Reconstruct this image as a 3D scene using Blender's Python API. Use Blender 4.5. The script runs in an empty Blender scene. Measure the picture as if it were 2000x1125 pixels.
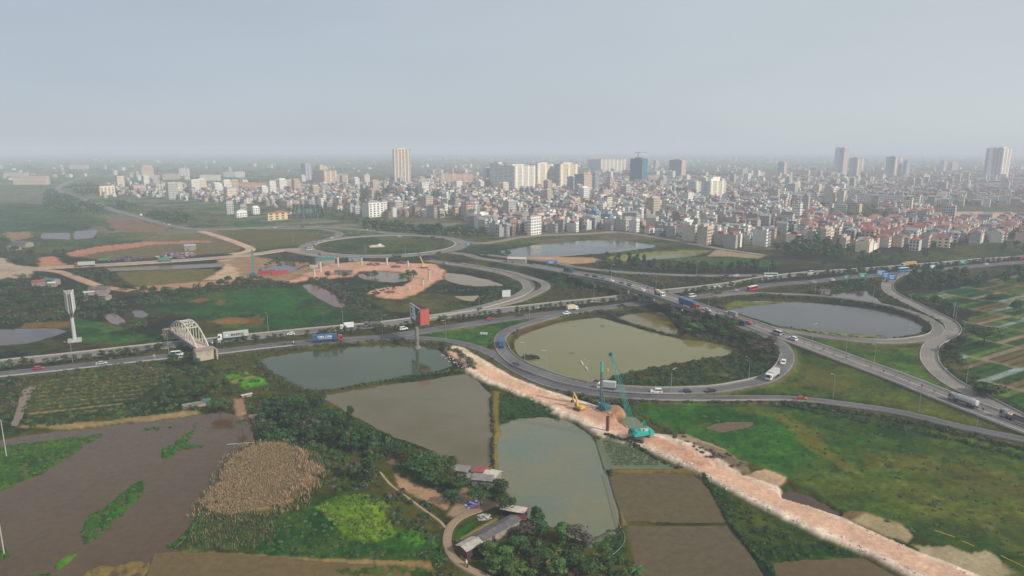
import bpy, bmesh, math, random
import numpy as np
from mathutils import Vector, Matrix

# ------------------------------------------------------------------ camera, sky, sun, exposure
SC = bpy.context.scene
H_CAM, PITCH, FPX = 98.0, math.radians(11.55), 1333.0
cam_d = bpy.data.cameras.new("camera")
cam = bpy.data.objects.new("camera", cam_d)
SC.collection.objects.link(cam)
SC.camera = cam
cam_d.sensor_width = 36.0
cam_d.lens = 36.0 * FPX / 2000.0
cam_d.clip_start, cam_d.clip_end = 1.0, 120000.0
cam.location = (0, 0, H_CAM)
cam.rotation_euler = (math.pi / 2 - PITCH, 0, 0)

SUN_EL, SUN_AZ = math.radians(34), math.radians(120)      # azimuth clockwise from +Y (view direction)
world = bpy.data.worlds.new("World")
SC.world = world
world.use_nodes = True
wn = world.node_tree
bg = wn.nodes["Background"]
sky = wn.nodes.new("ShaderNodeTexSky")
sky.sky_type = 'NISHITA'
sky.sun_disc = False
sky.sun_elevation = SUN_EL
sky.sun_rotation = SUN_AZ
sky.altitude = 0
sky.air_density = 1.0
sky.dust_density = 0.6
sky.ozone_density = 1.5
# the hazy air above the scene evens out the blue and is paler towards the sun
tcw = wn.nodes.new("ShaderNodeTexCoord")
dot = wn.nodes.new("ShaderNodeVectorMath"); dot.operation = 'DOT_PRODUCT'
dot.inputs[1].default_value = (math.sin(SUN_AZ), math.cos(SUN_AZ), 0.12)
wn.links.new(tcw.outputs['Generated'], dot.inputs[0])
mr_ = wn.nodes.new("ShaderNodeMapRange")
for i_, v_ in ((1, -0.95), (2, 0.30), (3, 0.0), (4, 1.0)): mr_.inputs[i_].default_value = v_
wn.links.new(dot.outputs['Value'], mr_.inputs[0])
side = wn.nodes.new("ShaderNodeMix"); side.data_type = 'RGBA'
side.inputs[6].default_value = (4.75, 5.35, 6.15, 1)
side.inputs[7].default_value = (6.7, 7.3, 7.5, 1)
wn.links.new(mr_.outputs[0], side.inputs[0])
veil = wn.nodes.new("ShaderNodeMix"); veil.data_type = 'RGBA'
veil.inputs[0].default_value = 0.86
wn.links.new(sky.outputs[0], veil.inputs[6])
wn.links.new(side.outputs[2], veil.inputs[7])
murk = wn.nodes.new("ShaderNodeTexNoise"); murk.inputs['Scale'].default_value = 2.2; murk.inputs['Detail'].default_value = 4
stretch = wn.nodes.new("ShaderNodeMapping"); stretch.inputs['Scale'].default_value = (1, 1, 4.5)
wn.links.new(tcw.outputs['Generated'], stretch.inputs[0]); wn.links.new(stretch.outputs[0], murk.inputs['Vector'])
mk = wn.nodes.new("ShaderNodeMapRange"); mk.inputs[1].default_value = .3; mk.inputs[2].default_value = .7; mk.inputs[3].default_value = .965; mk.inputs[4].default_value = 1.03
wn.links.new(murk.outputs[0], mk.inputs[0])
mv = wn.nodes.new("ShaderNodeVectorMath"); mv.operation = 'SCALE'
wn.links.new(veil.outputs[2], mv.inputs[0]); wn.links.new(mk.outputs[0], mv.inputs['Scale'])
wn.links.new(mv.outputs[0], bg.inputs[0])
bg.inputs[1].default_value = 0.10

sun_d = bpy.data.lights.new("sun", 'SUN')
sun_d.energy = 4.4
sun_d.angle = math.radians(1.2)
sun_d.color = (1.0, 0.92, 0.80)
sun = bpy.data.objects.new("sun", sun_d)
SC.collection.objects.link(sun)
_sd = Vector((math.sin(SUN_AZ) * math.cos(SUN_EL), math.cos(SUN_AZ) * math.cos(SUN_EL), math.sin(SUN_EL)))
sun.rotation_euler = _sd.to_track_quat('Z', 'Y').to_euler()
sun.location = _sd * 300

SC.view_settings.view_transform = 'Standard'
SC.view_settings.look = 'None'
SC.view_settings.gamma = 1.0
SC.view_settings.exposure = -0.1
SC.render.engine = 'CYCLES'
cy = SC.cycles
cy.use_denoising = True
cy.max_bounces = 6
cy.diffuse_bounces = 2
cy.glossy_bounces = 2
cy.transmission_bounces = 2
cy.transparent_max_bounces = 6
cy.volume_bounces = 1
cy.caustics_reflective = False
cy.caustics_refractive = False

HAZE_DENSITY = 0.00026

# ------------------------------------------------------------------ helpers
random.seed(11)
RNG = np.random.default_rng(5)
COL = SC.collection
CT, ST = math.cos(PITCH), math.sin(PITCH)

def g(px, py, z=0.0):
    """ground point (at height z) that stands at this place of the photograph"""
    a = (px - 1000.0) / FPX
    b = (562.5 - py) / FPX
    d = Vector((a, CT + b * ST, -ST + b * CT))
    s = (z - H_CAM) / d.z
    return Vector((d.x * s, d.y * s, z))

def proj(p):
    x, y, z = p[0], p[1], p[2] - H_CAM
    f = y * CT - z * ST
    u = y * ST + z * CT
    return 1000 + FPX * x / f, 562.5 - FPX * u / f

def top_z(px, yb, yt, zb=0.0):
    """height whose top is at row yt when its foot stands at (px, yb)"""
    b = g(px, yb, zb)
    v = (562.5 - yt) / FPX
    return H_CAM + b.y * (v * CT - ST) / (CT + v * ST)

def mpp(py, z=0):
    """metres covered by one photo pixel at this ground row"""
    p = g(1000, py, z)
    return (p.y * CT - (z - H_CAM) * ST) / FPX

def srgb(r, g_, b):
    def f(c):
        c /= 255.0
        return c / 12.92 if c <= 0.04045 else ((c + 0.055) / 1.055) ** 2.4
    return (f(r), f(g_), f(b))

class MB:
    """collects shapes and links them as one mesh object"""
    def __init__(s):
        s.v, s.f, s.m, s.uv, s.c = [], [], [], [], []
        s.mi, s.col = 0, None
    def face(s, pts, uv=None):
        n = len(s.v)
        s.v += [tuple(p) for p in pts]
        s.f.append(tuple(range(n, n + len(pts))))
        s.m.append(s.mi)
        s.uv.append(uv)
        s.c.append(s.col)
    def box(s, cx, cy, z0, sx, sy, sz, rz=0.0, taper=1.0, uvs=False):
        c, n = math.cos(rz), math.sin(rz)
        def P(x, y, z): return (cx + x * c - y * n, cy + x * n + y * c, z)
        a, b = sx / 2, sy / 2
        ta, tb = a * taper, b * taper
        B = [P(-a, -b, z0), P(a, -b, z0), P(a, b, z0), P(-a, b, z0)]
        T = [P(-ta, -tb, z0 + sz), P(ta, -tb, z0 + sz), P(ta, tb, z0 + sz), P(-ta, tb, z0 + sz)]
        for i in range(4):
            j = (i + 1) % 4
            w = sx if i % 2 == 0 else sy
            s.face([B[i], B[j], T[j], T[i]], [(0, 0), (w, 0), (w, sz), (0, sz)] if uvs else None)
        s.face(T); s.face(B[::-1])
    def obox(s, p0, p1, w, h):
        """bar of section w x h from p0 to p1"""
        p0, p1 = Vector(p0), Vector(p1)
        d = (p1 - p0).normalized()
        up = Vector((0, 0, 1)) if abs(d.z) < 0.95 else Vector((0, 1, 0))
        sd = d.cross(up).normalized() * (w / 2)
        u2 = sd.cross(d).normalized() * (h / 2)
        A = [p0 - sd - u2, p0 + sd - u2, p0 + sd + u2, p0 - sd + u2]
        B = [q + (p1 - p0) for q in A]
        for i in range(4):
            j = (i + 1) % 4
            s.face([A[i], A[j], B[j], B[i]])
        s.face(A[::-1]); s.face(B)
    def tube(s, pts, r, n=8, cap=True):
        pts = [Vector(p) for p in pts]
        rs = r if isinstance(r, (list, tuple)) else [r] * len(pts)
        rings = []
        for i, p in enumerate(pts):
            d = (pts[min(i + 1, len(pts) - 1)] - pts[max(i - 1, 0)]).normalized()
            up = Vector((0, 0, 1)) if abs(d.z) < 0.9 else Vector((1, 0, 0))
            a = d.cross(up).normalized(); b = a.cross(d)
            rings.append([p + (a * math.cos(t) + b * math.sin(t)) * rs[i] for t in [2 * math.pi * k / n for k in range(n)]])
        for i in range(len(rings) - 1):
            for k in range(n):
                l = (k + 1) % n
                s.face([rings[i][k], rings[i][l], rings[i + 1][l], rings[i + 1][k]])
        if cap:
            s.face(rings[0][::-1]); s.face(rings[-1])
    def prism(s, poly, z0, z1, uvs=False):
        n = len(poly)
        u = 0.0
        for i in range(n):
            a, b = poly[i], poly[(i + 1) % n]
            w = math.hypot(b[0] - a[0], b[1] - a[1])
            s.face([(a[0], a[1], z0), (b[0], b[1], z0), (b[0], b[1], z1), (a[0], a[1], z1)],
                   [(u, 0), (u + w, 0), (u + w, z1 - z0), (u, z1 - z0)] if uvs else None)
            u += w
        s.face([(p[0], p[1], z1) for p in poly])
    def extrude(s, prof, y0, y1):
        """profile in x,z pushed along y"""
        n = len(prof)
        for i in range(n):
            a, b = prof[i], prof[(i + 1) % n]
            s.face([(a[0], y0, a[1]), (b[0], y0, b[1]), (b[0], y1, b[1]), (a[0], y1, a[1])])
        s.face([(p[0], y0, p[1]) for p in prof][::-1]); s.face([(p[0], y1, p[1]) for p in prof])
    def mesh(s, name, mats, smooth=False):
        me = bpy.data.meshes.new(name)
        me.from_pydata(s.v, [], s.f)
        for m in (mats if isinstance(mats, (list, tuple)) else [mats]):
            me.materials.append(m)
        me.polygons.foreach_set('material_index', s.m)
        if any(u is not None for u in s.uv):
            ul = me.uv_layers.new(name='UVMap')
            flat = []
            for f, u in zip(s.f, s.uv):
                for k in range(len(f)):
                    flat += list(u[k]) if u is not None else [0.0, 0.0]
            ul.data.foreach_set('uv', flat)
        if any(c is not None for c in s.c):
            ca = me.color_attributes.new('Col', 'FLOAT_COLOR', 'CORNER')
            flat = []
            for f, c in zip(s.f, s.c):
                cc = c if c is not None else (0.5, 0.5, 0.5)
                flat += [cc[0], cc[1], cc[2], 1.0] * len(f)
            ca.data.foreach_set('color', flat)
        bm = bmesh.new(); bm.from_mesh(me)
        bmesh.ops.remove_doubles(bm, verts=bm.verts, dist=1e-4)
        bmesh.ops.recalc_face_normals(bm, faces=bm.faces)
        bm.to_mesh(me); bm.free()
        if smooth:
            me.polygons.foreach_set('use_smooth', [True] * len(me.polygons))
        return me
    def build(s, name, mats, parent=None, smooth=False):
        return link(name, s.mesh(name, mats, smooth), parent)

def link(name, me, parent=None, loc=None, rz=0.0, scale=None):
    o = bpy.data.objects.new(name, me)
    COL.objects.link(o)
    if parent is not None: o.parent = parent
    if loc is not None: o.location = loc
    if rz: o.rotation_euler = (0, 0, rz)
    if scale is not None: o.scale = scale if hasattr(scale, '__len__') else (scale,) * 3
    return o

def tag(o, label=None, cat=None, group=None, kind=None):
    if label: o['label'] = label
    if cat: o['category'] = cat
    if group: o['group'] = group
    if kind: o['kind'] = kind
    return o

def thing(name, loc, rz=0.0, label=None, cat=None, group=None, scale=None):
    return tag(link(name, None, None, loc, rz, scale), label, cat, group)

def copy_tree(o, parent=None):
    c = o.copy()
    COL.objects.link(c)
    if parent is not None: c.parent = parent
    for ch in o.children:
        copy_tree(ch, c)
    return c

# ------------------------------------------------------------------ noise (numpy)
def _hash(ix, iy, seed):
    h = (ix.astype(np.int64) * 374761393 + iy.astype(np.int64) * 668265263 + seed * 974711) & 0x7fffffff
    h = ((h ^ (h >> 13)) * 1274126177) & 0x7fffffff
    return ((h ^ (h >> 16)) & 0xffff) / 65535.0

def vnoise(x, y, s, seed=0):
    x = x / s; y = y / s
    ix, iy = np.floor(x), np.floor(y)
    fx, fy = x - ix, y - iy
    fx = fx * fx * (3 - 2 * fx); fy = fy * fy * (3 - 2 * fy)
    a, b = _hash(ix, iy, seed), _hash(ix + 1, iy, seed)
    c, d = _hash(ix, iy + 1, seed), _hash(ix + 1, iy + 1, seed)
    return (a + (b - a) * fx) + ((c + (d - c) * fx) - (a + (b - a) * fx)) * fy

def fbm(x, y, s, seed=0, n=4):
    r, a, t = 0, 1.0, 0
    for k in range(n):
        r = r + a * vnoise(x * (1 + .013 * k) + 17 * k, y + 31 * k, s / 2 ** k, seed + k); t += a; a *= 0.55
    return r / t

def inside(x, y, poly):
    """points inside polygon (world x,y)"""
    P = np.array([(p[0], p[1]) for p in poly], float)
    r = np.zeros(x.shape, bool)
    m = (x >= P[:, 0].min()) & (x <= P[:, 0].max()) & (y >= P[:, 1].min()) & (y <= P[:, 1].max())
    if not m.any(): return r
    xx, yy = x[m], y[m]
    k = np.zeros(xx.shape, bool)
    j = len(P) - 1
    for i in range(len(P)):
        xi, yi, xj, yj = P[i, 0], P[i, 1], P[j, 0], P[j, 1]
        if yi != yj:
            k ^= ((yi > yy) != (yj > yy)) & (xx < (xj - xi) * (yy - yi) / (yj - yi) + xi)
        j = i
    r[m] = k
    return r

def wpoly(pts, z=0.0):
    return [g(p[0], p[1], z) for p in pts]

def catmull(P, step=3.0):
    P = [Vector(p) for p in P]
    out = []
    Q = [P[0] * 2 - P[1]] + P + [P[-1] * 2 - P[-2]]
    for i in range(1, len(Q) - 2):
        a, b, c, d = Q[i - 1], Q[i], Q[i + 1], Q[i + 2]
        n = max(2, int((c - b).length / step))
        for k in range(n):
            t = k / n
            out.append(0.5 * ((2 * b) + (c - a) * t + (2 * a - 5 * b + 4 * c - d) * t * t + (3 * b - a - 3 * c + d) * t ** 3))
    out.append(P[-1].copy())
    return out

# ------------------------------------------------------------------ materials
def new_mat(name, rough=0.8, col=(0.5, 0.5, 0.5), spec=0.3, metal=0.0):
    m = bpy.data.materials.new(name)
    m.use_nodes = True
    b = m.node_tree.nodes["Principled BSDF"]
    b.inputs["Base Color"].default_value = (*col, 1)
    b.inputs["Roughness"].default_value = rough
    b.inputs["Specular IOR Level"].default_value = spec
    b.inputs["Metallic"].default_value = metal
    return m

def N(m, t, **kw):
    n = m.node_tree.nodes.new(t)
    for k, v in kw.items(): setattr(n, k, v)
    return n

def L(m, a, b): m.node_tree.links.new(a, b)

def bsdf(m): return m.node_tree.nodes["Principled BSDF"]

def math_n(m, op, a, b=None, c=None):
    n = N(m, "ShaderNodeMath", operation=op)
    for i, x in enumerate((a, b, c)):
        if x is None: continue
        if isinstance(x, (int, float)): n.inputs[i].default_value = x
        else: L(m, x, n.inputs[i])
    return n.outputs[0]

def mix_col(m, fac, a, b, blend='MIX'):
    n = N(m, "ShaderNodeMix", data_type='RGBA', blend_type=blend)
    for sock, x in ((n.inputs[0], fac), (n.inputs[6], a), (n.inputs[7], b)):
        if isinstance(x, (int, float)): sock.default_value = x
        elif isinstance(x, tuple): sock.default_value = (*x[:3], 1)
        else: L(m, x, sock)
    return n.outputs[2]

def noise_n(m, scale, detail=4, coord='Object', rough=0.55):
    tc = N(m, "ShaderNodeTexCoord")
    n = N(m, "ShaderNodeTexNoise")
    n.inputs["Scale"].default_value = scale
    n.inputs["Detail"].default_value = detail
    n.inputs["Roughness"].default_value = rough
    L(m, tc.outputs[coord], n.inputs["Vector"])
    return n.outputs[0]

def ramp(m, fac, stops):
    r = N(m, "ShaderNodeValToRGB")
    e = r.color_ramp.elements
    while len(e) < len(stops): e.new(0.5)
    for i, (p, c) in enumerate(stops):
        e[i].position = p
        e[i].color = (*c, 1) if hasattr(c, '__len__') else (c, c, c, 1)
    L(m, fac, r.inputs[0])
    return r.outputs[0]

def bump(m, h, strength=0.3, dist=0.1):
    b = N(m, "ShaderNodeBump")
    b.inputs["Strength"].default_value = strength
    b.inputs["Distance"].default_value = dist
    L(m, h, b.inputs["Height"])
    L(m, b.outputs[0], bsdf(m).inputs["Normal"])

_paint = {}
def paint(col, rough=0.45, spec=0.4, metal=0.0, var=0.18, scale=1.5, name='paint'):
    """a plain coloured surface with slight wear"""
    k = (tuple(round(c, 3) for c in col), rough, metal, var, scale)
    if k in _paint: return _paint[k]
    m = new_mat(name, rough, col, spec, metal)
    n = noise_n(m, scale, 5)
    f = ramp(m, n, [(0.3, 1 - var), (0.7, 1 + var * 0.4)])
    L(m, mix_col(m, 1.0, tuple(col), f, 'MULTIPLY'), bsdf(m).inputs["Base Color"])
    _paint[k] = m
    return m

def col_mat(name, rough=0.85, spec=0.2, var=0.25, scale=0.4):
    """colour from the mesh's own attribute, broken up by noise"""
    m = new_mat(name, rough, spec=spec)
    a = N(m, "ShaderNodeVertexColor", layer_name='Col')
    n = noise_n(m, scale, 5)
    f = ramp(m, n, [(0.25, 1 - var), (0.75, 1 + var)])
    L(m, mix_col(m, 1.0, a.outputs[0], f, 'MULTIPLY'), bsdf(m).inputs["Base Color"])
    return m

# ------------------------------------------------------------------ roads: centre lines read from the photograph, on the ground
M_ASPH = new_mat("asphalt", 0.85, spec=0.25)
def road_mat(name, col, line=0.46, dash=True, edge=0.45, width=8.0, dirt=0.15):
    """asphalt with edge lines and a dashed lane line laid out along the road's own UVs (metres)"""
    m = new_mat(name, 0.85, col, spec=0.25)
    uv = N(m, "ShaderNodeUVMap"); sp = N(m, "ShaderNodeSeparateXYZ"); L(m, uv.outputs[0], sp.inputs[0])
    u, v = sp.outputs[0], sp.outputs[1]
    n1 = noise_n(m, 0.05, 6); n2 = noise_n(m, 0.9, 4)
    base = mix_col(m, ramp(m, n1, [(0.35, 0.0), (0.7, 1.0)]), tuple(c * 0.78 for c in col), tuple(min(1, c * 1.22 + 0.01) for c in col))
    base = mix_col(m, 1.0, base, ramp(m, n2, [(0.3, 0.88), (0.7, 1.08)]), 'MULTIPLY')
    # tyre-worn bands along the lanes
    wb = math_n(m, 'ABSOLUTE', math_n(m, 'SINE', math_n(m, 'MULTIPLY', u, math.pi / 1.75)))
    base = mix_col(m, math_n(m, 'MULTIPLY', wb, 0.3), base, tuple(c * 0.6 for c in col))
    mask = None
    def band(c, w):
        return math_n(m, 'LESS_THAN', math_n(m, 'ABSOLUTE', math_n(m, 'SUBTRACT', u, c)), w / 2)
    if edge:
        for sgn in (-1, 1):
            b = band(sgn * (width / 2 - edge), 0.22)
            mask = b if mask is None else math_n(m, 'MAXIMUM', mask, b)
    if dash:
        d = math_n(m, 'MULTIPLY', band(0.0, 0.18), math_n(m, 'LESS_THAN', math_n(m, 'FRACT', math_n(m, 'DIVIDE', v, 12.0)), 0.42))
        mask = d if mask is None else math_n(m, 'MAXIMUM', mask, d)
    if mask is not None:
        wear = ramp(m, noise_n(m, 0.35, 5), [(0.36, 0.25), (0.6, 0.9)])
        base = mix_col(m, math_n(m, 'MULTIPLY', mask, wear), base, (line, line, line * 0.97))
    L(m, base, bsdf(m).inputs["Base Color"])
    return m

A_DARK = srgb(92, 89, 92); A_LIGHT = srgb(114, 107, 103); A_BEIGE = srgb(122, 114, 107); A_SOIL = srgb(182, 155, 130)
ROADS = {}
def road(key, name, pts, width, z, col=A_DARK, dash=True, edge=0.45, smooth=True, embank=True, label=None, mat=None, skirt=0.7):
    zs = z if isinstance(z, (list, tuple)) else [z] * len(pts)
    k = 0.012 * (len(ROADS) + 1)
    P = [g(p[0], p[1], zz) + Vector((0, 0, k)) for p, zz in zip(pts, zs)]
    C = catmull(P, 3.0 if P[0].y < 700 else 6.0)
    build_ribbon(key, name, C, width, mat or road_mat('asphalt_' + name, col, dash=dash, edge=edge, width=width), skirt)
    ROADS[key] = dict(C=C, w=width, embank=embank)
    return ROADS[key]

def build_ribbon(key, name, C, width, mat, skirt=0.7):
    V, F, UV, s = [], [], [], 0.0
    n = len(C)
    for i, p in enumerate(C):
        d = C[min(i + 1, n - 1)] - C[max(i - 1, 0)]
        t = Vector((d.x, d.y, 0)).normalized(); q = Vector((t.y, -t.x, 0))
        if i: s += (C[i] - C[i - 1]).length
        for off, dz in ((-width / 2 - min(.5, skirt * .6), -skirt), (-width / 2, 0), (0, 0.05), (width / 2, 0), (width / 2 + min(.5, skirt * .6), -skirt)):
            V.append(p + q * off + Vector((0, 0, dz))); UV.append((off, s))
    for i in range(n - 1):
        for k in range(4):
            a = i * 5 + k
            F.append((a, a + 1, a + 6, a + 5))
    me = bpy.data.meshes.new(name)
    me.from_pydata([tuple(v) for v in V], [], F)
    me.materials.append(mat)
    ul = me.uv_layers.new(name='UVMap')
    ul.data.foreach_set('uv', [c for f in F for vi in f for c in UV[vi]])
    o = link(name, me)
    tag(o, kind='structure')
    return o

road('X1', 'highway_carriageway', [(-120, 747), (0, 731), (125, 718), (250, 704), (325, 696), (425, 687), (500, 678), (600, 668), (750, 657), (875, 639), (1000, 621), (1100, 609), (1200, 598), (1250, 592), (1350, 580), (1425, 571), (1500, 556), (1590, 549), (1640, 543), (1700, 538), (1800, 529), (1850, 524), (1925, 517), (2000, 511), (2100, 502)], 8.6, 1.0, A_DARK)
road('X2', 'highway_carriageway', [(-120, 724), (0, 710), (125, 697), (250, 683), (325, 675), (425, 665), (500, 657), (600, 647), (750, 633), (850, 620), (1000, 604), (1100, 593), (1200, 583), (1300, 570), (1375, 562), (1437, 554), (1500, 543), (1583, 534), (1700, 526), (1775, 520), (1850, 514), (1905, 509), (2000, 503), (2100, 495)], 8.6, 1.0, A_LIGHT)
_ov = [(985, 511), (1000, 513.5), (1050, 521), (1100, 530), (1150, 538.5), (1200, 547.5), (1262, 566), (1299, 578), (1366, 601), (1400, 612), (1462, 632), (1500, 646), (1560, 668), (1600, 682), (1665, 706), (1750, 737), (1825, 767), (1900, 796), (1937, 810), (2000, 834), (2100, 872), (2320, 960)]
_oz = [1.0, 1.2, 2.5, 5.0, 7.0, 7.5, 7.5, 7.5, 6.2, 5.4, 3.8, 3.0, 2.0, 1.6, 1.2, 1, 1, 1, 1, 1, 1, 1]
OVC = catmull([g(p[0], p[1], z) for p, z in zip(_ov, _oz)], 3.0)
def offset_line(C, off):
    out = []
    for i, p in enumerate(C):
        d = C[min(i + 1, len(C) - 1)] - C[max(i - 1, 0)]
        t = Vector((d.x, d.y, 0)).normalized()
        out.append(p + Vector((t.y, -t.x, 0)) * off)
    return out
def road_w(key, name, C, width, col, dash=False, edge=0.3, embank=True, skirt=0.7):
    C = [p + Vector((0, 0, 0.012 * (len(ROADS) + 1))) for p in C]
    build_ribbon(key, name, C, width, road_mat('asphalt_' + name, col, dash=dash, edge=edge, width=width), skirt)
    ROADS[key] = dict(C=C, w=width, embank=embank)
road_w('O1', 'overpass_carriageway', offset_line(OVC, 3.2), 5.4, A_LIGHT)      # near side
road_w('O2', 'overpass_carriageway', offset_line(OVC, -3.2), 5.4, srgb(118, 109, 105))
road('L1', 'loop_road', [(1160, 603), (1100, 613), (1050, 626), (1000, 642), (981, 654), (976, 667), (980, 680), (988, 692), (1008, 708), (1050, 726), (1100, 743), (1175, 757), (1282, 764), (1390, 761), (1450, 752), (1490, 743), (1514, 732), (1531, 716), (1538, 700), (1535, 685), (1522, 669), (1500, 657), (1470, 645), (1440, 634)], 6.2, [1.0, 1.2, 1.4, 1.5, 1.5, 1.5, 1.5, 1.5, 1.5, 1.5, 1.5, 1.5, 1.5, 1.5, 1.5, 1.6, 1.7, 1.9, 2.0, 2.2, 2.4, 2.7, 3.2, 4.2], srgb(103, 100, 99), dash=False, edge=0.3)
road('L2', 'ramp_road', [(600, 672), (680, 664), (750, 660), (800, 659), (850, 662), (900, 670), (937, 681), (970, 696), (1000, 717), (1050, 742), (1100, 757), (1175, 769), (1282, 777), (1400, 778), (1500, 777), (1560, 779), (1625, 786), (1750, 804), (1875, 833), (2000, 859), (2100, 884), (2320, 942)], 5.6, 1.0, A_DARK, dash=False, edge=0.3)
road('L3', 'loop_road', [(1395, 577), (1440, 573), (1475, 571.5), (1500, 573), (1575, 576), (1650, 583), (1725, 595), (1787, 612), (1820, 628), (1834, 643), (1824, 656), (1787, 664), (1737, 667.5), (1675, 665), (1600, 656), (1550, 648), (1500, 638), (1455, 624)], 5.4, [1] * 3 + [1.2] * 13 + [2, 3.4], srgb(112, 107, 103), dash=False, edge=0.3)
road('L4', 'ramp_road', [(1790, 527), (1762, 534), (1740, 545), (1732, 557), (1741, 573), (1787, 596), (1825, 615), (1853, 630), (1861, 646), (1845, 659), (1822, 671), (1814, 685), (1815, 705), (1835, 730), (1865, 752), (1905, 772), (1937, 789), (1975, 809), (2000, 822), (2100, 865), (2320, 950)], 7.0, 0.9, srgb(128, 120, 113), dash=False, edge=0.3)
road('B1', 'loop_road', [(800, 626), (857, 616), (925, 603), (975, 590), (1000, 582), (1018, 574), (1031, 564), (1027, 552), (1012, 544), (997, 538), (975, 532), (925, 522), (875, 515), (835, 509)], 7.5, 1.0, A_BEIGE, dash=False, edge=0.35)
road('B2', 'loop_road', [(880, 613), (950, 601), (1000, 590), (1020, 584), (1050, 571), (1066, 560), (1058, 550), (1030, 541), (1000, 532), (950, 523), (900, 514)], 6.0, 0.9, A_BEIGE, dash=False, edge=0.3)
RB_T, RB_B = g(752, 462), g(752, 500.5)
RB_C = Vector(((g(612, 481).x + g(890, 478).x) / 2, (RB_T.y + RB_B.y) / 2, 0)); RB_R = ((RB_B.y - RB_T.y) / -2 + (g(890, 478).x - g(612, 481).x) / 2) / 2
C = [RB_C + Vector((math.cos(a) * (RB_R + 6.5), math.sin(a) * (RB_R + 6.5), 0.8)) for a in [2 * math.pi * k / 120 for k in range(121)]]
road_w('RB', 'roundabout_road', C, 13.0, srgb(116, 111, 106), dash=True, edge=0.5)
road('A1', 'approach_road', [(880, 493), (910, 497), (935, 504), (962, 508), (985, 510.5)], 9.0, 0.8, srgb(122, 115, 110))
road('A2', 'approach_road', [(880, 468), (910, 473), (940, 475), (975, 471), (1010, 464), (1060, 459.5), (1150, 456), (1205, 453), (1270, 462), (1340, 474), (1420, 488), (1490, 498)], 8.0, 0.5, srgb(130, 121, 112), dash=False)
road('A3', 'frontage_road', [(940, 497), (1000, 503), (1072, 511), (1125, 521.5), (1200, 530), (1280, 535), (1360, 538), (1440, 538), (1500, 537), (1545, 537)], 6.5, 0.8, srgb(112, 108, 106), dash=False)
road('A4', 'approach_road', [(790, 459), (765, 456), (720, 450), (660, 445.5), (575, 442), (500, 444.5), (430, 448), (375, 447), (325, 439), (265, 422), (225, 411.5), (200, 403), (160, 388.5), (125, 377), (113, 370), (118, 363), (140, 354), (170, 344), (190, 338)], 13.0, 0.6, srgb(116, 110, 106), dash=False, edge=0)
road('A5', 'approach_road', [(500, 446), (560, 446), (620, 447), (655, 452), (662, 459), (640, 467), (618, 474), (604, 482)], 8.0, 0.7, srgb(116, 110, 107), dash=False)
road('A6', 'construction_highway', [(-60, 526), (0, 524), (60, 524.5), (125, 521), (250, 514.5), (375, 507), (475, 499), (520, 493), (560, 487.5), (600, 487)], 14.0, 0.7, srgb(158, 141, 124), dash=False, edge=0)
road('A7', 'approach_road', [(560, 488), (590, 494), (625, 500), (660, 505)], 10.0, 0.65, srgb(140, 128, 115), dash=False, edge=0)
road('P1', 'farm_lane', [(985, 975), (965, 986), (930, 998), (900, 1010), (880, 1028), (873, 1048), (874, 1066), (885, 1090), (910, 1108), (945, 1126), (1000, 1150)], 2.0, 0.2, srgb(150, 127, 104), dash=False, edge=0, skirt=0.3)
road('P2', 'footpath', [(742, 922), (760, 945), (790, 968), (830, 998), (858, 1018), (870, 1032)], 0.6, 0.15, srgb(165, 140, 110), dash=False, edge=0, skirt=0.3)
road('P3', 'dirt_track', [(392, 452), (430, 463), (470, 477), (489, 486), (480, 492), (450, 497)], 9.0, 0.8, srgb(182, 152, 126), dash=False, edge=0)
road('P4', 'dirt_track', [(60, 526), (115, 531), (150, 543), (185, 556), (215, 563), (260, 568)], 7.0, 0.3, srgb(172, 136, 112), dash=False, edge=0)

def near_road(px, py, only=None):
    """nearest road sample (point, direction, key) as seen at this place of the photograph"""
    best = None
    for k, r in ROADS.items():
        if only and k != only: continue
        C = r['C']
        if 'pp' not in r: r['pp'] = np.array([proj(p) for p in C])
        d = (r['pp'][:, 0] - px) ** 2 + ((r['pp'][:, 1] - py) * 2.2) ** 2
        i = int(d.argmin())
        if best is None or d[i] < best[0]: best = (d[i], k, i)
    _, k, i = best
    C = ROADS[k]['C']
    t = (C[min(i + 1, len(C) - 1)] - C[max(i - 1, 0)]).normalized()
    return C[i], t, k

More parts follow.
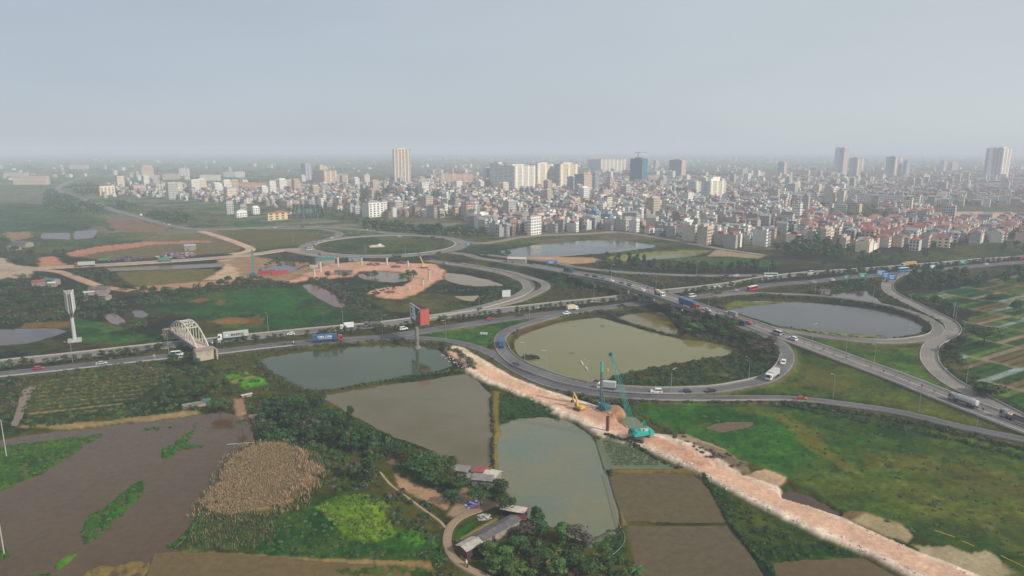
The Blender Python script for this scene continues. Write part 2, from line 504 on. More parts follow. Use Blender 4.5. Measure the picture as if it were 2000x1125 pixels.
# ------------------------------------------------------------------ ponds and fields, outlined on the ground
PONDS = [  # name, outline, water colour, murk variation, level
    ('pond', [(503, 702), (530, 694), (560, 690), (650, 678), (740, 671), (800, 673), (862, 678), (886, 712), (860, 721), (800, 731), (720, 746), (620, 761), (595, 757), (545, 733)], (122, 129, 116), -0.60),
    ('pond', [(622, 771), (720, 754), (860, 736), (912, 727), (935, 742), (957, 768), (960, 840), (959, 908), (925, 919), (900, 908), (868, 892), (825, 868), (770, 851), (715, 822), (660, 792)], (136, 128, 112), -0.62),
    ('pond', [(975, 826), (1005, 816), (1060, 811), (1100, 815), (1140, 836), (1163, 855), (1180, 900), (1200, 960), (1214, 1030), (1190, 1085), (1150, 1062), (1090, 1030), (1020, 1005), (985, 960), (976, 920), (972, 870)], (142, 137, 114), -0.64),
    ('paddy', [(1192, 924), (1290, 922), (1368, 930), (1388, 955), (1412, 1000), (1423, 1017), (1222, 1016), (1205, 965)], (114, 102, 80), -0.36),
    ('paddy', [(1228, 1027), (1428, 1027), (1460, 1075), (1515, 1160), (1258, 1160), (1240, 1090)], (112, 99, 80), -0.38),
    ('flooded_field', [(-60, 868), (60, 846), (200, 832), (330, 815), (430, 803), (462, 812), (492, 838), (497, 864), (430, 960), (350, 1068), (300, 1160), (-60, 1160)], (114, 99, 84), -0.50),
    ('pond', [(1000, 668), (1012, 652), (1040, 637), (1100, 626), (1168, 618), (1205, 628), (1262, 644), (1325, 660), (1400, 668), (1442, 680), (1420, 691), (1330, 706), (1240, 722), (1185, 738), (1140, 748), (1080, 736), (1035, 717), (1005, 697)], (158, 154, 124), -0.66),
    ('pond', [(1203, 619), (1235, 611), (1290, 607), (1308, 620), (1330, 650), (1322, 655), (1270, 642)], (158, 150, 110), -0.68),
    ('pond', [(1405, 597), (1440, 587), (1500, 586), (1600, 591), (1700, 602), (1770, 617), (1806, 635), (1800, 647), (1750, 658), (1660, 659), (1580, 648), (1520, 634), (1450, 612)], (140, 140, 136), -0.60),
    ('pond', [(975, 490), (1050, 477), (1150, 469), (1205, 467), (1290, 480), (1205, 491), (1090, 500), (1000, 501)], (158, 162, 140), -0.60),
    ('pond', [(698, 535), (740, 528), (775, 530), (792, 539), (800, 547), (770, 550), (735, 548), (705, 542)], (172, 160, 136), -0.60),
    ('pond', [(866, 531), (900, 534), (950, 544), (986, 556), (930, 558), (895, 553), (870, 546)], (178, 166, 138), -0.62),
    ('pond', [(884, 577), (937, 576), (926, 588), (902, 584)], (184, 170, 134), -0.60),
    ('stream', [(588, 555), (612, 553), (645, 568), (676, 597), (655, 598), (620, 580)], (160, 142, 116), -0.60),
    ('marsh_water', [(-60, 646), (0, 642), (60, 640), (110, 640), (131, 645), (100, 656), (60, 667), (0, 673), (-60, 676)], (142, 134, 130), -0.60),
    ('marsh_water', [(200, 612), (230, 610), (247, 628), (238, 633), (218, 630)], (158, 145, 128), -0.62),
    ('marsh_water', [(257, 606), (275, 604), (288, 612), (282, 619), (264, 616)], (142, 135, 125), -0.60),
    ('mud_pool', [(1380, 833), (1400, 826), (1450, 822), (1473, 823), (1464, 833), (1405, 842)], (124, 108, 94), -0.45),
    ('ditch_water', [(1522, 962), (1545, 956), (1582, 968), (1640, 999), (1637, 1008), (1585, 990), (1530, 974)], (104, 90, 84), -0.60),
    ('slurry_pool', [(1202, 822), (1220, 814), (1242, 813), (1260, 832), (1245, 848), (1222, 838)], (146, 138, 112), -0.50),
    ('pond', [(1618, 574), (1690, 566), (1706, 577), (1724, 591), (1690, 590), (1640, 580)], (150, 148, 142), -0.60),
    ('paddy', [(1512, 1098), (1600, 1090), (1690, 1090), (1760, 1130), (1790, 1160), (1530, 1160)], (116, 100, 78), -0.40),
    ('rice_paddy', [(1167, 857), (1182, 854), (1232, 870), (1300, 903), (1327, 913), (1184, 914)], (122, 128, 104), -0.32),
    ('ditch_water', [(22, 828), (46, 756), (70, 748), (66, 765), (50, 790), (36, 830)], (160, 144, 130), -0.50),
    ('paddy', [(305, 1082), (360, 1078), (480, 1083), (640, 1097), (800, 1106), (852, 1112), (862, 1160), (280, 1160)], (124, 105, 76), -0.22),
    ('paddy', [(205, 521), (300, 518), (430, 513), (440, 519), (330, 525), (215, 528)], (150, 142, 130), -0.60),
    ('paddy', [(82, 455), (137, 454), (137, 467), (80, 465)], (140, 132, 126), -0.5),
    ('paddy', [(145, 451), (192, 448), (181, 464), (145, 467)], (140, 130, 124), -0.5),
    ('pond', [(500, 523), (560, 514), (590, 520), (570, 530), (520, 532)], (150, 148, 135), -0.6),
    ('paddy', [(1190, 508), (1300, 496), (1390, 492), (1340, 501), (1260, 507)], (150, 150, 124), -0.6),
]
def G_(*p): return list(p)
FIELDS = [  # outline, colour, edge raggedness (m), lift (m)
    # beyond the interchange
    (G_((-100, 398), (90, 398), (215, 430), (150, 455), (-100, 450)), (80, 102, 80), 8, 0),
    (G_((-100, 372), (110, 370), (90, 395), (-100, 398)), (112, 116, 102), 10, 0),
    (G_((205, 395), (330, 405), (480, 425), (420, 445), (330, 436), (262, 420)), (104, 110, 86), 10, 0),
    (G_((205, 430), (260, 428), (330, 445), (300, 455), (230, 452)), (134, 112, 100), 6, 0),
    (G_((-100, 452), (80, 455), (140, 470), (200, 460), (230, 470), (120, 492), (-100, 490)), (94, 104, 80), 6, 0),
    (G_((0, 455), (60, 452), (65, 463), (25, 470)), (148, 126, 106), 5, 0),
    (G_((310, 462), (430, 455), (480, 480), (460, 494), (200, 508), (140, 500), (250, 478)), (118, 110, 92), 6, 0),
    (G_((122, 495), (190, 481), (290, 472), (400, 470), (415, 473), (300, 478), (200, 492), (150, 502)), (178, 130, 112), 4, 0),
    (G_((75, 503), (105, 500), (128, 518), (78, 521)), (182, 134, 112), 4, 0),
    (G_((-60, 500), (10, 505), (30, 518), (75, 522), (60, 542), (-60, 548)), (182, 160, 138), 4, 0.1),
    (G_((420, 450), (560, 447), (640, 462), (600, 478), (500, 484)), (106, 104, 82), 5, 0),
    (G_((225, 530), (420, 525), (430, 545), (280, 562), (240, 548)), (116, 110, 84), 4, 0),
    (G_((424, 509), (462, 505), (500, 532), (480, 546), (398, 548), (438, 524)), (196, 166, 140), 3, 0.3),
    (G_((265, 560), (420, 548), (490, 543), (490, 550), (330, 568), (270, 572)), (176, 138, 116), 3, 0),
    (G_((280, 606), (330, 590), (400, 573), (500, 562), (595, 556), (650, 590), (690, 604), (722, 617), (600, 641), (520, 650), (440, 642), (400, 626), (330, 612)), (66, 100, 54), 4, 0),
    (G_((440, 574), (560, 562), (600, 580), (560, 610), (460, 600)), (64, 102, 54), 8, 0),
    (G_((365, 589), (405, 579), (412, 586), (385, 592)), (128, 104, 74), 3, 0),
    (G_((418, 591), (438, 586), (440, 594), (422, 597)), (124, 102, 72), 3, 0),
    (G_((408, 628), (450, 620), (520, 622), (505, 631), (430, 634)), (136, 108, 80), 3, 0),
    (G_((484, 622), (505, 612), (510, 634), (480, 640)), (112, 96, 66), 3, 0),
    (G_((150, 620), (240, 640), (300, 660), (240, 672), (150, 668), (130, 650)), (74, 104, 58), 3, 0),
    (G_((40, 632), (140, 626), (130, 640), (40, 640)), (122, 104, 72), 3, 0),
    (G_((330, 640), (400, 652), (440, 656), (340, 668), (280, 668)), (70, 96, 50), 3, 0),
    (G_((558, 551), (600, 531), (640, 518), (700, 512), (780, 513), (850, 517), (869, 530), (862, 546), (835, 561), (810, 576), (780, 586), (745, 582), (714, 574), (735, 564), (790, 558), (806, 548), (790, 537), (745, 529), (700, 531), (690, 541), (640, 546), (600, 549), (575, 553)), (206, 158, 138), 3.6, 0.7),
    (G_((430, 512), (490, 500), (560, 512), (640, 512), (610, 530), (575, 550), (500, 546), (470, 534)), (158, 130, 108), 7, 0),
    (G_((640, 518), (700, 512), (760, 513), (700, 528), (650, 530)), (196, 156, 134), 4, 0.75),
    (G_((650, 548), (700, 547), (800, 552), (790, 557), (735, 563), (700, 570)), (54, 78, 44), 2, 0),
    (G_((720, 585), (780, 588), (850, 565), (890, 575), (900, 590), (850, 604), (770, 612)), (92, 94, 62), 4, 0),
    (G_((1070, 535), (1140, 540), (1160, 550), (1070, 560)), (70, 96, 56), 3, 0),
    (G_((1040, 585), (1070, 565), (1220, 560), (1200, 577), (1060, 594)), (88, 88, 58), 3, 0),
    (G_((1270, 545), (1360, 550), (1480, 543), (1300, 562)), (84, 88, 58), 4, 0),
    (G_((1000, 500), (1080, 501), (1160, 503), (1180, 512), (1110, 516), (1010, 506)), (182, 148, 118), 4, 0),
    (G_((1180, 502), (1290, 490), (1390, 488), (1380, 494), (1200, 512)), (132, 132, 92), 4, 0),
    (G_((1300, 505), (1420, 498), (1540, 512), (1490, 522), (1330, 512)), (78, 104, 60), 4, 0),
    (G_((1400, 488), (1500, 498), (1480, 504), (1380, 500)), (164, 144, 122), 5, 0),
    (G_((1640, 500), (1800, 492), (2050, 478), (2050, 495), (1850, 508), (1660, 520)), (84, 94, 62), 5, 0),
    (G_((1810, 416), (1900, 413), (2050, 418), (2050, 430), (1900, 432), (1840, 428)), (196, 164, 150), 7, 0),
    (G_((755, 470), (870, 465), (884, 480), (830, 495), (750, 499), (650, 494), (622, 482), (660, 468)), (86, 98, 56), 4, 0.1),
    # lawns inside the interchange
    (G_((770, 656), (900, 636), (1000, 626), (1030, 629), (988, 648), (965, 666), (968, 692), (930, 675), (870, 661)), (72, 104, 50), 2, 0.3),
    (G_((900, 612), (1010, 597), (1060, 575), (1080, 580), (1000, 598), (905, 614)), (80, 92, 56), 2, 0.3),
    (G_((1545, 662), (1600, 663), (1700, 671), (1790, 669), (1808, 680), (1800, 702), (1832, 738), (1872, 764), (1840, 766), (1700, 706), (1600, 675)), (84, 108, 54), 3, 0.3),
    (G_((1600, 672), (1690, 676), (1790, 673), (1800, 684), (1700, 692)), (92, 98, 60), 5, 0.3),
    (G_((1545, 682), (1600, 698), (1700, 733), (1800, 773), (1900, 808), (1985, 842), (1900, 829), (1750, 794), (1600, 775), (1470, 768), (1530, 745), (1548, 712)), (86, 98, 56), 3, 0.3),
    (G_((1580, 710), (1680, 745), (1650, 765), (1560, 760)), (98, 98, 64), 6, 0.3),
    # right of the causeway
    (G_((1225, 794), (1350, 789), (1500, 793), (1650, 810), (1800, 836), (2080, 890), (2080, 1160), (1920, 1080), (1850, 1068), (1700, 1002), (1660, 1005), (1560, 945), (1490, 915), (1340, 852), (1250, 812)), (76, 97, 49), 3, 0),
    (G_((1228, 795), (1350, 790), (1450, 800), (1560, 850), (1600, 890), (1540, 925), (1480, 910), (1340, 852), (1250, 812)), (64, 100, 49), 12, 0),
    (G_((1480, 850), (1540, 842), (1580, 880), (1500, 892)), (66, 106, 44), 10, 0),
    (G_((1520, 805), (1600, 850), (1680, 930), (1650, 925), (1560, 860), (1505, 810)), (104, 104, 58), 4, 0),
    (G_((1800, 900), (1950, 920), (2080, 960), (2080, 1000), (1900, 960)), (84, 88, 54), 18, 0),
    (G_((1700, 880), (1850, 880), (1800, 930), (1690, 925)), (98, 100, 58), 14, 0),
    (G_((1872, 990), (2080, 1000), (2080, 1090), (1990, 1085), (1920, 1035)), (98, 106, 58), 3, 0),
    (G_((1355, 828), (1378, 823), (1376, 834), (1358, 835)), (108, 88, 58), 3, 0),
    (G_((1258, 853), (1300, 848), (1345, 852), (1405, 873), (1440, 905), (1455, 922), (1420, 925), (1330, 885)), (166, 138, 112), 2, 0.6),
    (G_((1330, 866), (1360, 866), (1455, 905), (1462, 920), (1440, 926), (1380, 902), (1335, 880)), (128, 112, 92), 2.5, 1.3),
    (G_((1440, 935), (1468, 924), (1492, 917), (1532, 934), (1516, 956), (1480, 950)), (188, 154, 126), 1.5, 0.5),
    (G_((1655, 1015), (1692, 1002), (1750, 1018), (1782, 1046), (1775, 1062), (1720, 1046)), (164, 144, 112), 2, 0.1),
    (G_((1788, 1068), (1840, 1062), (1905, 1085), (1938, 1080), (1965, 1100), (1990, 1130), (1860, 1130), (1820, 1100)), (168, 150, 118), 2.5, 0.1),
    (G_((1640, 1003), (1690, 998), (1680, 1012), (1650, 1022)), (122, 102, 78), 2, 0.4),
    (G_((1385, 945), (1440, 975), (1500, 1006), (1600, 1056), (1692, 1088), (1600, 1090), (1512, 1096), (1490, 1092), (1450, 1050), (1428, 1012)), (48, 80, 38), 1.2, 0),
    # the rubble causeway
    (G_((868, 682), (885, 677), (905, 682), (962, 714), (1000, 738), (1060, 762), (1108, 776), (1165, 794), (1214, 799), (1222, 812), (1205, 828), (1240, 844), (1300, 852), (1340, 868), (1450, 932), (1520, 955), (1580, 990), (1640, 1012), (1700, 1040), (1780, 1075), (1880, 1115), (2010, 1170), (1850, 1170), (1772, 1128), (1700, 1088), (1600, 1051), (1500, 1001), (1380, 936), (1320, 906), (1240, 871), (1162, 850), (1130, 826), (1060, 801), (1000, 766), (942, 746), (912, 726), (905, 712), (880, 696)), (226, 184, 156), 0.55, 0.9),
    (G_((1095, 783), (1160, 798), (1240, 846), (1330, 876), (1400, 918), (1370, 918), (1240, 862), (1130, 808)), (212, 166, 140), 2, 0.92),
    (G_((1165, 796), (1213, 800), (1220, 812), (1200, 826), (1172, 808)), (176, 132, 104), 1.2, 1.9),
    # near left
    (G_((60, 728), (320, 715), (330, 760), (240, 810), (60, 822), (40, 780)), (84, 88, 52), 2, 0),
    (G_((330, 715), (470, 705), (480, 725), (420, 760), (350, 770)), (86, 90, 54), 4, 0),
    (G_((436, 733), (480, 724), (492, 730), (446, 742)), (92, 140, 46), 0.6, 0.1),
    (G_((446, 744), (498, 733), (502, 737), (452, 749)), (140, 132, 84), 0.5, 0.1),
    (G_((456, 749), (506, 735), (526, 749), (482, 760)), (80, 138, 44), 0.6, 0.1),
    (G_((20, 833), (120, 838), (330, 816), (390, 806), (385, 800), (200, 822), (60, 830)), (150, 128, 96), 1.5, 0.05),
    (G_((455, 780), (475, 778), (492, 830), (480, 845), (462, 812)), (158, 128, 104), 1.2, 0.05),
    (G_((395, 985), (430, 930), (470, 880), (520, 868), (560, 870), (600, 900), (632, 922), (600, 962), (560, 985), (480, 1008), (420, 1005)), (148, 120, 88), 2, 0.2),
    (G_((420, 1010), (500, 1010), (540, 1040), (500, 1075), (360, 1070)), (84, 96, 52), 4, 0.1),
    (G_((540, 1010), (620, 985), (860, 1060), (860, 1100), (640, 1092), (500, 1080)), (52, 86, 44), 3, 0),
    (G_((618, 990), (660, 970), (720, 965), (762, 985), (748, 1010), (778, 1040), (742, 1060), (690, 1050), (640, 1015)), (104, 134, 34), 1.6, 0.2),
    (G_((776, 1032), (838, 1040), (852, 1068), (790, 1062)), (72, 122, 44), 1.5, 0.1),
    (G_((495, 872), (540, 866), (560, 872), (510, 882)), (88, 120, 40), 2, 0.1),
    (G_((740, 870), (800, 890), (790, 905), (745, 900)), (138, 112, 86), 3, 0),
    (G_((768, 925), (800, 940), (862, 962), (884, 978), (870, 996), (820, 972), (778, 950)), (172, 136, 108), 1.5, 0),
    (G_((872, 1005), (886, 985), (900, 952), (925, 955), (968, 982), (930, 996), (898, 1010)), (160, 134, 108), 1.2, 0.05),
    (G_((888, 1045), (922, 1014), (932, 1021), (892, 1054)), (58, 100, 44), 0.3, 0.1),
    (G_((886, 1060), (968, 1011), (976, 1018), (892, 1068)), (150, 132, 84), 0.3, 0.12),
    (G_((889, 1069), (976, 1018), (984, 1024), (898, 1076)), (82, 96, 50), 0.3, 0.1),
    (G_((1040, 1090), (1080, 1075), (1110, 1090), (1080, 1105), (1040, 1105)), (160, 132, 92), 2, 0.2),
    (G_((480, 1081), (640, 1092), (760, 1094), (840, 1098), (848, 1112), (760, 1106), (640, 1101), (480, 1086), (310, 1080), (315, 1076)), (150, 122, 84), 0.8, 0.2),
    (G_((958, 766), (976, 762), (978, 830), (976, 915), (962, 920), (961, 840)), (126, 112, 68), 0.5, 0.15),
    (G_((1186, 916), (1335, 914), (1372, 928), (1290, 921), (1192, 923), (1206, 965), (1226, 1022), (1215, 1030), (1200, 965)), (124, 106, 70), 0.5, 0.1),
    (G_((700, 1108), (770, 1106), (800, 1125), (720, 1160)), (110, 92, 64), 2, 0.2),
]
ISLANDS = [  # floating weed on the ponds
    (G_((-60, 872), (60, 862), (130, 852), (206, 844), (180, 858), (150, 878), (120, 898), (60, 935), (-60, 985)), (76, 104, 46), 2.5),
    (G_((154, 1052), (168, 1008), (220, 968), (270, 937), (285, 934), (278, 962), (240, 1005), (200, 1040), (165, 1061)), (64, 102, 44), 1.5),
    (G_((311, 894), (312, 874), (340, 862), (370, 838), (388, 808), (392, 812), (380, 842), (362, 866), (412, 864), (400, 871), (350, 876), (330, 896)), (66, 108, 44), 1.0),
    (G_((266, 838), (290, 832), (345, 829), (335, 834), (280, 840)), (70, 100, 46), 0.8),
    (G_((98, 1106), (115, 1085), (150, 1070), (158, 1072), (140, 1088), (112, 1112)), (76, 118, 42), 1.0),
    (G_((-30, 1060), (15, 1058), (27, 1075), (18, 1090), (-30, 1095)), (60, 98, 42), 1.0),
    (G_((20, 1130), (40, 1118), (100, 1116), (110, 1130)), (66, 102, 42), 1.0),
    (G_((320, 1066), (350, 1046), (372, 1020), (430, 955), (494, 868), (500, 872), (440, 960), (385, 1040), (345, 1070)), (60, 92, 42), 0.8),
    (G_((150, 1130), (180, 1105), (260, 1092), (300, 1095), (290, 1130)), (128, 108, 70), 4),
    (G_((976, 764), (1030, 778), (1072, 795), (1082, 803), (1062, 810), (1020, 814), (990, 824), (974, 828)), (48, 80, 40), 1.5),
    (G_((1080, 817), (1090, 812), (1098, 820), (1088, 822)), (54, 82, 42), 0.8),
    (G_((1156, 1062), (1195, 1048), (1215, 1044), (1222, 1068), (1210, 1095), (1178, 1088)), (50, 84, 42), 1.0),
    (G_((1150, 1052), (1180, 1036), (1214, 1026), (1216, 1040), (1160, 1060)), (94, 98, 82), 1.5),
    (G_((620, 1105), (760, 1106), (850, 1112), (860, 1130), (700, 1130), (640, 1120)), (64, 88, 44), 1.5),
    (G_((1405, 597), (1440, 587), (1560, 588), (1480, 596), (1420, 604)), (112, 120, 84), 4),
    (G_((1520, 634), (1620, 646), (1740, 654), (1640, 660), (1560, 648)), (118, 126, 92), 3),
    (G_((1028, 690), (1050, 690), (1056, 696), (1036, 702), (1020, 698)), (74, 76, 54), 1.2),
]

# ------------------------------------------------------------------ the ground: one sheet out to the horizon
def seq(a, b, f):
    r = [a]
    while r[-1] < b: r.append(r[-1] * (1 + f))
    return r
rows = seq(90, 640, 0.0042) + seq(643, 2200, 0.010)[1:] + seq(2230, 9000, 0.04)[1:] + seq(9400, 12500, 0.1)[1:]
tans = np.concatenate([np.linspace(-1.25, -0.8, 60, endpoint=False), np.linspace(-0.8, 0.8, 1080), np.linspace(0.8, 1.25, 61)[1:]])
DD, TT = np.meshgrid(np.array(rows), tans, indexing='ij')
GX, GY = DD * TT, DD
shape = GX.shape
# ragged coordinates for natural edges
nw = [fbm(GX, GY, 9.0, 3) - 0.5, fbm(GX, GY, 9.0, 7) - 0.5, fbm(GX, GY, 2.2, 13, 2) - 0.5, fbm(GX, GY, 2.2, 17, 2) - 0.5]
def warp(a): return GX + a * (nw[0] * 1.6 + nw[2] * 0.7), GY + a * (nw[1] * 1.6 + nw[3] * 0.7)

n25, n60, n7, n2 = fbm(GX, GY, 28, 21), fbm(GX, GY, 90, 25), fbm(GX, GY, 6, 29, 3), fbm(GX, GY, 1.6, 33, 2)
AIR = np.array([0.46, 0.52, 0.61])
def unhaze(v, d):
    """surface colour whose look through d metres of this air, in this light, is v"""
    T = np.exp(-HAZE_DENSITY * np.clip(d, 0, 480))
    T = T[..., None] if hasattr(T, 'shape') and T.shape else T
    return np.maximum((v - AIR * (1 - T)) / (T * np.array([1.27, 1.2, 1.12])), 0.22 * v)
def lin(c): return np.array(srgb(*c))
Z = (n7 - 0.5) * 0.25 + (n2 - 0.5) * 0.12
t = np.clip((n25 - 0.38) * 4, 0, 1)[..., None]
COLR = lin((56, 70, 42)) * (1 - t) + lin((84, 84, 52)) * t
t = np.clip((n60 - 0.55) * 5, 0, 1)[..., None] * 0.6
COLR = COLR * (1 - t) + lin((62, 88, 46)) * t
# plots of farmland and settlement further out
far = np.clip((GY - 620) / 200, 0, 1)
cellx, celly = np.floor((GX * 0.83 + GY * 0.55 + 12 * nw[0]) / 46), np.floor((-GX * 0.55 + GY * 0.83 + 12 * nw[1]) / 30)
hc = _hash(cellx, celly, 77)
pal = np.array([lin(c) for c in [(92, 112, 86), (106, 116, 94), (82, 104, 82), (120, 118, 102), (112, 120, 98), (90, 112, 84), (128, 126, 114)]])
pc = pal[np.minimum((hc * 7).astype(int), 6)]
COLR = COLR * (1 - far[..., None]) + pc * far[..., None]
ptown = wpoly([(700, 432), (560, 405), (480, 398), (400, 392), (330, 385), (200, 384), (180, 372), (560, 345), (1000, 338), (1500, 330), (2300, 325), (2300, 470), (1900, 470), (1640, 480), (1500, 488), (1300, 470), (1000, 462), (950, 440), (800, 432)])
mt = inside(GX + 40 * nw[0], GY + 40 * nw[1], ptown)
tc_ = lin((112, 104, 96)) * (0.7 + 0.6 * n7[..., None])
COLR[mt] = tc_[mt] * 0.8 + COLR[mt] * 0.2

for poly, c, rag, dz in FIELDS:
    X2, Y2 = warp(rag)
    k = inside(X2, Y2, wpoly(poly))
    COLR[k] = lin(c)
    if dz: Z[k] = Z[k] * 0.5 + dz
# dug-in ponds
POND_W = []
for name, poly, c, lev in PONDS:
    W = wpoly(poly)
    a = 1.4 if name not in ('paddy', 'rice_paddy') else 0.35
    X2, Y2 = warp(a)
    k = inside(X2, Y2, W)
    Z[k] = lev - 0.75
    COLR[k] = lin((96, 84, 64))
    POND_W.append(W)
for poly, c, rag in ISLANDS:
    X2, Y2 = warp(rag)
    k = inside(X2, Y2, wpoly(poly)) & (fbm(GX, GY, 1.3, 41, 2) > 0.26)
    Z[k] = -0.26 + 0.25 * n2[k]
    COLR[k] = lin(c)
# vegetable strips on the right: plots with a direction of their own
o_, e_ = g(1880, 660), g(2000, 628)
ux = (e_ - o_); ux.z = 0; ux.normalize(); uy = Vector((-ux.y, ux.x, 0))
su = (GX - o_.x) * ux.x + (GY - o_.y) * ux.y; sv = (GX - o_.x) * uy.x + (GY - o_.y) * uy.y
blk = np.floor(su / 38 + 0.15 * np.floor(sv / 40)); row_ = np.floor((sv + 5 * _hash(blk, blk * 0, 3)) / 4.6)
hs = _hash(row_, blk, 5)
vp = np.array([lin(c) for c in [(58, 96, 42), (92, 122, 50), (122, 108, 90), (66, 106, 62), (140, 130, 112), (104, 124, 66), (132, 150, 144), (50, 84, 42), (112, 104, 82)]])
vc = vp[np.minimum((hs * 9).astype(int), 8)]
furrow = np.abs(((sv + 5 * _hash(blk, blk * 0, 3)) / 4.6) % 1 - 0.5) > 0.40
path_ = (np.abs((su / 38 + 0.15 * np.floor(sv / 40)) % 1 - 0.5) > 0.475)[..., None]
vc = np.where(furrow[..., None], lin((66, 62, 48)), vc)
vc = np.where(path_, lin((150, 140, 120)), vc)
for poly in ([(1868, 640), (1905, 610), (1800, 578), (1860, 566), (1960, 540), (2150, 515), (2150, 830), (2020, 806), (1930, 760), (1880, 715), (1868, 690), (1890, 660)],):
    k = inside(*warp(1.5), wpoly(poly))
    COLR[k] = vc[k]
    Z[k] = Z[k] * 0.4
# planted rows on the left
o_, e_ = g(47, 769), g(310, 742)
ux = (e_ - o_); ux.z = 0; ux.normalize(); uy = Vector((-ux.y, ux.x, 0))
ROWFRAME = (o_.copy(), ux.copy(), uy.copy())
sv = (GX - o_.x) * uy.x + (GY - o_.y) * uy.y
k = inside(*warp(1.2), wpoly([(75, 745), (130, 735), (230, 716), (320, 712), (318, 742), (270, 775), (215, 800), (60, 815), (45, 775)]))
st = (np.abs((sv / 5.2) % 1 - 0.5) > 0.36)
COLR[k & st] = lin((158, 140, 116)); COLR[k & ~st] = lin((70, 82, 44)); Z[k & st] = -0.25
# crop rows in the dark field by the causeway and seedling plots
o_, e_ = g(1440, 990), g(1600, 1062)
ux = (e_ - o_); ux.z = 0; ux.normalize(); uy = Vector((-ux.y, ux.x, 0))
sv = (GX - o_.x) * uy.x + (GY - o_.y) * uy.y
k = inside(GX, GY, wpoly(FIELDS[[i for i, f in enumerate(FIELDS) if f[1] == (48, 80, 38)][0]][0])) & (np.abs((sv / 2.6) % 1 - 0.5) > 0.32)
COLR[k] = lin((66, 64, 40)); Z[k] -= 0.25
# wheel ruts and lighter rubble along the causeway
cau = wpoly([(880, 688), (930, 718), (1000, 752), (1080, 785), (1170, 822), (1240, 856), (1330, 888), (1420, 935), (1540, 992), (1700, 1062), (1850, 1130), (2000, 1190)])
CAUC = catmull(cau, 4.0)

def shape_roads():
    for key, r in ROADS.items():
        if not r['embank']: continue
        Cp = r['C'][::2] + [r['C'][-1]]
        reach = 16.0
        bx = [p.x for p in Cp]; by = [p.y for p in Cp]
        m0 = (GX > min(bx) - 30) & (GX < max(bx) + 30) & (GY > min(by) - 30) & (GY < max(by) + 30)
        ii = np.nonzero(m0)
        x, y = GX[ii], GY[ii]
        best = np.full(x.shape, 1e9); bz = np.zeros(x.shape)
        order = np.argsort(y); ys = y[order]
        for a, b in zip(Cp[:-1], Cp[1:]):
            if a.z > 5.6 and b.z > 5.6: continue                        # the bridge itself
            lo, hi = np.searchsorted(ys, min(a.y, b.y) - reach), np.searchsorted(ys, max(a.y, b.y) + reach)
            q = order[lo:hi]
            xx, yy = x[q], y[q]
            q2 = (xx > min(a.x, b.x) - reach) & (xx < max(a.x, b.x) + reach)
            q = q[q2]; xx, yy = xx[q2], yy[q2]
            dx, dy = b.x - a.x, b.y - a.y
            tt = np.clip(((xx - a.x) * dx + (yy - a.y) * dy) / (dx * dx + dy * dy + 1e-9), 0, 1)
            d = np.hypot(xx - a.x - dx * tt, yy - a.y - dy * tt)
            zz = a.z + (b.z - a.z) * tt
            u = d < best[q]
            best[q[u]] = d[u]; bz[q[u]] = zz[u]
        core = r['w'] / 2 + (0.7 if r['w'] > 4 else .2)
        lift = bz - 0.28 - np.maximum(0, best - core) * 0.55
        zc = Z[ii]
        k = (best < 1e8) & (lift > zc)
        zc[k] = lift[k]
        kk = (best < core)
        zc[kk] = bz[kk] - 0.28
        Z[ii] = zc
        # earth shoulder beside the road
        sh = (best < core + (1.0 if r['w'] > 4 else .3)) & (best > r['w'] / 2 - 0.5)
        cc = COLR[ii]
        f = 0.55 if key[0] != 'P' else 0.3
        cc[sh] = cc[sh] * (1 - f) + lin((128, 116, 96)) * f
        COLR[ii] = cc
shape_roads()
med = inside(GX, GY, [(p.x, p.y) for p in ROADS['X1']['C']] + [(p.x, p.y) for p in ROADS['X2']['C'][::-1]])
med &= Z < 0.75
Z[med] = 0.5 + 0.2 * n2[med]
COLR[med] = COLR[med] * .4 + lin((84, 88, 58)) * .6
# distance from the causeway's middle: ruts and rubble edges
m0 = inside(GX, GY, wpoly([(840, 660), (1000, 700), (1250, 780), (1700, 980), (2050, 1090), (2050, 1200), (1800, 1180), (1300, 930), (950, 780), (850, 710)]))
ii = np.nonzero(m0); x, y = GX[ii], GY[ii]
best = np.full(x.shape, 1e9); side = np.zeros(x.shape)
for a, b in zip(CAUC[:-1], CAUC[1:]):
    dx, dy = b.x - a.x, b.y - a.y
    tt = np.clip(((x - a.x) * dx + (y - a.y) * dy) / (dx * dx + dy * dy + 1e-9), 0, 1)
    d = np.hypot(x - a.x - dx * tt, y - a.y - dy * tt)
    s = np.sign((x - a.x) * dy - (y - a.y) * dx)
    u = d < best
    best[u] = d[u]; side[u] = s[u]
base = lin((226, 184, 156))
cc = COLR[ii]
on = (np.abs(cc - base).sum(-1) < 1e-4) | (np.abs(cc - lin((212, 166, 140))).sum(-1) < 1e-4)
rut = on & ((np.abs(((best + side * .4) % 1.5) - .75 + (nw[0][ii] * 1.2)) < .3) & (best < 3.8))
cc[rut] *= np.array([0.88, 0.80, 0.76])
edge = on & (best > 4.2)
cc[edge] = lin((226, 200, 176)) * (0.75 + 0.5 * n2[ii][edge][:, None])
COLR[ii] = cc

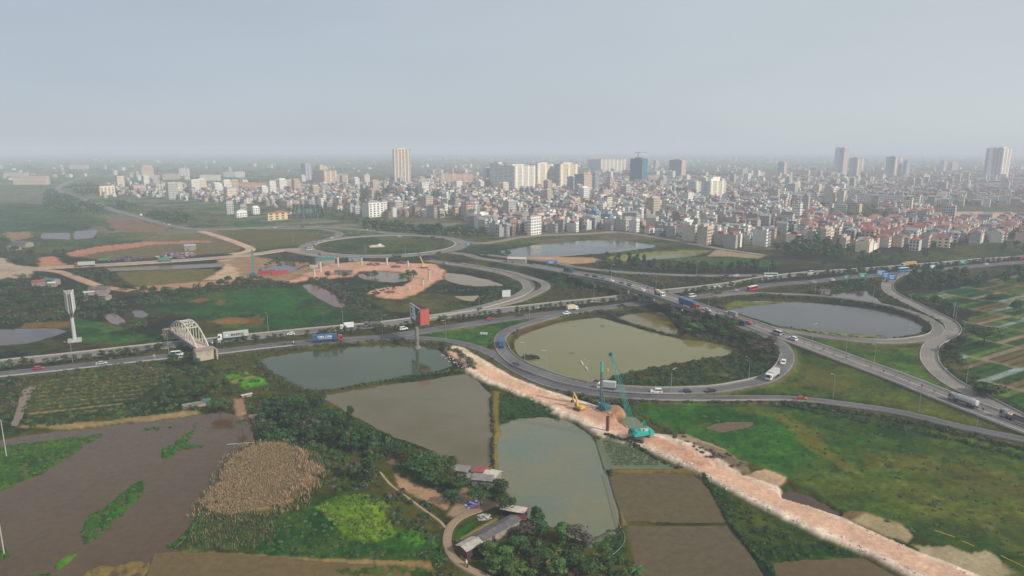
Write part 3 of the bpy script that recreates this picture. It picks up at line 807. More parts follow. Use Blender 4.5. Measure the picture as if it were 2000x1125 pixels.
# soften steps a little, then colour grain
for _ in range(3):
    Zs = Z.copy()
    Zs[1:-1, 1:-1] = (Z[1:-1, 1:-1] * 2 + Z[:-2, 1:-1] + Z[2:, 1:-1] + Z[1:-1, :-2] + Z[1:-1, 2:]) / 6
    Z = np.where(np.abs(Zs - Z) > 0.03, Zs, Z)
nearf = GY < 640
for _ in range(5):                                                       # the columns are finer than the rows: even that out
    Zs = Z.copy(); Zs[:, 1:-1] = (Z[:, :-2] + Z[:, 1:-1] * 2 + Z[:, 2:]) / 4
    Z = np.where(nearf & (np.abs(Zs - Z) > 0.015), Zs, Z)
for k_ in range(3):
    Cs = COLR.copy()
    if k_ == 0: Cs[1:-1, 1:-1] = (COLR[1:-1, 1:-1] * 2 + COLR[:-2, 1:-1] + COLR[2:, 1:-1] + COLR[1:-1, :-2] + COLR[1:-1, 2:]) / 6
    else: Cs[:, 1:-1] = (COLR[:, :-2] + COLR[:, 1:-1] * 2 + COLR[:, 2:]) / 4
    COLR = np.where(nearf[..., None], Cs, COLR)
Z[GY > 2500] = 0
dry = np.clip((fbm(GX, GY, 34, 91, 5) - 0.53) * 7, 0, 1) * (COLR[..., 1] > COLR[..., 0]) * (GY < 1300)
COLR = COLR * (1 - 0.35 * dry[..., None]) + lin((108, 104, 66)) * 0.35 * dry[..., None]
lush = np.clip((fbm(GX, GY, 26, 95, 5) - 0.56) * 8, 0, 1) * (COLR[..., 1] > COLR[..., 0]) * (GY < 1300)
COLR = COLR * (1 - 0.5 * lush[..., None]) + lin((46, 70, 36)) * 0.5 * lush[..., None]
gr = (0.62 + 0.76 * n2) * (0.74 + 0.52 * n7) * (0.82 + 0.36 * n25)
veg = (COLR[..., 1] > COLR[..., 0] * 1.02)
amp = np.where(veg, 1.0, 0.45)
COLR = COLR * (1 + (gr - 1) * amp)[..., None]
hue = ((n25 - 0.5) * 0.9 + (n7 - 0.5) * 0.5) * veg
COLR[..., 0] *= 1 + 0.55 * hue; COLR[..., 2] *= 1 + 0.25 * hue
COLR = np.clip(unhaze(COLR, np.hypot(GX, GY)), 0.004, 0.85)
ROUGH = np.where(veg, 1.0, 0.62)

me = bpy.data.meshes.new('ground')
nr, nc = shape
V = np.stack([GX, GY, Z], -1).reshape(-1, 3).astype(np.float32)
idx = np.arange(nr * nc).reshape(nr, nc)
Q = np.stack([idx[:-1, :-1], idx[:-1, 1:], idx[1:, 1:], idx[1:, :-1]], -1).reshape(-1, 4)
me.vertices.add(len(V)); me.vertices.foreach_set('co', V.ravel())
me.loops.add(Q.size); me.loops.foreach_set('vertex_index', Q.ravel().astype(np.int32))
me.polygons.add(len(Q)); me.polygons.foreach_set('loop_start', np.arange(0, Q.size, 4, dtype=np.int32))
me.polygons.foreach_set('use_smooth', np.ones(len(Q), bool))
me.update()
ca = me.color_attributes.new('Col', 'FLOAT_COLOR', 'POINT')
ca.data.foreach_set('color', np.concatenate([COLR, ROUGH[..., None]], -1).astype(np.float32).ravel())
M_GROUND = new_mat('ground_cover', 0.95, spec=0.1)
a = N(M_GROUND, "ShaderNodeVertexColor", layer_name='Col')
f1 = ramp(M_GROUND, noise_n(M_GROUND, 0.9, 6, rough=0.7), [(0.3, 0.62), (0.7, 1.32)])
f2 = ramp(M_GROUND, noise_n(M_GROUND, 0.13, 5, rough=0.6), [(0.3, 0.8), (0.7, 1.18)])
L(M_GROUND, mix_col(M_GROUND, a.outputs[1], mix_col(M_GROUND, a.outputs[1], a.outputs[0], f1, 'MULTIPLY'), f2, 'MULTIPLY'), bsdf(M_GROUND).inputs["Base Color"])
bump(M_GROUND, noise_n(M_GROUND, 1.4, 5, rough=0.7), 0.4, 0.4)
me.materials.append(M_GROUND)
tag(link('ground', me), kind='structure')
def ground_z(x, y):
    """height of the ground sheet"""
    if y < rows[0]: return 0.0
    i = min(np.searchsorted(rows, y), nr - 1); j = min(np.searchsorted(tans, x / y), nc - 1)
    return float(Z[i, j])

# ------------------------------------------------------------------ water
def water_mat(name, c, swirl, dist, muddy):
    m = new_mat(name, 0.2 if muddy else 0.05, spec=0.2 if muddy else 0.5)
    b = bsdf(m); b.inputs["IOR"].default_value = 1.33
    cth = H_CAM / math.hypot(dist, H_CAM)
    refl = np.array([0.5, 0.56, 0.62]) * (0.02 + 0.98 * (1 - cth) ** 5) * (0.5 if muddy else 1.0)
    def base_of(k):
        k = np.array(srgb(*k))
        return tuple(float(x) for x in np.maximum(unhaze(k, dist) - refl / 1.2, 0.16 * k))
    c = base_of(c)
    swirl = base_of(swirl) if swirl else None
    n = noise_n(m, 0.022, 5, rough=0.6)
    n2_ = noise_n(m, 0.5, 4, rough=0.7)
    c2 = swirl or tuple(x * 0.82 for x in c)
    base = mix_col(m, ramp(m, n, [(0.38, 0.0), (0.66, 1.0)]), tuple(x * 0.92 for x in c), c2)
    base = mix_col(m, 1.0, base, ramp(m, n2_, [(0.3, 0.78 if muddy else 0.93), (0.7, 1.15 if muddy else 1.05)]), 'MULTIPLY')
    L(m, base, b.inputs["Base Color"])
    if not muddy: L(m, ramp(m, noise_n(m, 0.03, 5, rough=0.65), [(0.42, 0.03), (0.62, 0.2)]), b.inputs['Roughness'])
    bump(m, noise_n(m, 1.1, 4), 0.06, 0.12)
    return m
def grow(W, d):
    c = Vector((sum(p.x for p in W) / len(W), sum(p.y for p in W) / len(W), 0))
    n = len(W); out = []
    area = sum(W[i].x * W[(i + 1) % n].y - W[(i + 1) % n].x * W[i].y for i in range(n))
    sg = 1 if area > 0 else -1
    for i in range(n):
        a, b, e = W[i - 1], W[i], W[(i + 1) % n]
        t = ((b - a).normalized() + (e - b).normalized()); t.z = 0
        t = t.normalized() if t.length > 1e-6 else Vector((1, 0, 0))
        out.append(b + Vector((t.y, -t.x, 0)) * d * sg)
    return out
SWIRL = {2: (118, 132, 122), 0: (112, 122, 108), 5: (104, 91, 82), 8: (128, 128, 128), 1: (122, 116, 98), 6: (150, 147, 120)}
for i, (name, poly, c, lev) in enumerate(PONDS):
    W = grow(POND_W[i], 1.6 if name not in ('paddy', 'rice_paddy') else 0.8)
    lo = [(p.x, p.y, lev + 0.004 * (i % 5)) for p in W]
    bm = bmesh.new()
    f = bm.faces.new([bm.verts.new(p) for p in lo])
    bmesh.ops.triangulate(bm, faces=[f])
    bmesh.ops.recalc_face_normals(bm, faces=bm.faces)
    if bm.faces and bm.faces[:][0].normal.z < 0: bmesh.ops.reverse_faces(bm, faces=bm.faces)
    me = bpy.data.meshes.new(name); bm.to_mesh(me); bm.free()
    cen = sum(POND_W[i], Vector()) / len(POND_W[i])
    m = water_mat(name + '_water', c, SWIRL.get(i), math.hypot(cen.x, cen.y), name in ('paddy', 'flooded_field', 'mud_pool', 'rice_paddy'))
    if name == 'flooded_field': bsdf(m).inputs['Specular IOR Level'].default_value = .42; bsdf(m).inputs['Roughness'].default_value = .13
    me.materials.append(m)
    tag(link(name + '_water' if 'water' not in name else name, me), kind='structure')

# ------------------------------------------------------------------ leaves, shrubs and trees
def leaf_mat(name, trans=0.25, rand=0.25):
    m = new_mat(name, 0.75, spec=0.15)
    a = N(m, "ShaderNodeVertexColor", layer_name='Col')
    oi = N(m, "ShaderNodeObjectInfo")
    hs = N(m, "ShaderNodeHueSaturation")
    L(m, math_n(m, 'ADD', 0.5 - 0.03, math_n(m, 'MULTIPLY', oi.outputs['Random'], 0.05)), hs.inputs['Hue'])
    L(m, math_n(m, 'ADD', 1 - rand, math_n(m, 'MULTIPLY', oi.outputs['Random'], 2 * rand)), hs.inputs['Value'])
    L(m, a.outputs[0], hs.inputs['Color'])
    b = bsdf(m)
    L(m, hs.outputs[0], b.inputs["Base Color"])
    b.inputs["Transmission Weight"].default_value = 0.0
    return m
M_LEAF = leaf_mat('leaves')
M_LEAF_S = leaf_mat('undergrowth_leaves', rand=0.0)
M_BARK = paint((0.10, 0.075, 0.055), 0.9, 0.1, name='bark')
NR = np.random.default_rng(23)

def leaf_mesh(name, P, Nn, S, C, mat, aspect=1.0):
    """one small leaf-shaped face for every point"""
    n = len(P)
    r = NR.normal(size=(n, 3))
    U = np.cross(Nn, r); U /= np.linalg.norm(U, axis=1, keepdims=True) + 1e-9
    W = np.cross(Nn, U)
    s = S[:, None]
    a, b = U * s, W * s * aspect
    V = np.stack([P - a, P - b * 0.7, P + a, P + b * 0.7], 1).reshape(-1, 3)
    me = bpy.data.meshes.new(name)
    me.vertices.add(n * 4); me.vertices.foreach_set('co', V.astype(np.float32).ravel())
    me.loops.add(n * 4); me.loops.foreach_set('vertex_index', np.arange(n * 4, dtype=np.int32))
    me.polygons.add(n); me.polygons.foreach_set('loop_start', np.arange(0, n * 4, 4, dtype=np.int32))
    me.update()
    ca = me.color_attributes.new('Col', 'FLOAT_COLOR', 'POINT')
    cc = np.repeat(np.concatenate([C, np.ones((n, 1))], 1), 4, 0)
    ca.data.foreach_set('color', cc.astype(np.float32).ravel())
    me.materials.append(mat)
    return me

def blob_points(c, rad, n, low=-0.35, fill=0.25):
    """points on (and a little inside) a ragged ellipsoid, with outward normals"""
    d = NR.normal(size=(n, 3)); d /= np.linalg.norm(d, axis=1, keepdims=True)
    d[:, 2] = np.where(d[:, 2] < low, -d[:, 2], d[:, 2])
    k = (1 - fill * NR.random(n) ** 1.5)[:, None]
    P = np.array(c) + d * np.array(rad) * k
    Nn = d / np.array(rad); Nn /= np.linalg.norm(Nn, axis=1, keepdims=True)
    Nn = Nn + NR.normal(size=(n, 3)) * 0.45
    Nn /= np.linalg.norm(Nn, axis=1, keepdims=True)
    return P, Nn

def crown_mesh(name, h, w, z0, blobs, per, size, cols, seed, shape='round', flat=0.7):
    global NR
    NR = np.random.default_rng(seed)
    P, Nn, C = [], [], []
    for k in range(blobs):
        t = NR.random()
        a = NR.random() * 6.283
        if shape == 'round':
            zz = z0 + (h - z0) * (0.2 + 0.66 * t); r = w / 2 * math.sqrt(max(0.05, 1 - (2 * t - 0.85) ** 2)) * 0.68 * math.sqrt(NR.random())
            br = w * (0.19 + 0.10 * NR.random())
        elif shape == 'tall':
            zz = z0 + (h - z0) * (0.08 + 0.84 * t); r = w / 2 * (1 - 0.75 * t) * 0.7 * math.sqrt(NR.random())
            br = w * (0.26 - 0.10 * t)
        else:
            zz = z0 + (h - z0) * (0.55 + 0.3 * t); r = w / 2 * 0.74 * math.sqrt(NR.random())
            br = w * (0.15 + 0.09 * NR.random())
        p, q = blob_points((r * math.cos(a), r * math.sin(a), zz), (br, br, br * flat), per)
        c = np.array(cols[NR.integers(len(cols))])[None] * (0.75 + 0.5 * NR.random((per, 1))) * (0.85 + 0.3 * NR.random())
        P.append(p); Nn.append(q); C.append(c)
    P, Nn, C = np.concatenate(P), np.concatenate(Nn), np.concatenate(C)
    return leaf_mesh(name, P, Nn, size * (0.7 + 0.6 * NR.random(len(P))), C, M_LEAF)

def trunk_mesh(name, h, r, limbs, seed, spread=0.5):
    rr = random.Random(seed)
    mb = MB()
    pts = [(0, 0, -0.3)]
    for k in range(1, 5):
        pts.append((rr.uniform(-.06, .06) * h * k / 4, rr.uniform(-.06, .06) * h * k / 4, h * k / 4))
    mb.tube(pts, [r, r * .85, r * .7, r * .5, r * .2], 6)
    for k in range(limbs):
        a = rr.uniform(0, 6.28); t = rr.uniform(0.35, 0.8); b = Vector((0, 0, h * t))
        e = b + Vector((math.cos(a) * spread * h * .5, math.sin(a) * spread * h * .5, h * rr.uniform(.15, .32)))
        mb.tube([b, (b + e) / 2 + Vector((0, 0, -.05 * h)), e], [r * .5, r * .35, r * .1], 5)
    return mb.mesh(name, M_BARK)

GD = [(0.033, 0.074, 0.026), (0.048, 0.094, 0.030), (0.026, 0.060, 0.026)]
GM = [(0.048, 0.098, 0.026), (0.064, 0.115, 0.032), (0.040, 0.080, 0.026)]
GB = [(0.055, 0.115, 0.026), (0.070, 0.135, 0.030), (0.045, 0.095, 0.024)]
GO = [(0.062, 0.070, 0.030), (0.050, 0.062, 0.028)]
BR = [(0.100, 0.080, 0.056), (0.085, 0.064, 0.052), (0.074, 0.076, 0.046)]
PU = [(0.100, 0.078, 0.072), (0.080, 0.066, 0.060)]
TREES = {   # kind: (height, width, crown, trunk)
    'broad': [(6.5, 6.0, crown_mesh('broad_crown', 6.5, 6.0, 1.4, 13, 58, 0.34, GD + GM[:1], 1), trunk_mesh('broad_trunk', 5.2, .2, 5, 1)),
              (6.5, 6.0, crown_mesh('broad_crown', 6.5, 6.0, 1.2, 15, 52, 0.34, GD, 2), trunk_mesh('broad_trunk', 5.0, .2, 5, 2))],
    'tall': [(9.0, 5.2, crown_mesh('tall_crown', 9.0, 5.2, 1.0, 17, 52, 0.32, GD, 3, 'tall', 1.1), trunk_mesh('tall_trunk', 8.0, .16, 5, 3, .3)),
             (9.0, 5.2, crown_mesh('tall_crown', 9.0, 5.2, 1.2, 15, 56, 0.32, GD[:2] + [(0.024, 0.055, 0.03)], 4, 'tall', 1.1), trunk_mesh('tall_trunk', 8.0, .16, 5, 4, .3))],
    'spread': [(4.6, 7.4, crown_mesh('spread_crown', 4.6, 7.4, 1.0, 19, 48, 0.30, GD[:2] + GM[:1], 5, 'flat', 0.45), trunk_mesh('spread_trunk', 3.6, .18, 7, 5, 1.3)),
               (4.6, 7.4, crown_mesh('spread_crown', 4.6, 7.4, 1.0, 17, 52, 0.30, GM, 6, 'flat', 0.45), trunk_mesh('spread_trunk', 3.6, .18, 7, 6, 1.3))],
    'bright': [(5.0, 5.0, crown_mesh('bright_crown', 5.0, 5.0, 0.8, 13, 52, 0.32, GB, 7), trunk_mesh('bright_trunk', 4.0, .15, 5, 7))],
    'brown': [(5.5, 5.4, crown_mesh('brown_crown', 5.5, 5.4, 0.9, 14, 40, 0.26, BR + PU, 8), trunk_mesh('brown_trunk', 4.8, .15, 9, 8, .9))],
    'far': [(8.0, 6.4, crown_mesh('far_crown', 8.0, 6.4, 1.0, 10, 22, 0.70, GD, 9), trunk_mesh('far_trunk', 6.0, .2, 3, 9)),
            (8.0, 6.4, crown_mesh('far_crown', 8.0, 6.4, 1.0, 10, 22, 0.70, GM[:1] + GD[:2], 10), trunk_mesh('far_trunk', 6.0, .2, 3, 10))],
    'fartall': [(10.0, 4.6, crown_mesh('far_tall_crown', 10.0, 4.6, 0.8, 12, 20, 0.60, GD, 11, 'tall', 1.2), trunk_mesh('far_tall_trunk', 8.5, .16, 3, 11, .3)),
                (10.0, 4.6, crown_mesh('far_tall_crown', 10.0, 4.6, 0.8, 12, 20, 0.60, GD[:2], 12, 'tall', 1.2), trunk_mesh('far_tall_trunk', 8.5, .16, 3, 12, .3))],
}
TREE_N = [0]
def tree(kind, p, h, label, group, w=None, name='tree', cat='tree'):
    v = TREES[kind][random.randrange(len(TREES[kind]))]
    s = h / v[0]
    sw = (w / v[1]) if w else s * random.uniform(0.85, 1.15)
    t = thing(name, (p[0], p[1], p[2] if len(p) > 2 and p[2] else ground_z(p[0], p[1])), random.uniform(0, 6.28), label, cat, group, (sw, sw, s))
    link('trunk', v[3], t); link('crown', v[2], t)
    TREE_N[0] += 1
    return t
def tree_px(kind, px, py, h, label, group, w=None, **k):
    return tree(kind, g(px, py), h, label, group, w, **k)
def rand_in(poly, n, mind=0.0, seed=1):
    rr = random.Random(seed)
    W = wpoly(poly)
    x0, x1 = min(p.x for p in W), max(p.x for p in W); y0, y1 = min(p.y for p in W), max(p.y for p in W)
    out, tries = [], 0
    while len(out) < n and tries < n * 60:
        tries += 1
        x, y = rr.uniform(x0, x1), rr.uniform(y0, y1)
        if not inside(np.array([x]), np.array([y]), W)[0]: continue
        if mind and any((x - a) ** 2 + (y - b) ** 2 < mind * mind for a, b in out): continue
        out.append((x, y))
    return out
ROADPTS = np.array([(p.x, p.y, r['w'] / 2) for r in ROADS.values() for p in r['C']])
def off_road(x, y, m=1.0):
    d = np.hypot(ROADPTS[:, 0] - x, ROADPTS[:, 1] - y)
    return bool((d > ROADPTS[:, 2] + m).all())

# the thicket by the ponds, tree by tree
TK = 'trees in the thicket beside the brown pond'
for k, (px, py, h, w, kd) in enumerate([
    (524, 812, 6, 5, 'tall'), (548, 822, 7, 6, 'tall'), (566, 815, 7, 6, 'tall'), (578, 836, 6, 5, 'broad'), (598, 822, 7.5, 6, 'tall'), (612, 808, 7, 5.5, 'broad'),
    (622, 858, 7, 5, 'tall'), (640, 862, 6.5, 5, 'tall'), (606, 862, 6, 4.5, 'tall'), (662, 848, 6.5, 4.5, 'tall'), (660, 872, 6, 5.5, 'broad'), (678, 880, 7, 6, 'broad'), (697, 882, 6.5, 5, 'broad'), (650, 828, 5.5, 4.5, 'broad'), (630, 795, 5, 5, 'broad'),
    (585, 800, 5.5, 6, 'spread'), (540, 795, 5, 5, 'broad'), (512, 830, 5, 5, 'broad'), (500, 818, 4.5, 5, 'broad'), (710, 868, 6, 5, 'tall')]):
    tree_px(kd, px, py, h, 'dark green bushy tree in the thicket beside the brown fish pond', TK, w)
tree_px('tall', 686, 836, 8.2, 'tall rounded dark tree standing at the brown pond edge above the thicket', None, 5.0)
tree_px('tall', 723, 884, 9.0, 'tallest dense dark tree beside the brown pond, south of the thicket', None, 6.2)
tree_px('tall', 720, 940, 10.0, 'big solitary conical dark green tree beside the footpath', None, 8.2)
UM = 'flat-topped trees along the south bank of the brown pond'
for px, py, h, w in [(770, 888, 3.8, 6.5), (788, 896, 4.2, 7.5), (812, 905, 4, 7), (835, 912, 4.4, 8), (826, 930, 4.2, 8), (850, 930, 4.6, 8), (872, 922, 4.2, 7.5), (805, 922, 3.6, 6), (845, 948, 4, 7), (868, 944, 4.2, 7), (878, 912, 3.6, 5)]:
    tree_px('spread', px, py, h, 'flat topped spreading tree on the bank south of the brown pond', UM, w)
FY = [(856, 955, 4, 6, 'dark spreading tree at the corner of the dry yard, furthest from the lane'), (898, 962, 4.4, 6.4, 'bushy tree in front of the grey shack with a patched roof'),
      (938, 986, 5.0, 7.4, 'broad tree beside the blue tarpaulin heap'), (881, 986, 4.4, 5.6, 'rounded small tree alone in the dry yard'), (975, 966, 4.6, 5.6, 'tree on the pond side of the shed with the red patched roof'),
      (978, 986, 4.6, 5.4, 'upper of two trees leaning over the pale pond below the shed'), (986, 1004, 5.0, 6.4, 'lower of two trees leaning over the pale pond below the shed')]
for px, py, h, w, lb in FY: tree_px('spread' if w > 6 else 'broad', px, py, h, lb, None, w)
tree_px('broad', 1046, 1028, 5.5, 'dark tree beside the red roofed open shed at the pond', None, 5.2)
tree_px('broad', 1052, 1050, 5.0, 'lower tree beside the red roofed sheds, next to the bare brown one', None, 5)
tree_px('brown', 1030, 1052, 4.6, 'bare brown tree below the red roofed sheds', None, 6)
tree_px('bright', 1098, 1056, 4.8, 'fresh bright green tree by the pale pond corner', None, 5.2)
tree_px('brown', 1124, 1058, 4.6, 'bare brownish tree beside the fresh green tree at the pale pond', None, 6.5)
tree_px('brown', 1145, 1066, 3.6, 'low bare thorny tree at the pond edge near the weeds', None, 5)
tree_px('bright', 1182, 1098, 3.2, 'small yellow green sapling by the hose end', None, 2.6)
for px, py, h, w in [(955, 1088, 4, 6), (985, 1098, 4, 6.5), (1012, 1080, 4.2, 6), (1060, 1100, 3.6, 6), (1000, 1125, 4, 7), (965, 1118, 4, 6), (1120, 1105, 3.6, 6), (1090, 1122, 3.8, 6), (1150, 1120, 3.4, 5.5)]:
    tree_px(random.choice(['bright', 'broad', 'broad']), px, py, h, 'leafy tree in the wild garden below the long grey barn', 'trees in the garden below the barn', w)
tree_px('spread', 430, 806, 6.0, 'wide rounded tree over the shack at the muddy field corner', None, 9)
tree_px('broad', 339, 712, 5.2, 'dense tree beside the road in front of the white arch bridge', None, 6)
tree_px('broad', 311, 688, 4.0, 'dark shrubby tree on the median left of the arch bridge', None, 5.5)
tree_px('spread', 262, 652, 6.5, 'big round bush-like tree beside the mud pool left of the arch bridge', None, 15)
tree_px('broad', 300, 630, 4.5, 'smaller round tree behind the big bush by the mud pool', None, 8)
for px, py, h, w in [(372, 735, 3.5, 4), (388, 752, 4, 5), (402, 738, 4, 5), (418, 760, 3.5, 5), (398, 766, 3.5, 5), (440, 752, 3, 4), (410, 724, 3, 4), (365, 758, 3, 4), (385, 775, 3.5, 5), (452, 772, 3.2, 4), (368, 702, 3, 4.5), (385, 712, 3, 4.5)]:
    tree_px('broad', px, py, h, 'small dark orchard tree south of the arch bridge', 'orchard trees south of the arch bridge', w)
for px, py, h, w in [(28, 580, 6, 8), (42, 560, 6, 8), (52, 592, 6, 9), (105, 600, 6, 9), (86, 606, 6, 9), (120, 585, 5, 8), (62, 604, 5, 8), (180, 606, 4.5, 9), (200, 600, 5, 9), (160, 590, 5, 8), (245, 568, 5.5, 9), (262, 582, 4.5, 8), (282, 572, 5, 8), (300, 575, 5.5, 7), (325, 575, 5.5, 8), (340, 578, 4, 6), (205, 560, 5, 8), (150, 570, 5, 8), (10, 600, 5, 9), (15, 560, 5, 9), (360, 572, 4, 7), (60, 500, 6, 9), (110, 500, 6, 10), (125, 497, 5, 8), (30, 492, 6, 10), (12, 478, 6, 10), (150, 540, 4, 6), (410, 565, 5, 5), (432, 558, 5, 7), (446, 552, 5, 7), (470, 552, 5, 8), (488, 555, 5, 7)]:
    tree_px('broad', px, py, h, 'dark tree among the shacks of the hamlet at the left', 'trees of the hamlet at the left', w)
# right side
tree_px('spread', 1922, 672, 8, 'huge dark spreading tree among the vegetable plots', None, 17)
tree_px('broad', 1858, 692, 6, 'dark round tree beside the pale ramp bend at the plots', None, 8)
tree_px('broad', 1846, 606, 7, 'right one of two trees beside the pale ramp at the upper plots', None, 9)
tree_px('broad', 1825, 598, 7, 'left one of two trees beside the pale ramp at the upper plots', None, 8)
tree_px('broad', 1930, 778, 6, 'dark tree beside the pale ramp at the lower vegetable plots', None, 13)
tree_px('broad', 1938, 592, 6, 'dark tree in the middle of the upper vegetable plots', None, 9)
tree_px('broad', 1985, 612, 8, 'tree at the right edge of the vegetable plots', None, 8)
tree_px('broad', 1680, 562, 5, 'lone tree on the verge north of the small pond', None, 9)
DW = 'trees of the dark grove behind the vegetable plots'
for x, y in rand_in([(1765, 560), (1775, 540), (1830, 530), (1900, 540), (1895, 560), (1880, 575), (1800, 568)], 30, 6.5, 5) + rand_in([(1880, 555), (2010, 530), (2060, 545), (1960, 565)], 16, 8, 6):
    tree(random.choice(['far', 'far', 'fartall']), (x, y), random.uniform(7, 9.5), 'dark tree of the grove behind the vegetable plots', DW, random.uniform(6, 9))
OT = 'trees on the overpass embankment inside the loop'
for x, y in rand_in([(1268, 586), (1300, 580), (1350, 600), (1398, 618), (1440, 638), (1478, 654), (1505, 668), (1515, 690), (1502, 715), (1470, 695), (1440, 672), (1400, 660), (1345, 652), (1322, 628), (1306, 604)], 62, 5.0, 8):
    px, py = proj((x, y, 0))
    if not off_road(x, y, 1.5): continue
    kd = 'brown' if (1330 < px < 1420 and py < 640) else random.choice(['broad', 'broad', 'brown', 'spread'])
    tree(kd, (x, y), random.uniform(3.6, 6.2), 'brownish thorny tree on the embankment beside the overpass' if kd == 'brown' else 'dark green tree on the embankment inside the loop road', OT + (' (brown)' if kd == 'brown' else ''), random.uniform(5.5, 8))
tree_px('bright', 1352, 652, 5.5, 'single bright green tree at the corner of the small olive pond', None, 10)
# rows of tall trees
def row(pts, step, kind, h, label, group, jit=1.5, w=None, skip=None):
    C = catmull([g(*p) for p in pts], step)
    for p in C:
        if random.random() < 0.08: continue
        x, y = p.x + random.uniform(-jit, jit), p.y + random.uniform(-jit, jit)
        if not off_road(x, y, 1.0): continue
        tree(kind, (x, y), h * random.uniform(0.75, 1.15), label, group, w and w * random.uniform(.85, 1.2))
row([(1186, 518), (1220, 522), (1262, 527), (1310, 530), (1370, 532), (1430, 531), (1500, 528)], 5.6, 'fartall', 10, 'slim dark tree in the long row behind the flyover', 'row of slim trees behind the flyover', 2.5, 8)
row([(1190, 515), (1230, 518), (1262, 522)], 7, 'fartall', 11, 'slim dark tree in the long row behind the flyover', 'row of slim trees behind the flyover', 2, 6)
row([(708, 441), (770, 447), (838, 453), (890, 458), (950, 461)], 6, 'far', 10, 'slim dark tree in the row beyond the roundabout', 'row of slim trees beyond the roundabout', 3, 10)
row([(706, 446), (770, 452), (838, 457), (890, 462), (930, 464)], 6, 'fartall', 11, 'slim dark tree in the row beyond the roundabout', 'row of slim trees beyond the roundabout', 3, 8)
row([(955, 500), (975, 497), (1000, 504)], 9, 'far', 6, 'bushy tree on the green strip east of the roundabout', 'trees east of the roundabout', 5, 8)
for x, y in rand_in([(1505, 492), (1560, 478), (1640, 478), (1665, 492), (1640, 503), (1560, 505)], 34, 9, 12):
    tree('far', (x, y), random.uniform(7, 10), 'tree of the grove between the row houses and the highway', 'grove between the houses and the highway', random.uniform(9, 13))
for px, py, h in [(1685, 515, 12), (1703, 518, 10), (1712, 509, 10), (1476, 532, 11), (1380, 530, 7), (1808, 503, 8), (1610, 520, 6), (1960, 492, 9), (1985, 488, 9), (2000, 495, 9), (1860, 490, 8), (1760, 500, 7), (1740, 512, 6), (1636, 510, 6)]:
    tree_px('far', px, py, h, 'single dark tree standing on the verge above the right hand highway', 'verge trees above the right hand highway', h * 0.95)
for px, py in [(797, 543), (786, 546), (808, 545), (640, 545), (675, 545), (718, 541), (732, 540)]:
    tree_px('bright' if px > 720 else 'brown', px, py, 6, 'thin tree standing in the flooded construction pond' if px > 700 else 'bare tree at the construction yard', 'thin trees around the construction pond' if px > 700 else 'bare trees at the construction yard', 7)

# shrubs on the medians
shrub_crown = crown_mesh('shrub_crown', 2.4, 2.3, 0.35, 8, 34, 0.22, GD[:1] + PU[:1] + GM[:1], 31)
shrub_stem = trunk_mesh('shrub_stem', 1.4, .07, 4, 31)
tiny_crown = crown_mesh('small_shrub_crown', 1.1, 1.2, 0.1, 6, 14, 0.16, GD[:1] + BR[:1], 33)
def shrub(p, s, label, group, cr=shrub_crown, name='median_shrub'):
    t = thing(name, p, random.uniform(0, 6.28), label, 'shrub', group, (s * random.uniform(.85, 1.2), s * random.uniform(.85, 1.2), s))
    link('trunk', shrub_stem, t); link('crown', cr, t)
a, b = ROADS['X1']['C'], ROADS['X2']['C']
A = np.array([(p.x, p.y) for p in a]); Bv = np.array([(p.x, p.y) for p in b])
walk, nsh, nxt = 0.0, 0, 0.0
line = []
for i in range(1, len(a)):
    seg = (a[i] - a[i - 1]).length
    while nxt <= walk + seg:
        line.append((i, a[i - 1].lerp(a[i], (nxt - walk) / seg))); nxt += random.uniform(3.2, 4.4)
    walk += seg
for i, p in line:
    j = int(((Bv - A[i]) ** 2).sum(1).argmin())
    f = random.uniform(.42, .6)
    q = p * (1 - f) + b[j] * f
    px, py = proj(q)
    if not -20 < px < 2020: continue
    if 318 < px < 345 or 1255 < px < 1290: continue
    gap = (p - b[j]).length
    if gap < 10.5: continue
    if random.random() < 0.1 or nsh >= 290: continue
    s = random.uniform(1.25, 1.85) * (1.1 if 1420 < px < 1700 else 1)
    shrub((q.x, q.y, max(.45, ground_z(q.x, q.y))), s, 'clipped round shrub in the line planted along the highway median', 'shrubs planted along the highway median')
    nsh += 1
for i, p in enumerate(OVC):
    px, py = proj(p)
    if 1358 < px < 2010 and i % 2 == 0 and random.random() < .85:
        shrub((p.x, p.y, p.z + 0.05), random.uniform(.7, 1.2), 'small shrub in the narrow median of the overpass road', 'small shrubs in the overpass median', tiny_crown)

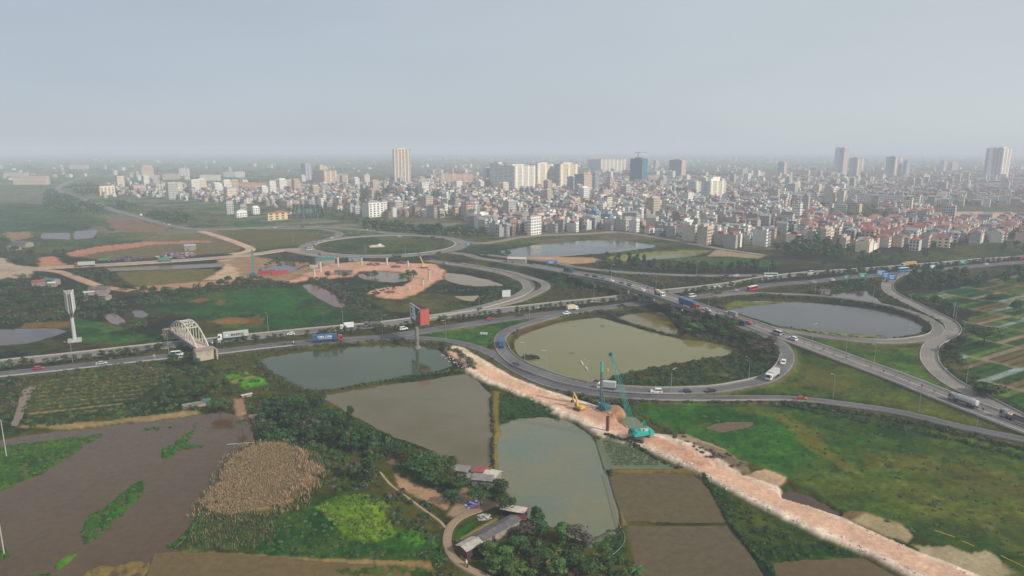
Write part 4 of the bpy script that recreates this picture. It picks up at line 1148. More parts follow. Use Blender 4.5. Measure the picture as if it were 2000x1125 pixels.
# ------------------------------------------------------------------ undergrowth: masses nobody could count
class Brush:
    def __init__(s): s.P, s.N, s.S, s.C = [], [], [], []
    def add(s, x, y, z, r, h, n, size, cols):
        p, q = blob_points((x, y, z), (r, r, h), n, low=-0.05, fill=0.3)
        c = np.array(cols[NR.integers(len(cols))])[None] * (0.7 + 0.6 * NR.random((n, 1))) * (0.8 + 0.4 * NR.random())
        s.P.append(p); s.N.append(q); s.S.append(size * (0.7 + 0.6 * NR.random(n))); s.C.append(c)
    def build(s, name, label, cat='undergrowth'):
        if not s.P: return
        P, Nn, S, C = (np.concatenate(v) for v in (s.P, s.N, s.S, s.C))
        tag(link(name, leaf_mesh(name, P, Nn, S, C, M_LEAF_S)), label, cat, None, 'stuff')
NR = np.random.default_rng(99)
MIX = GD + GM + GM + [GO[0], BR[0], PU[0]]
def zone(br, poly, dens, r, h, cols=MIX, margin=0.8, size=None):
    """bushes strewn over a plot; dens per 100 m2"""
    W = wpoly(poly)
    n = len(W); area = abs(sum(W[i].x * W[(i + 1) % n].y - W[(i + 1) % n].x * W[i].y for i in range(n))) / 2
    cnt = int(area * dens / 100)
    for x, y in rand_in(poly, cnt, 0, int(area) % 997):
        if not off_road(x, y, margin): continue
        z = ground_z(x, y)
        if z < -0.55: continue
        k = random.uniform(.6, 1.4)
        d = math.hypot(x, y)
        br.add(x, y, z, r * k, h * k * random.uniform(.7, 1.3), int(26 + 26 * k) if d < 420 else 16, size or (0.30 if d < 420 else 0.55), cols)
def strip(br, pts, width, step, r, h, cols=MIX, margin=0.6, size=None, zmin=-0.55):
    C = catmull([g(*p) for p in pts], step)
    for p in C:
        d = math.hypot(p.x, p.y)
        x, y = p.x + random.uniform(-width, width) / 2, p.y + random.uniform(-width, width) / 2
        if not off_road(x, y, margin): continue
        z = ground_z(x, y)
        if z < zmin: continue
        k = random.uniform(.55, 1.35)
        br.add(x, y, z, r * k, h * k * random.uniform(.7, 1.3), int(24 + 24 * k) if d < 420 else 16, size or (0.28 if d < 420 else 0.5), cols)
b = Brush()
zone(b, [(480, 790), (540, 775), (620, 775), (700, 830), (770, 860), (860, 905), (900, 930), (860, 960), (800, 925), (745, 900), (680, 895), (560, 860), (490, 850)], 16, 1.25, 1.3)
zone(b, [(560, 860), (680, 895), (745, 935), (735, 960), (650, 960), (560, 870)], 24, 0.9, 0.8, GD + GM + [BR[0], PU[0]])
zone(b, [(745, 930), (840, 990), (870, 1040), (860, 1070), (790, 1010), (740, 960)], 16, 0.8, 0.8, GD + BR)
zone(b, [(800, 905), (860, 930), (885, 970), (840, 955)], 14, 1.0, 1.0, GM + GD)
zone(b, [(870, 990), (840, 1010), (800, 975), (840, 985)], 12, .8, .7, GD + BR)
b.build('thicket_undergrowth', 'dense low undergrowth filling the thicket between pond and footpath')
b = Brush()
zone(b, [(880, 1060), (930, 1050), (1000, 1040), (1060, 1055), (1150, 1065), (1230, 1090), (1240, 1150), (960, 1150), (915, 1100)], 22, 1.0, 1.0, GM + GB[:1] + GD + BR[:1])
zone(b, [(840, 1050), (868, 1040), (868, 1090), (890, 1125), (850, 1120)], 18, .8, .7, GD + GM)
b.build('garden_undergrowth', 'tangled garden undergrowth below the long grey barn')
b = Brush()
strip(b, [(440, 697), (500, 694), (560, 684), (640, 675), (700, 669), (780, 668), (870, 675)], 3.5, 1.1, 1.2, 1.2)
strip(b, [(560, 692), (650, 680), (740, 674), (860, 678)], 1.5, 1.2, 1.0, 1.0, GD + GM)
strip(b, [(860, 678), (890, 690), (918, 712), (925, 722)], 3, .9, 1.2, 1.2, GD + GM)
strip(b, [(622, 766), (720, 750), (800, 735), (860, 728), (910, 722)], 1.6, .7, .8, .7, GD + GM)
strip(b, [(498, 706), (520, 730), (560, 752), (600, 764), (622, 770)], 6, .8, 1.3, 1.2)
strip(b, [(958, 760), (978, 770), (979, 840)], .8, 1.5, .5, .5, GO + GM)
strip(b, [(960, 770), (961, 840), (962, 915)], .8, 1.2, .5, .5, GO + BR)
strip(b, [(885, 902), (930, 917), (955, 915)], 1.0, 1, .6, .6, GM)
b.build('bank_shrubbery', 'tangle of shrubs lining the banks of the fish ponds')
b = Brush()
strip(b, [(1005, 655), (1015, 643), (1050, 631), (1100, 621), (1160, 611), (1200, 604), (1260, 600)], 3, 1.0, 1.0, .9)
strip(b, [(1178, 609), (1230, 628), (1280, 645), (1330, 656)], 2.5, .7, 1.0, 1.0, BR + GD + PU, zmin=-2)
strip(b, [(998, 672), (1004, 690), (1030, 714), (1080, 738), (1140, 752)], 2, 1.0, .8, .7, GD + BR)
strip(b, [(1022, 695), (1052, 698)], 2, .9, .9, .9, GO + GD, zmin=-2)
zone(b, [(1142, 748), (1180, 732), (1240, 722), (1330, 706), (1420, 690), (1442, 682), (1500, 700), (1505, 722), (1480, 742), (1400, 752), (1282, 755), (1180, 752)], 17, 1.1, .75, GD + GM[:1] + [GO[1]])
strip(b, [(1145, 742), (1185, 730), (1240, 719), (1300, 710), (1340, 700), (1400, 692), (1440, 685)], 3, .8, 1.3, 1.6, GO + BR + GD)
zone(b, [(1290, 590), (1400, 622), (1500, 664), (1528, 700), (1500, 720), (1440, 680), (1330, 650)], 12, 1.4, 1.4, GD + BR + PU)
b.build('loop_undergrowth', 'reeds and scrub around the big olive pond inside the loop road')
b = Brush()
strip(b, [(1215, 786), (1300, 786), (1400, 787), (1500, 787), (1600, 796), (1700, 812), (1800, 831), (1900, 854), (2010, 882)], 3, .55, 1.0, .8, GD + [PU[0], GO[1]])
strip(b, [(1560, 798), (1700, 825), (1800, 845), (1900, 868), (2010, 898)], 4, .7, 1.0, .9, GD + GM[:1])
strip(b, [(1240, 792), (1262, 815), (1300, 838), (1320, 850)], 2, .9, .7, .6, GM)
strip(b, [(1010, 728), (1060, 750), (1110, 768), (1160, 783), (1215, 790)], 3.5, .6, 1.0, .9, GD + [PU[0], BR[0]])
strip(b, [(900, 676), (940, 690), (980, 712), (1010, 730)], 2, .8, .8, .6, GD + GO)
b.build('verge_hedge', 'unclipped hedge along the foot of the outer ramp')
b = Brush()
zone(b, [(600, 545), (640, 545), (760, 620), (720, 626), (660, 590)], 9, 1.8, 1.5, GD + [PU[0]])
strip(b, [(440, 662), (520, 648), (620, 637), (700, 628), (780, 620)], 3, 1.6, 1.1, .9, GD + BR[:1])
zone(b, [(640, 548), (720, 560), (790, 560), (700, 590), (760, 615), (730, 620)], 6, 1.3, .8, GD)
strip(b, [(840, 570), (900, 568), (985, 566), (1000, 575), (920, 594), (870, 595)], 4, 1.6, 1.3, 1.1, GD)
strip(b, [(866, 525), (940, 535), (990, 548), (1005, 562), (985, 580), (930, 598)], 5, 1.4, 1.3, 1.1, GD)
zone(b, [(960, 560), (1005, 555), (1005, 570), (950, 592), (900, 598), (945, 575)], 6, 1.3, 1.1, GD)
zone(b, [(540, 502), (640, 508), (600, 525), (500, 532), (520, 515)], 5, 1.6, 1.4, GD)
zone(b, [(1075, 530), (1145, 545), (1235, 562), (1200, 575), (1080, 582)], 4, 1.4, 1.2, GD + BR + GO)
zone(b, [(1130, 520), (1300, 535), (1500, 540), (1320, 560), (1210, 545)], 4, 1.6, 1.3, GD + BR + PU)
zone(b, [(500, 540), (560, 552), (600, 557), (500, 562), (400, 572), (330, 590), (280, 600), (250, 590), (300, 575)], 5, 1.6, 1.3, GD)
zone(b, [(0, 560), (160, 560), (250, 590), (260, 610), (140, 625), (0, 635)], 4, 1.8, 1.5, GD + GO)
zone(b, [(0, 545), (60, 535), (100, 545), (60, 565), (0, 570)], 5, 1.8, 1.6, GD)
zone(b, [(145, 528), (210, 528), (235, 545), (215, 555), (165, 545)], 5, 1.6, 1.3, GD + GO)
zone(b, [(0, 500), (70, 505), (75, 515), (20, 512)], 5, 2.2, 1.8, GD)
zone(b, [(270, 575), (330, 565), (400, 555), (480, 548), (480, 556), (330, 580), (285, 598)], 5, 1.6, 1.4, GD)
b.build('field_scrub', 'dark scrub and hedges along the ditches of the left hand fields')
b = Brush()
strip(b, [(1420, 582), (1500, 580), (1600, 585), (1700, 597), (1780, 615), (1812, 632), (1806, 648)], 3.5, 1.2, 1.2, 1.1, GD + GO)
strip(b, [(1400, 590), (1440, 582), (1500, 578), (1560, 583)], 4, 1.2, 1.2, 1.0, GO + BR)
strip(b, [(1510, 634), (1600, 650), (1700, 661), (1780, 657)], 2, 1.4, .7, .6, GO + GD)
zone(b, [(1500, 566), (1600, 556), (1700, 545), (1722, 550), (1720, 590), (1640, 580), (1560, 574)], 4, 1.5, 1.2, GD + GM[:1])
strip(b, [(1730, 575), (1770, 598), (1820, 620), (1848, 640)], 4, 1.2, 1.1, .9, GD)
strip(b, [(1760, 570), (1800, 592), (1850, 615), (1880, 645), (1858, 672), (1832, 690), (1840, 715), (1880, 745), (1930, 775), (1990, 805)], 5, 1.1, 1.2, 1.1, GD + GO)
zone(b, [(1830, 690), (1870, 680), (1890, 720), (1950, 770), (1900, 760), (1850, 725)], 5, 1.2, 1.0, GD)
zone(b, [(1780, 562), (1860, 590), (1850, 610), (1770, 580)], 4, 1.4, 1.2, GD + GM)
b.build('ramp_scrub', 'scrub along the right hand ramps and around the grey pond')
b = Brush()
zone(b, [(60, 722), (320, 705), (330, 716), (70, 738)], 14, 1.0, .8, GD + GM)
for k in range(9):
    o_, ux, uy = ROWFRAME
    for s_ in np.arange(-6, 95, .75):
        p = o_ + ux * s_ + uy * ((k - 4) * 5.2 + 0.0)
        px, py = proj(p)
        if 40 < px < 335 - (py - 715) * .9 and 725 < py < 818 and random.random() < .85:
            b.add(p.x + random.uniform(-.9, .9), p.y + random.uniform(-.9, .9), ground_z(p.x, p.y), random.uniform(.5, .9), random.uniform(.5, 1.1), 26, .24, [GM[0], GO[0], GD[0], GB[0]] if k > 5 else [GD[0], GM[0], GO[1]])
zone(b, [(215, 700), (320, 712), (315, 735), (240, 745), (170, 740)], 12, 1.0, 1.4, [(0.12, 0.11, 0.05), GM[0], GO[0]])
zone(b, [(60, 815), (240, 795), (330, 780), (390, 790), (380, 802), (220, 820), (60, 835), (35, 820)], 16, 1.1, 1.0, GM + GD)
zone(b, [(320, 712), (470, 705), (500, 730), (560, 760), (480, 770), (440, 760), (380, 800), (300, 780)], 8, 1.1, .9, GM + GD + GO)
zone(b, [(0, 735), (20, 728), (55, 735), (40, 800), (25, 840), (0, 850)], 10, 1.1, 1.0, GD + PU)
b.build('orchard_shrubbery', 'planted shrub rows and scrub on the plot left of the ponds')
def reeds(poly, per_m2, h, cols, seed):
    """upright dry blades"""
    W = wpoly(poly); r = np.random.default_rng(seed)
    x0, x1 = min(p.x for p in W), max(p.x for p in W); y0, y1 = min(p.y for p in W), max(p.y for p in W)
    n = int((x1 - x0) * (y1 - y0) * per_m2); x, y = r.uniform(x0, x1, n), r.uniform(y0, y1, n)
    wx, wy = x + 8 * (fbm(x, y, 5, 3) - .5), y + 8 * (fbm(x, y, 5, 7) - .5)
    k = inside(wx, wy, W) & (fbm(x, y, 4, 15) > .3); x, y = x[k], y[k]; n = len(x)
    hh = h * (.5 + .7 * r.random(n)) * (.6 + .8 * fbm(x, y, 7, 51)); a = r.random(n) * 6.28; w = .065
    le = r.normal(size=(n, 2)) * .28 * hh[:, None]
    B = np.stack([x, y, np.full(n, .1)], -1); T = B + np.stack([le[:, 0], le[:, 1], hh], -1); sd = np.stack([np.cos(a) * w, np.sin(a) * w, a * 0], -1)
    c = np.array(cols)[r.integers(len(cols), size=n)] * (.75 + .5 * r.random((n, 1)))
    return np.stack([B - sd, B + sd, T + sd, T - sd], 1), c
RC = [(0.36, 0.225, 0.14), (0.30, 0.185, 0.115), (0.42, 0.28, 0.18), (0.20, 0.16, 0.09)]
V1, C1 = reeds([(395, 985), (430, 930), (470, 880), (520, 868), (560, 870), (600, 900), (632, 922), (600, 962), (560, 985), (480, 1008), (420, 1005)], 44, .85, RC, 3)
V2, C2 = reeds([(580, 885), (612, 905), (634, 925), (612, 950), (575, 980), (560, 985), (600, 930)], 14, 1.9, RC[:3], 4)
V3, C3 = reeds([(400, 1005), (540, 1000), (545, 1040), (500, 1078), (360, 1072)], 9, .9, RC[3:] + [GO[0], GM[0]], 5)
V4, C4 = reeds([(370, 1010), (420, 910), (470, 866), (560, 860), (640, 905), (652, 930), (610, 985), (560, 1005), (470, 1025)], 5, .9, RC[1:] + [GM[0], GB[0], GO[0]], 6)
VV, CC_ = np.concatenate([V1, V2, V3, V4]), np.concatenate([C1, C2, C3, C4])
me = leaf_mesh('reed_bed', VV.mean(1), np.tile([0, 0, 1.0], (len(VV), 1)), np.ones(len(VV)), CC_, M_LEAF_S)
me.vertices.foreach_set('co', VV.reshape(-1, 3).astype(np.float32).ravel()); me.update()
tag(link('reed_bed', me), 'tall dry brown reeds in the bed near the muddy field', 'reeds', None, 'stuff')
b = Brush()
zone(b, [(618, 990), (660, 970), (720, 965), (762, 985), (748, 1010), (778, 1040), (742, 1060), (690, 1050), (640, 1015)], 60, .6, .35, [(0.11, 0.19, 0.024), (0.085, 0.155, 0.02), (0.135, 0.205, 0.028)], size=.24)
zone(b, [(776, 1032), (838, 1040), (852, 1068), (790, 1062)], 45, .6, .35, GB, size=.24)
zone(b, [(540, 1010), (620, 995), (680, 1050), (780, 1075), (860, 1075), (860, 1100), (640, 1092), (500, 1080)], 30, .6, .3, GD + GM[:2], size=.24)
zone(b, [(360, 1072), (430, 1010), (540, 1010), (500, 1078)], 10, .7, .5, GO + GM, size=.26)
zone(b, [(400, 970), (470, 880), (500, 872), (440, 930), (400, 1000), (370, 1050), (345, 1072)], 24, .6, .5, GM, size=.24)
zone(b, [(640, 960), (745, 960), (790, 1010), (840, 1040), (780, 1030), (700, 965)], 26, .8, .6, GD + GM)
b.build('leafy_crops', 'leafy green and yellow crops at the near left', 'crops')
b = Brush()
for k in (0, 1, 2, 3, 5, 6, 7, 10, 11, 12):
    zone(b, ISLANDS[k][0], 40, .55, .22, GB + GM, size=.2)
b.build('floating_weed', 'floating green weed in rafts on the muddy flooded field', 'water weed')
b = Brush()
o_, e_ = g(1180, 880), g(1196, 905)
for i in range(22):
    for j in range(16):
        p0 = g(1178 + i * 5.4 + j * 1.4, 858 + j * 3.4)
        if p0.x > 0 and inside(np.array([p0.x]), np.array([p0.y]), wpoly([(1174, 862), (1190, 860), (1232, 874), (1285, 900), (1296, 908), (1192, 908)]))[0] and random.random() < .85:
            b.add(p0.x, p0.y, -.33, .42, .5, 14, .17, GM)
strip(b, [(1166, 855), (1172, 880), (1182, 910), (1195, 925)], 1.2, .5, .5, .5, GM)
strip(b, [(1182, 852), (1240, 871), (1300, 905), (1332, 914)], .8, .6, .45, .4, GD)
b.build('rice_seedlings', 'rice seedlings planted in rows in the small flooded plot', 'rice')
b = Brush()
zone(b, [(1390, 950), (1440, 978), (1500, 1010), (1600, 1060), (1688, 1086), (1600, 1088), (1512, 1094), (1490, 1088), (1452, 1050), (1430, 1012)], 22, .6, .4, GD + [GD[1]], size=.22)
strip(b, [(1372, 930), (1392, 958), (1420, 1008), (1440, 1040), (1470, 1075), (1520, 1125)], .8, .5, .45, .4, GD)
b.build('dark_crops', 'dark green crop rows below the rubble causeway', 'crops')
b = Brush()
zone(b, [(975, 766), (1030, 780), (1070, 796), (1060, 810), (1010, 816), (976, 826)], 60, .5, .18, GD[:2], size=.2)
zone(b, [(1158, 1060), (1195, 1048), (1220, 1048), (1215, 1090), (1180, 1085)], 60, .45, .18, GD, size=.2)
zone(b, [(1262, 852), (1300, 845), (1330, 840), (1360, 848), (1330, 866)], 10, .7, .4, GM)
zone(b, [(1330, 866), (1455, 908), (1462, 922), (1440, 926), (1380, 902)], 26, .55, .4, [(0.13, 0.11, 0.08), (0.10, 0.085, 0.065)], size=.24)
zone(b, [(1240, 800), (1500, 800), (1620, 880), (1560, 930), (1480, 905), (1340, 848)], 3, .7, .16, [(0.05, 0.12, 0.03), (0.065, 0.14, 0.03), (0.04, 0.10, .03)], size=.24)
zone(b, [(1500, 800), (2000, 885), (2000, 1090), (1850, 1060), (1640, 990), (1600, 900)], 4.0, .8, .16, [(0.10, 0.12, 0.035), (0.085, 0.12, 0.035), (0.07, 0.10, 0.03), (.11, .11, .05)], size=.24)
b.build('meadow_tufts', 'rough grass tufts across the green field beside the causeway', 'grass')

# far masses: woods and trees between the houses
def far_mass(name, label, pts, h, rad, cols, n=26, size=1.6):
    b = Brush()
    for x, y in pts:
        b.add(x, y, h * 0.35, rad * random.uniform(.7, 1.3), h * .65 * random.uniform(.7, 1.3), n, size, cols)
    b.build(name, label, 'woodland')
far_mass('woodland', 'dark wood on both sides of the curving road at the far left',
         [p for p in rand_in([(85, 395), (95, 372), (112, 380), (160, 395), (195, 405), (210, 415), (190, 425), (100, 415)], 110, 0, 41) + rand_in([(128, 372), (150, 358), (190, 362), (200, 385), (165, 385)], 50, 0, 42) + rand_in([(285, 428), (300, 420), (370, 428), (378, 440), (330, 440)], 36, 0, 44) + rand_in([(225, 398), (255, 398), (262, 412), (235, 410)], 16, 0, 45) if off_road(p[0], p[1], 3)], 10, 7, GD, 30, 1.5)

# ------------------------------------------------------------------ buildings of the town
def facade_mat(name, pu, pv, wu, wv, win=(0.035, 0.045, 0.055), rough=0.8):
    """painted wall (colour set per face, tower shade included) with rows of windows along the face's UVs in metres"""
    m = new_mat(name, rough, spec=0.2)
    a = N(m, "ShaderNodeVertexColor", layer_name='Col')
    uv = N(m, "ShaderNodeUVMap"); sp = N(m, "ShaderNodeSeparateXYZ"); L(m, uv.outputs[0], sp.inputs[0])
    def cell(x, p, w):
        f = math_n(m, 'FRACT', math_n(m, 'DIVIDE', x, p))
        return math_n(m, 'LESS_THAN', math_n(m, 'ABSOLUTE', math_n(m, 'SUBTRACT', f, 0.5)), w / 2)
    mask = math_n(m, 'MULTIPLY', cell(sp.outputs[0], pu, wu), cell(sp.outputs[1], pv, wv))
    n = ramp(m, noise_n(m, 0.22, 5), [(0.3, 0.80), (0.7, 1.08)])
    wall = mix_col(m, 1.0, a.outputs[0], n, 'MULTIPLY')
    L(m, mix_col(m, mask, wall, win), bsdf(m).inputs["Base Color"])
    L(m, math_n(m, 'SUBTRACT', 0.85, math_n(m, 'MULTIPLY', mask, 0.6)), bsdf(m).inputs["Roughness"])
    return m
M_FAC = facade_mat('house_wall', 2.6, 3.4, 0.46, 0.5)
M_TOW = facade_mat('tower_wall', 3.0, 3.2, 0.5, 0.5, (0.06, 0.07, 0.085))
M_TOW2 = facade_mat('ribbon_wall', 9.0, 3.2, 0.75, 0.42, (0.05, 0.06, 0.075))
M_SCH = facade_mat('pilaster_wall', 3.8, 3.6, 0.46, 0.5, (0.09, 0.10, 0.12))
M_ROOF = col_mat('roof_cover', 0.8, 0.2, 0.3, 0.5)
M_PLAIN = col_mat('plain_wall', 0.85, 0.2, 0.18, 0.25)
M_GLASS = new_mat('window_glass', 0.12, (0.03, 0.04, 0.05), spec=0.6)

WALLS = {'white': (0.78, 0.76, 0.71), 'cream': (0.74, 0.64, 0.50), 'grey': (0.36, 0.35, 0.34), 'pale grey': (0.48, 0.47, 0.45), 'beige': (0.52, 0.43, 0.33), 'yellow': (0.64, 0.50, 0.30), 'pinkish': (0.55, 0.38, 0.32), 'brown': (0.26, 0.18, 0.14), 'blue': (0.10, 0.28, 0.46), 'greenish': (0.40, 0.48, 0.42), 'salmon': (0.62, 0.36, 0.22)}
ROOFS = {'red': (0.27, 0.095, 0.08), 'dark': (0.10, 0.10, 0.12), 'flat': (0.34, 0.33, 0.32), 'pink': (0.34, 0.19, 0.17), 'grey': (0.26, 0.26, 0.27), 'blue': (0.12, 0.22, 0.34)}
BLANK = (0.30, 0.295, 0.29)

def rotp(x, y, cx, cy, c, s): return (cx + x * c - y * s, cy + x * s + y * c)
def house_geom(mw, mr, cx, cy, z0, rz, w, d, h, wall, roof, rcol, blank=True, rear_box=True, seed=0):
    """tube house or villa: front (windows) towards local -y"""
    c, s = math.cos(rz), math.sin(rz)
    q = [rotp(-w / 2, -d / 2, cx, cy, c, s), rotp(w / 2, -d / 2, cx, cy, c, s), rotp(w / 2, d / 2, cx, cy, c, s), rotp(-w / 2, d / 2, cx, cy, c, s)]
    side = wall if not blank else tuple(0.55 * a + 0.45 * b for a, b in zip(wall, BLANK))
    for i in range(4):
        a, b = q[i], q[(i + 1) % 4]
        L_ = w if i % 2 == 0 else d
        front = i in (0, 2)
        mw.col = wall if front else side
        mw.face([(a[0], a[1], z0), (b[0], b[1], z0), (b[0], b[1], z0 + h), (a[0], a[1], z0 + h)],
                [(0, 0), (L_, 0), (L_, h), (0, h)] if (front or not blank) else None)
    mr.col = rcol
    if roof == 'flat':
        mr.face([(p[0], p[1], z0 + h) for p in q])
        rr = random.Random(seed)
        if rear_box:                                                    # stair house on the terrace
            bw, bd, bh = w * .8, d * rr.uniform(.25, .45), rr.uniform(2.2, 3.2)
            ox = rotp(0, d * rr.uniform(-.1, .25), cx, cy, c, s)
            mr.col = wall if rr.random() < .6 else rcol
            mr.box(ox[0], ox[1], z0 + h, bw, bd, bh, rz)
            mr.col = (0.36, 0.12, 0.09) if rr.random() < .4 else (0.3, 0.31, 0.33)
            mr.box(ox[0], ox[1], z0 + h + bh, bw + .5, bd + .5, .18, rz)
            if rr.random() < .5:
                mr.col = (0.62, 0.64, 0.66)
                o2 = rotp(w * .2, -d * .25, cx, cy, c, s)
                mr.box(o2[0], o2[1], z0 + h + .3, 1.2, 1.8, 1.2, rz)
        # parapet
        mr.col = wall
        o3 = rotp(0, -d / 2 + .12, cx, cy, c, s)
        mr.box(o3[0], o3[1], z0 + h, w, .2, .9, rz)
    else:
        e = .5; rh = min(w * (.32 if roof == 'hip' else .42), 3.2)
        Q = [rotp(-w / 2 - e, -d / 2 - e, cx, cy, c, s), rotp(w / 2 + e, -d / 2 - e, cx, cy, c, s), rotp(w / 2 + e, d / 2 + e, cx, cy, c, s), rotp(-w / 2 - e, d / 2 + e, cx, cy, c, s)]
        k = min(w, d) / 2 if roof == 'hip' else -e
        r0, r1 = rotp(0, -d / 2 + k, cx, cy, c, s), rotp(0, d / 2 - k, cx, cy, c, s)
        B = [(p[0], p[1], z0 + h) for p in Q]; R0, R1 = (r0[0], r0[1], z0 + h + rh), (r1[0], r1[1], z0 + h + rh)
        mr.face([B[1], B[2], R1, R0]); mr.face([B[3], B[0], R0, R1])
        if roof == 'hip':
            mr.face([B[0], B[1], R0]); mr.face([B[2], B[3], R1])
            mr.face(B[::-1])
        else:
            mw.col = wall
            mw.face([(q[0][0], q[0][1], z0 + h), (q[1][0], q[1][1], z0 + h), (r0[0], r0[1], z0 + h + rh * w / (w + 2 * e))])
            mw.face([(q[2][0], q[2][1], z0 + h), (q[3][0], q[3][1], z0 + h), (r1[0], r1[1], z0 + h + rh * w / (w + 2 * e))])

_winm = MB(); _winm.box(0, -0.03, -0.5, 1, 0.14, 1); WIN_ME = _winm.mesh('window', M_GLASS)
NUMW = {1: 'one', 2: 'two', 3: 'three', 4: 'four', 5: 'five', 6: 'six', 7: 'seven'}
PLACED = []
def house(x, y, rz, w, d, h, wall, roof, rcol, label, group=None, windows=True, blank=True, name='house', cat='house', z0=None):
    z0 = ground_z(x, y) - 0.1 if z0 is None else z0
    t = thing(name, (x, y, z0), rz, label, cat, group)
    mw, mr = MB(), MB()
    house_geom(mw, mr, 0, 0, 0, 0, w, d, h, WALLS[wall], roof, ROOFS[rcol], blank, True, int(x * 7 + y))
    mw.build('wall', M_PLAIN if windows else M_FAC, t)
    mr.build('roof', M_ROOF, t)
    if windows:
        fl = max(1, int(h / 3.3)); nx = 2 if w < 7.5 else (3 if w < 12 else 4)
        for f in range(fl):
            for k in range(nx):
                o = link('window', WIN_ME, t, (-w / 2 + w * (k + .5) / nx, -d / 2, 3.3 * f + 1.9))
                o.scale = (w / nx * .5, 1, 1.6)
        if not blank:
            nd = max(2, int(d / 4))
            for f in range(fl):
                for k in range(nd):
                    o = link('window', WIN_ME, t, (-w / 2, -d / 2 + d * (k + .5) / nd, 3.3 * f + 1.9), -math.pi / 2)
                    o.scale = (d / nd * .42, 1, 1.5)
    PLACED.append((x, y, max(w, d) * .55))
    return t
def house_px(px, yb, yt, wr, wl, wall, roof, rcol, label, blank=True, phi=49, **k):
    """front face wr pixels wide on the right, side wall wl pixels wide on the left, corner foot at (px, yb)"""
    a = math.radians(90 - phi)
    b = g(px, yb); h = top_z(px, yb, yt)
    m = (b.y * CT + H_CAM * ST) / FPX
    e1, e2 = Vector((math.cos(math.radians(phi)), math.sin(math.radians(phi)), 0)), Vector((-math.sin(math.radians(phi)), math.cos(math.radians(phi)), 0))
    w, d = max(4, wr * m / math.cos(math.radians(phi))), max(6, wl * m / math.sin(math.radians(phi)))
    c = b + e1 * w / 2 + e2 * d / 2
    return house(c.x, c.y, math.radians(phi), w, d, h, wall, roof, rcol, label, None, True, blank, **k)

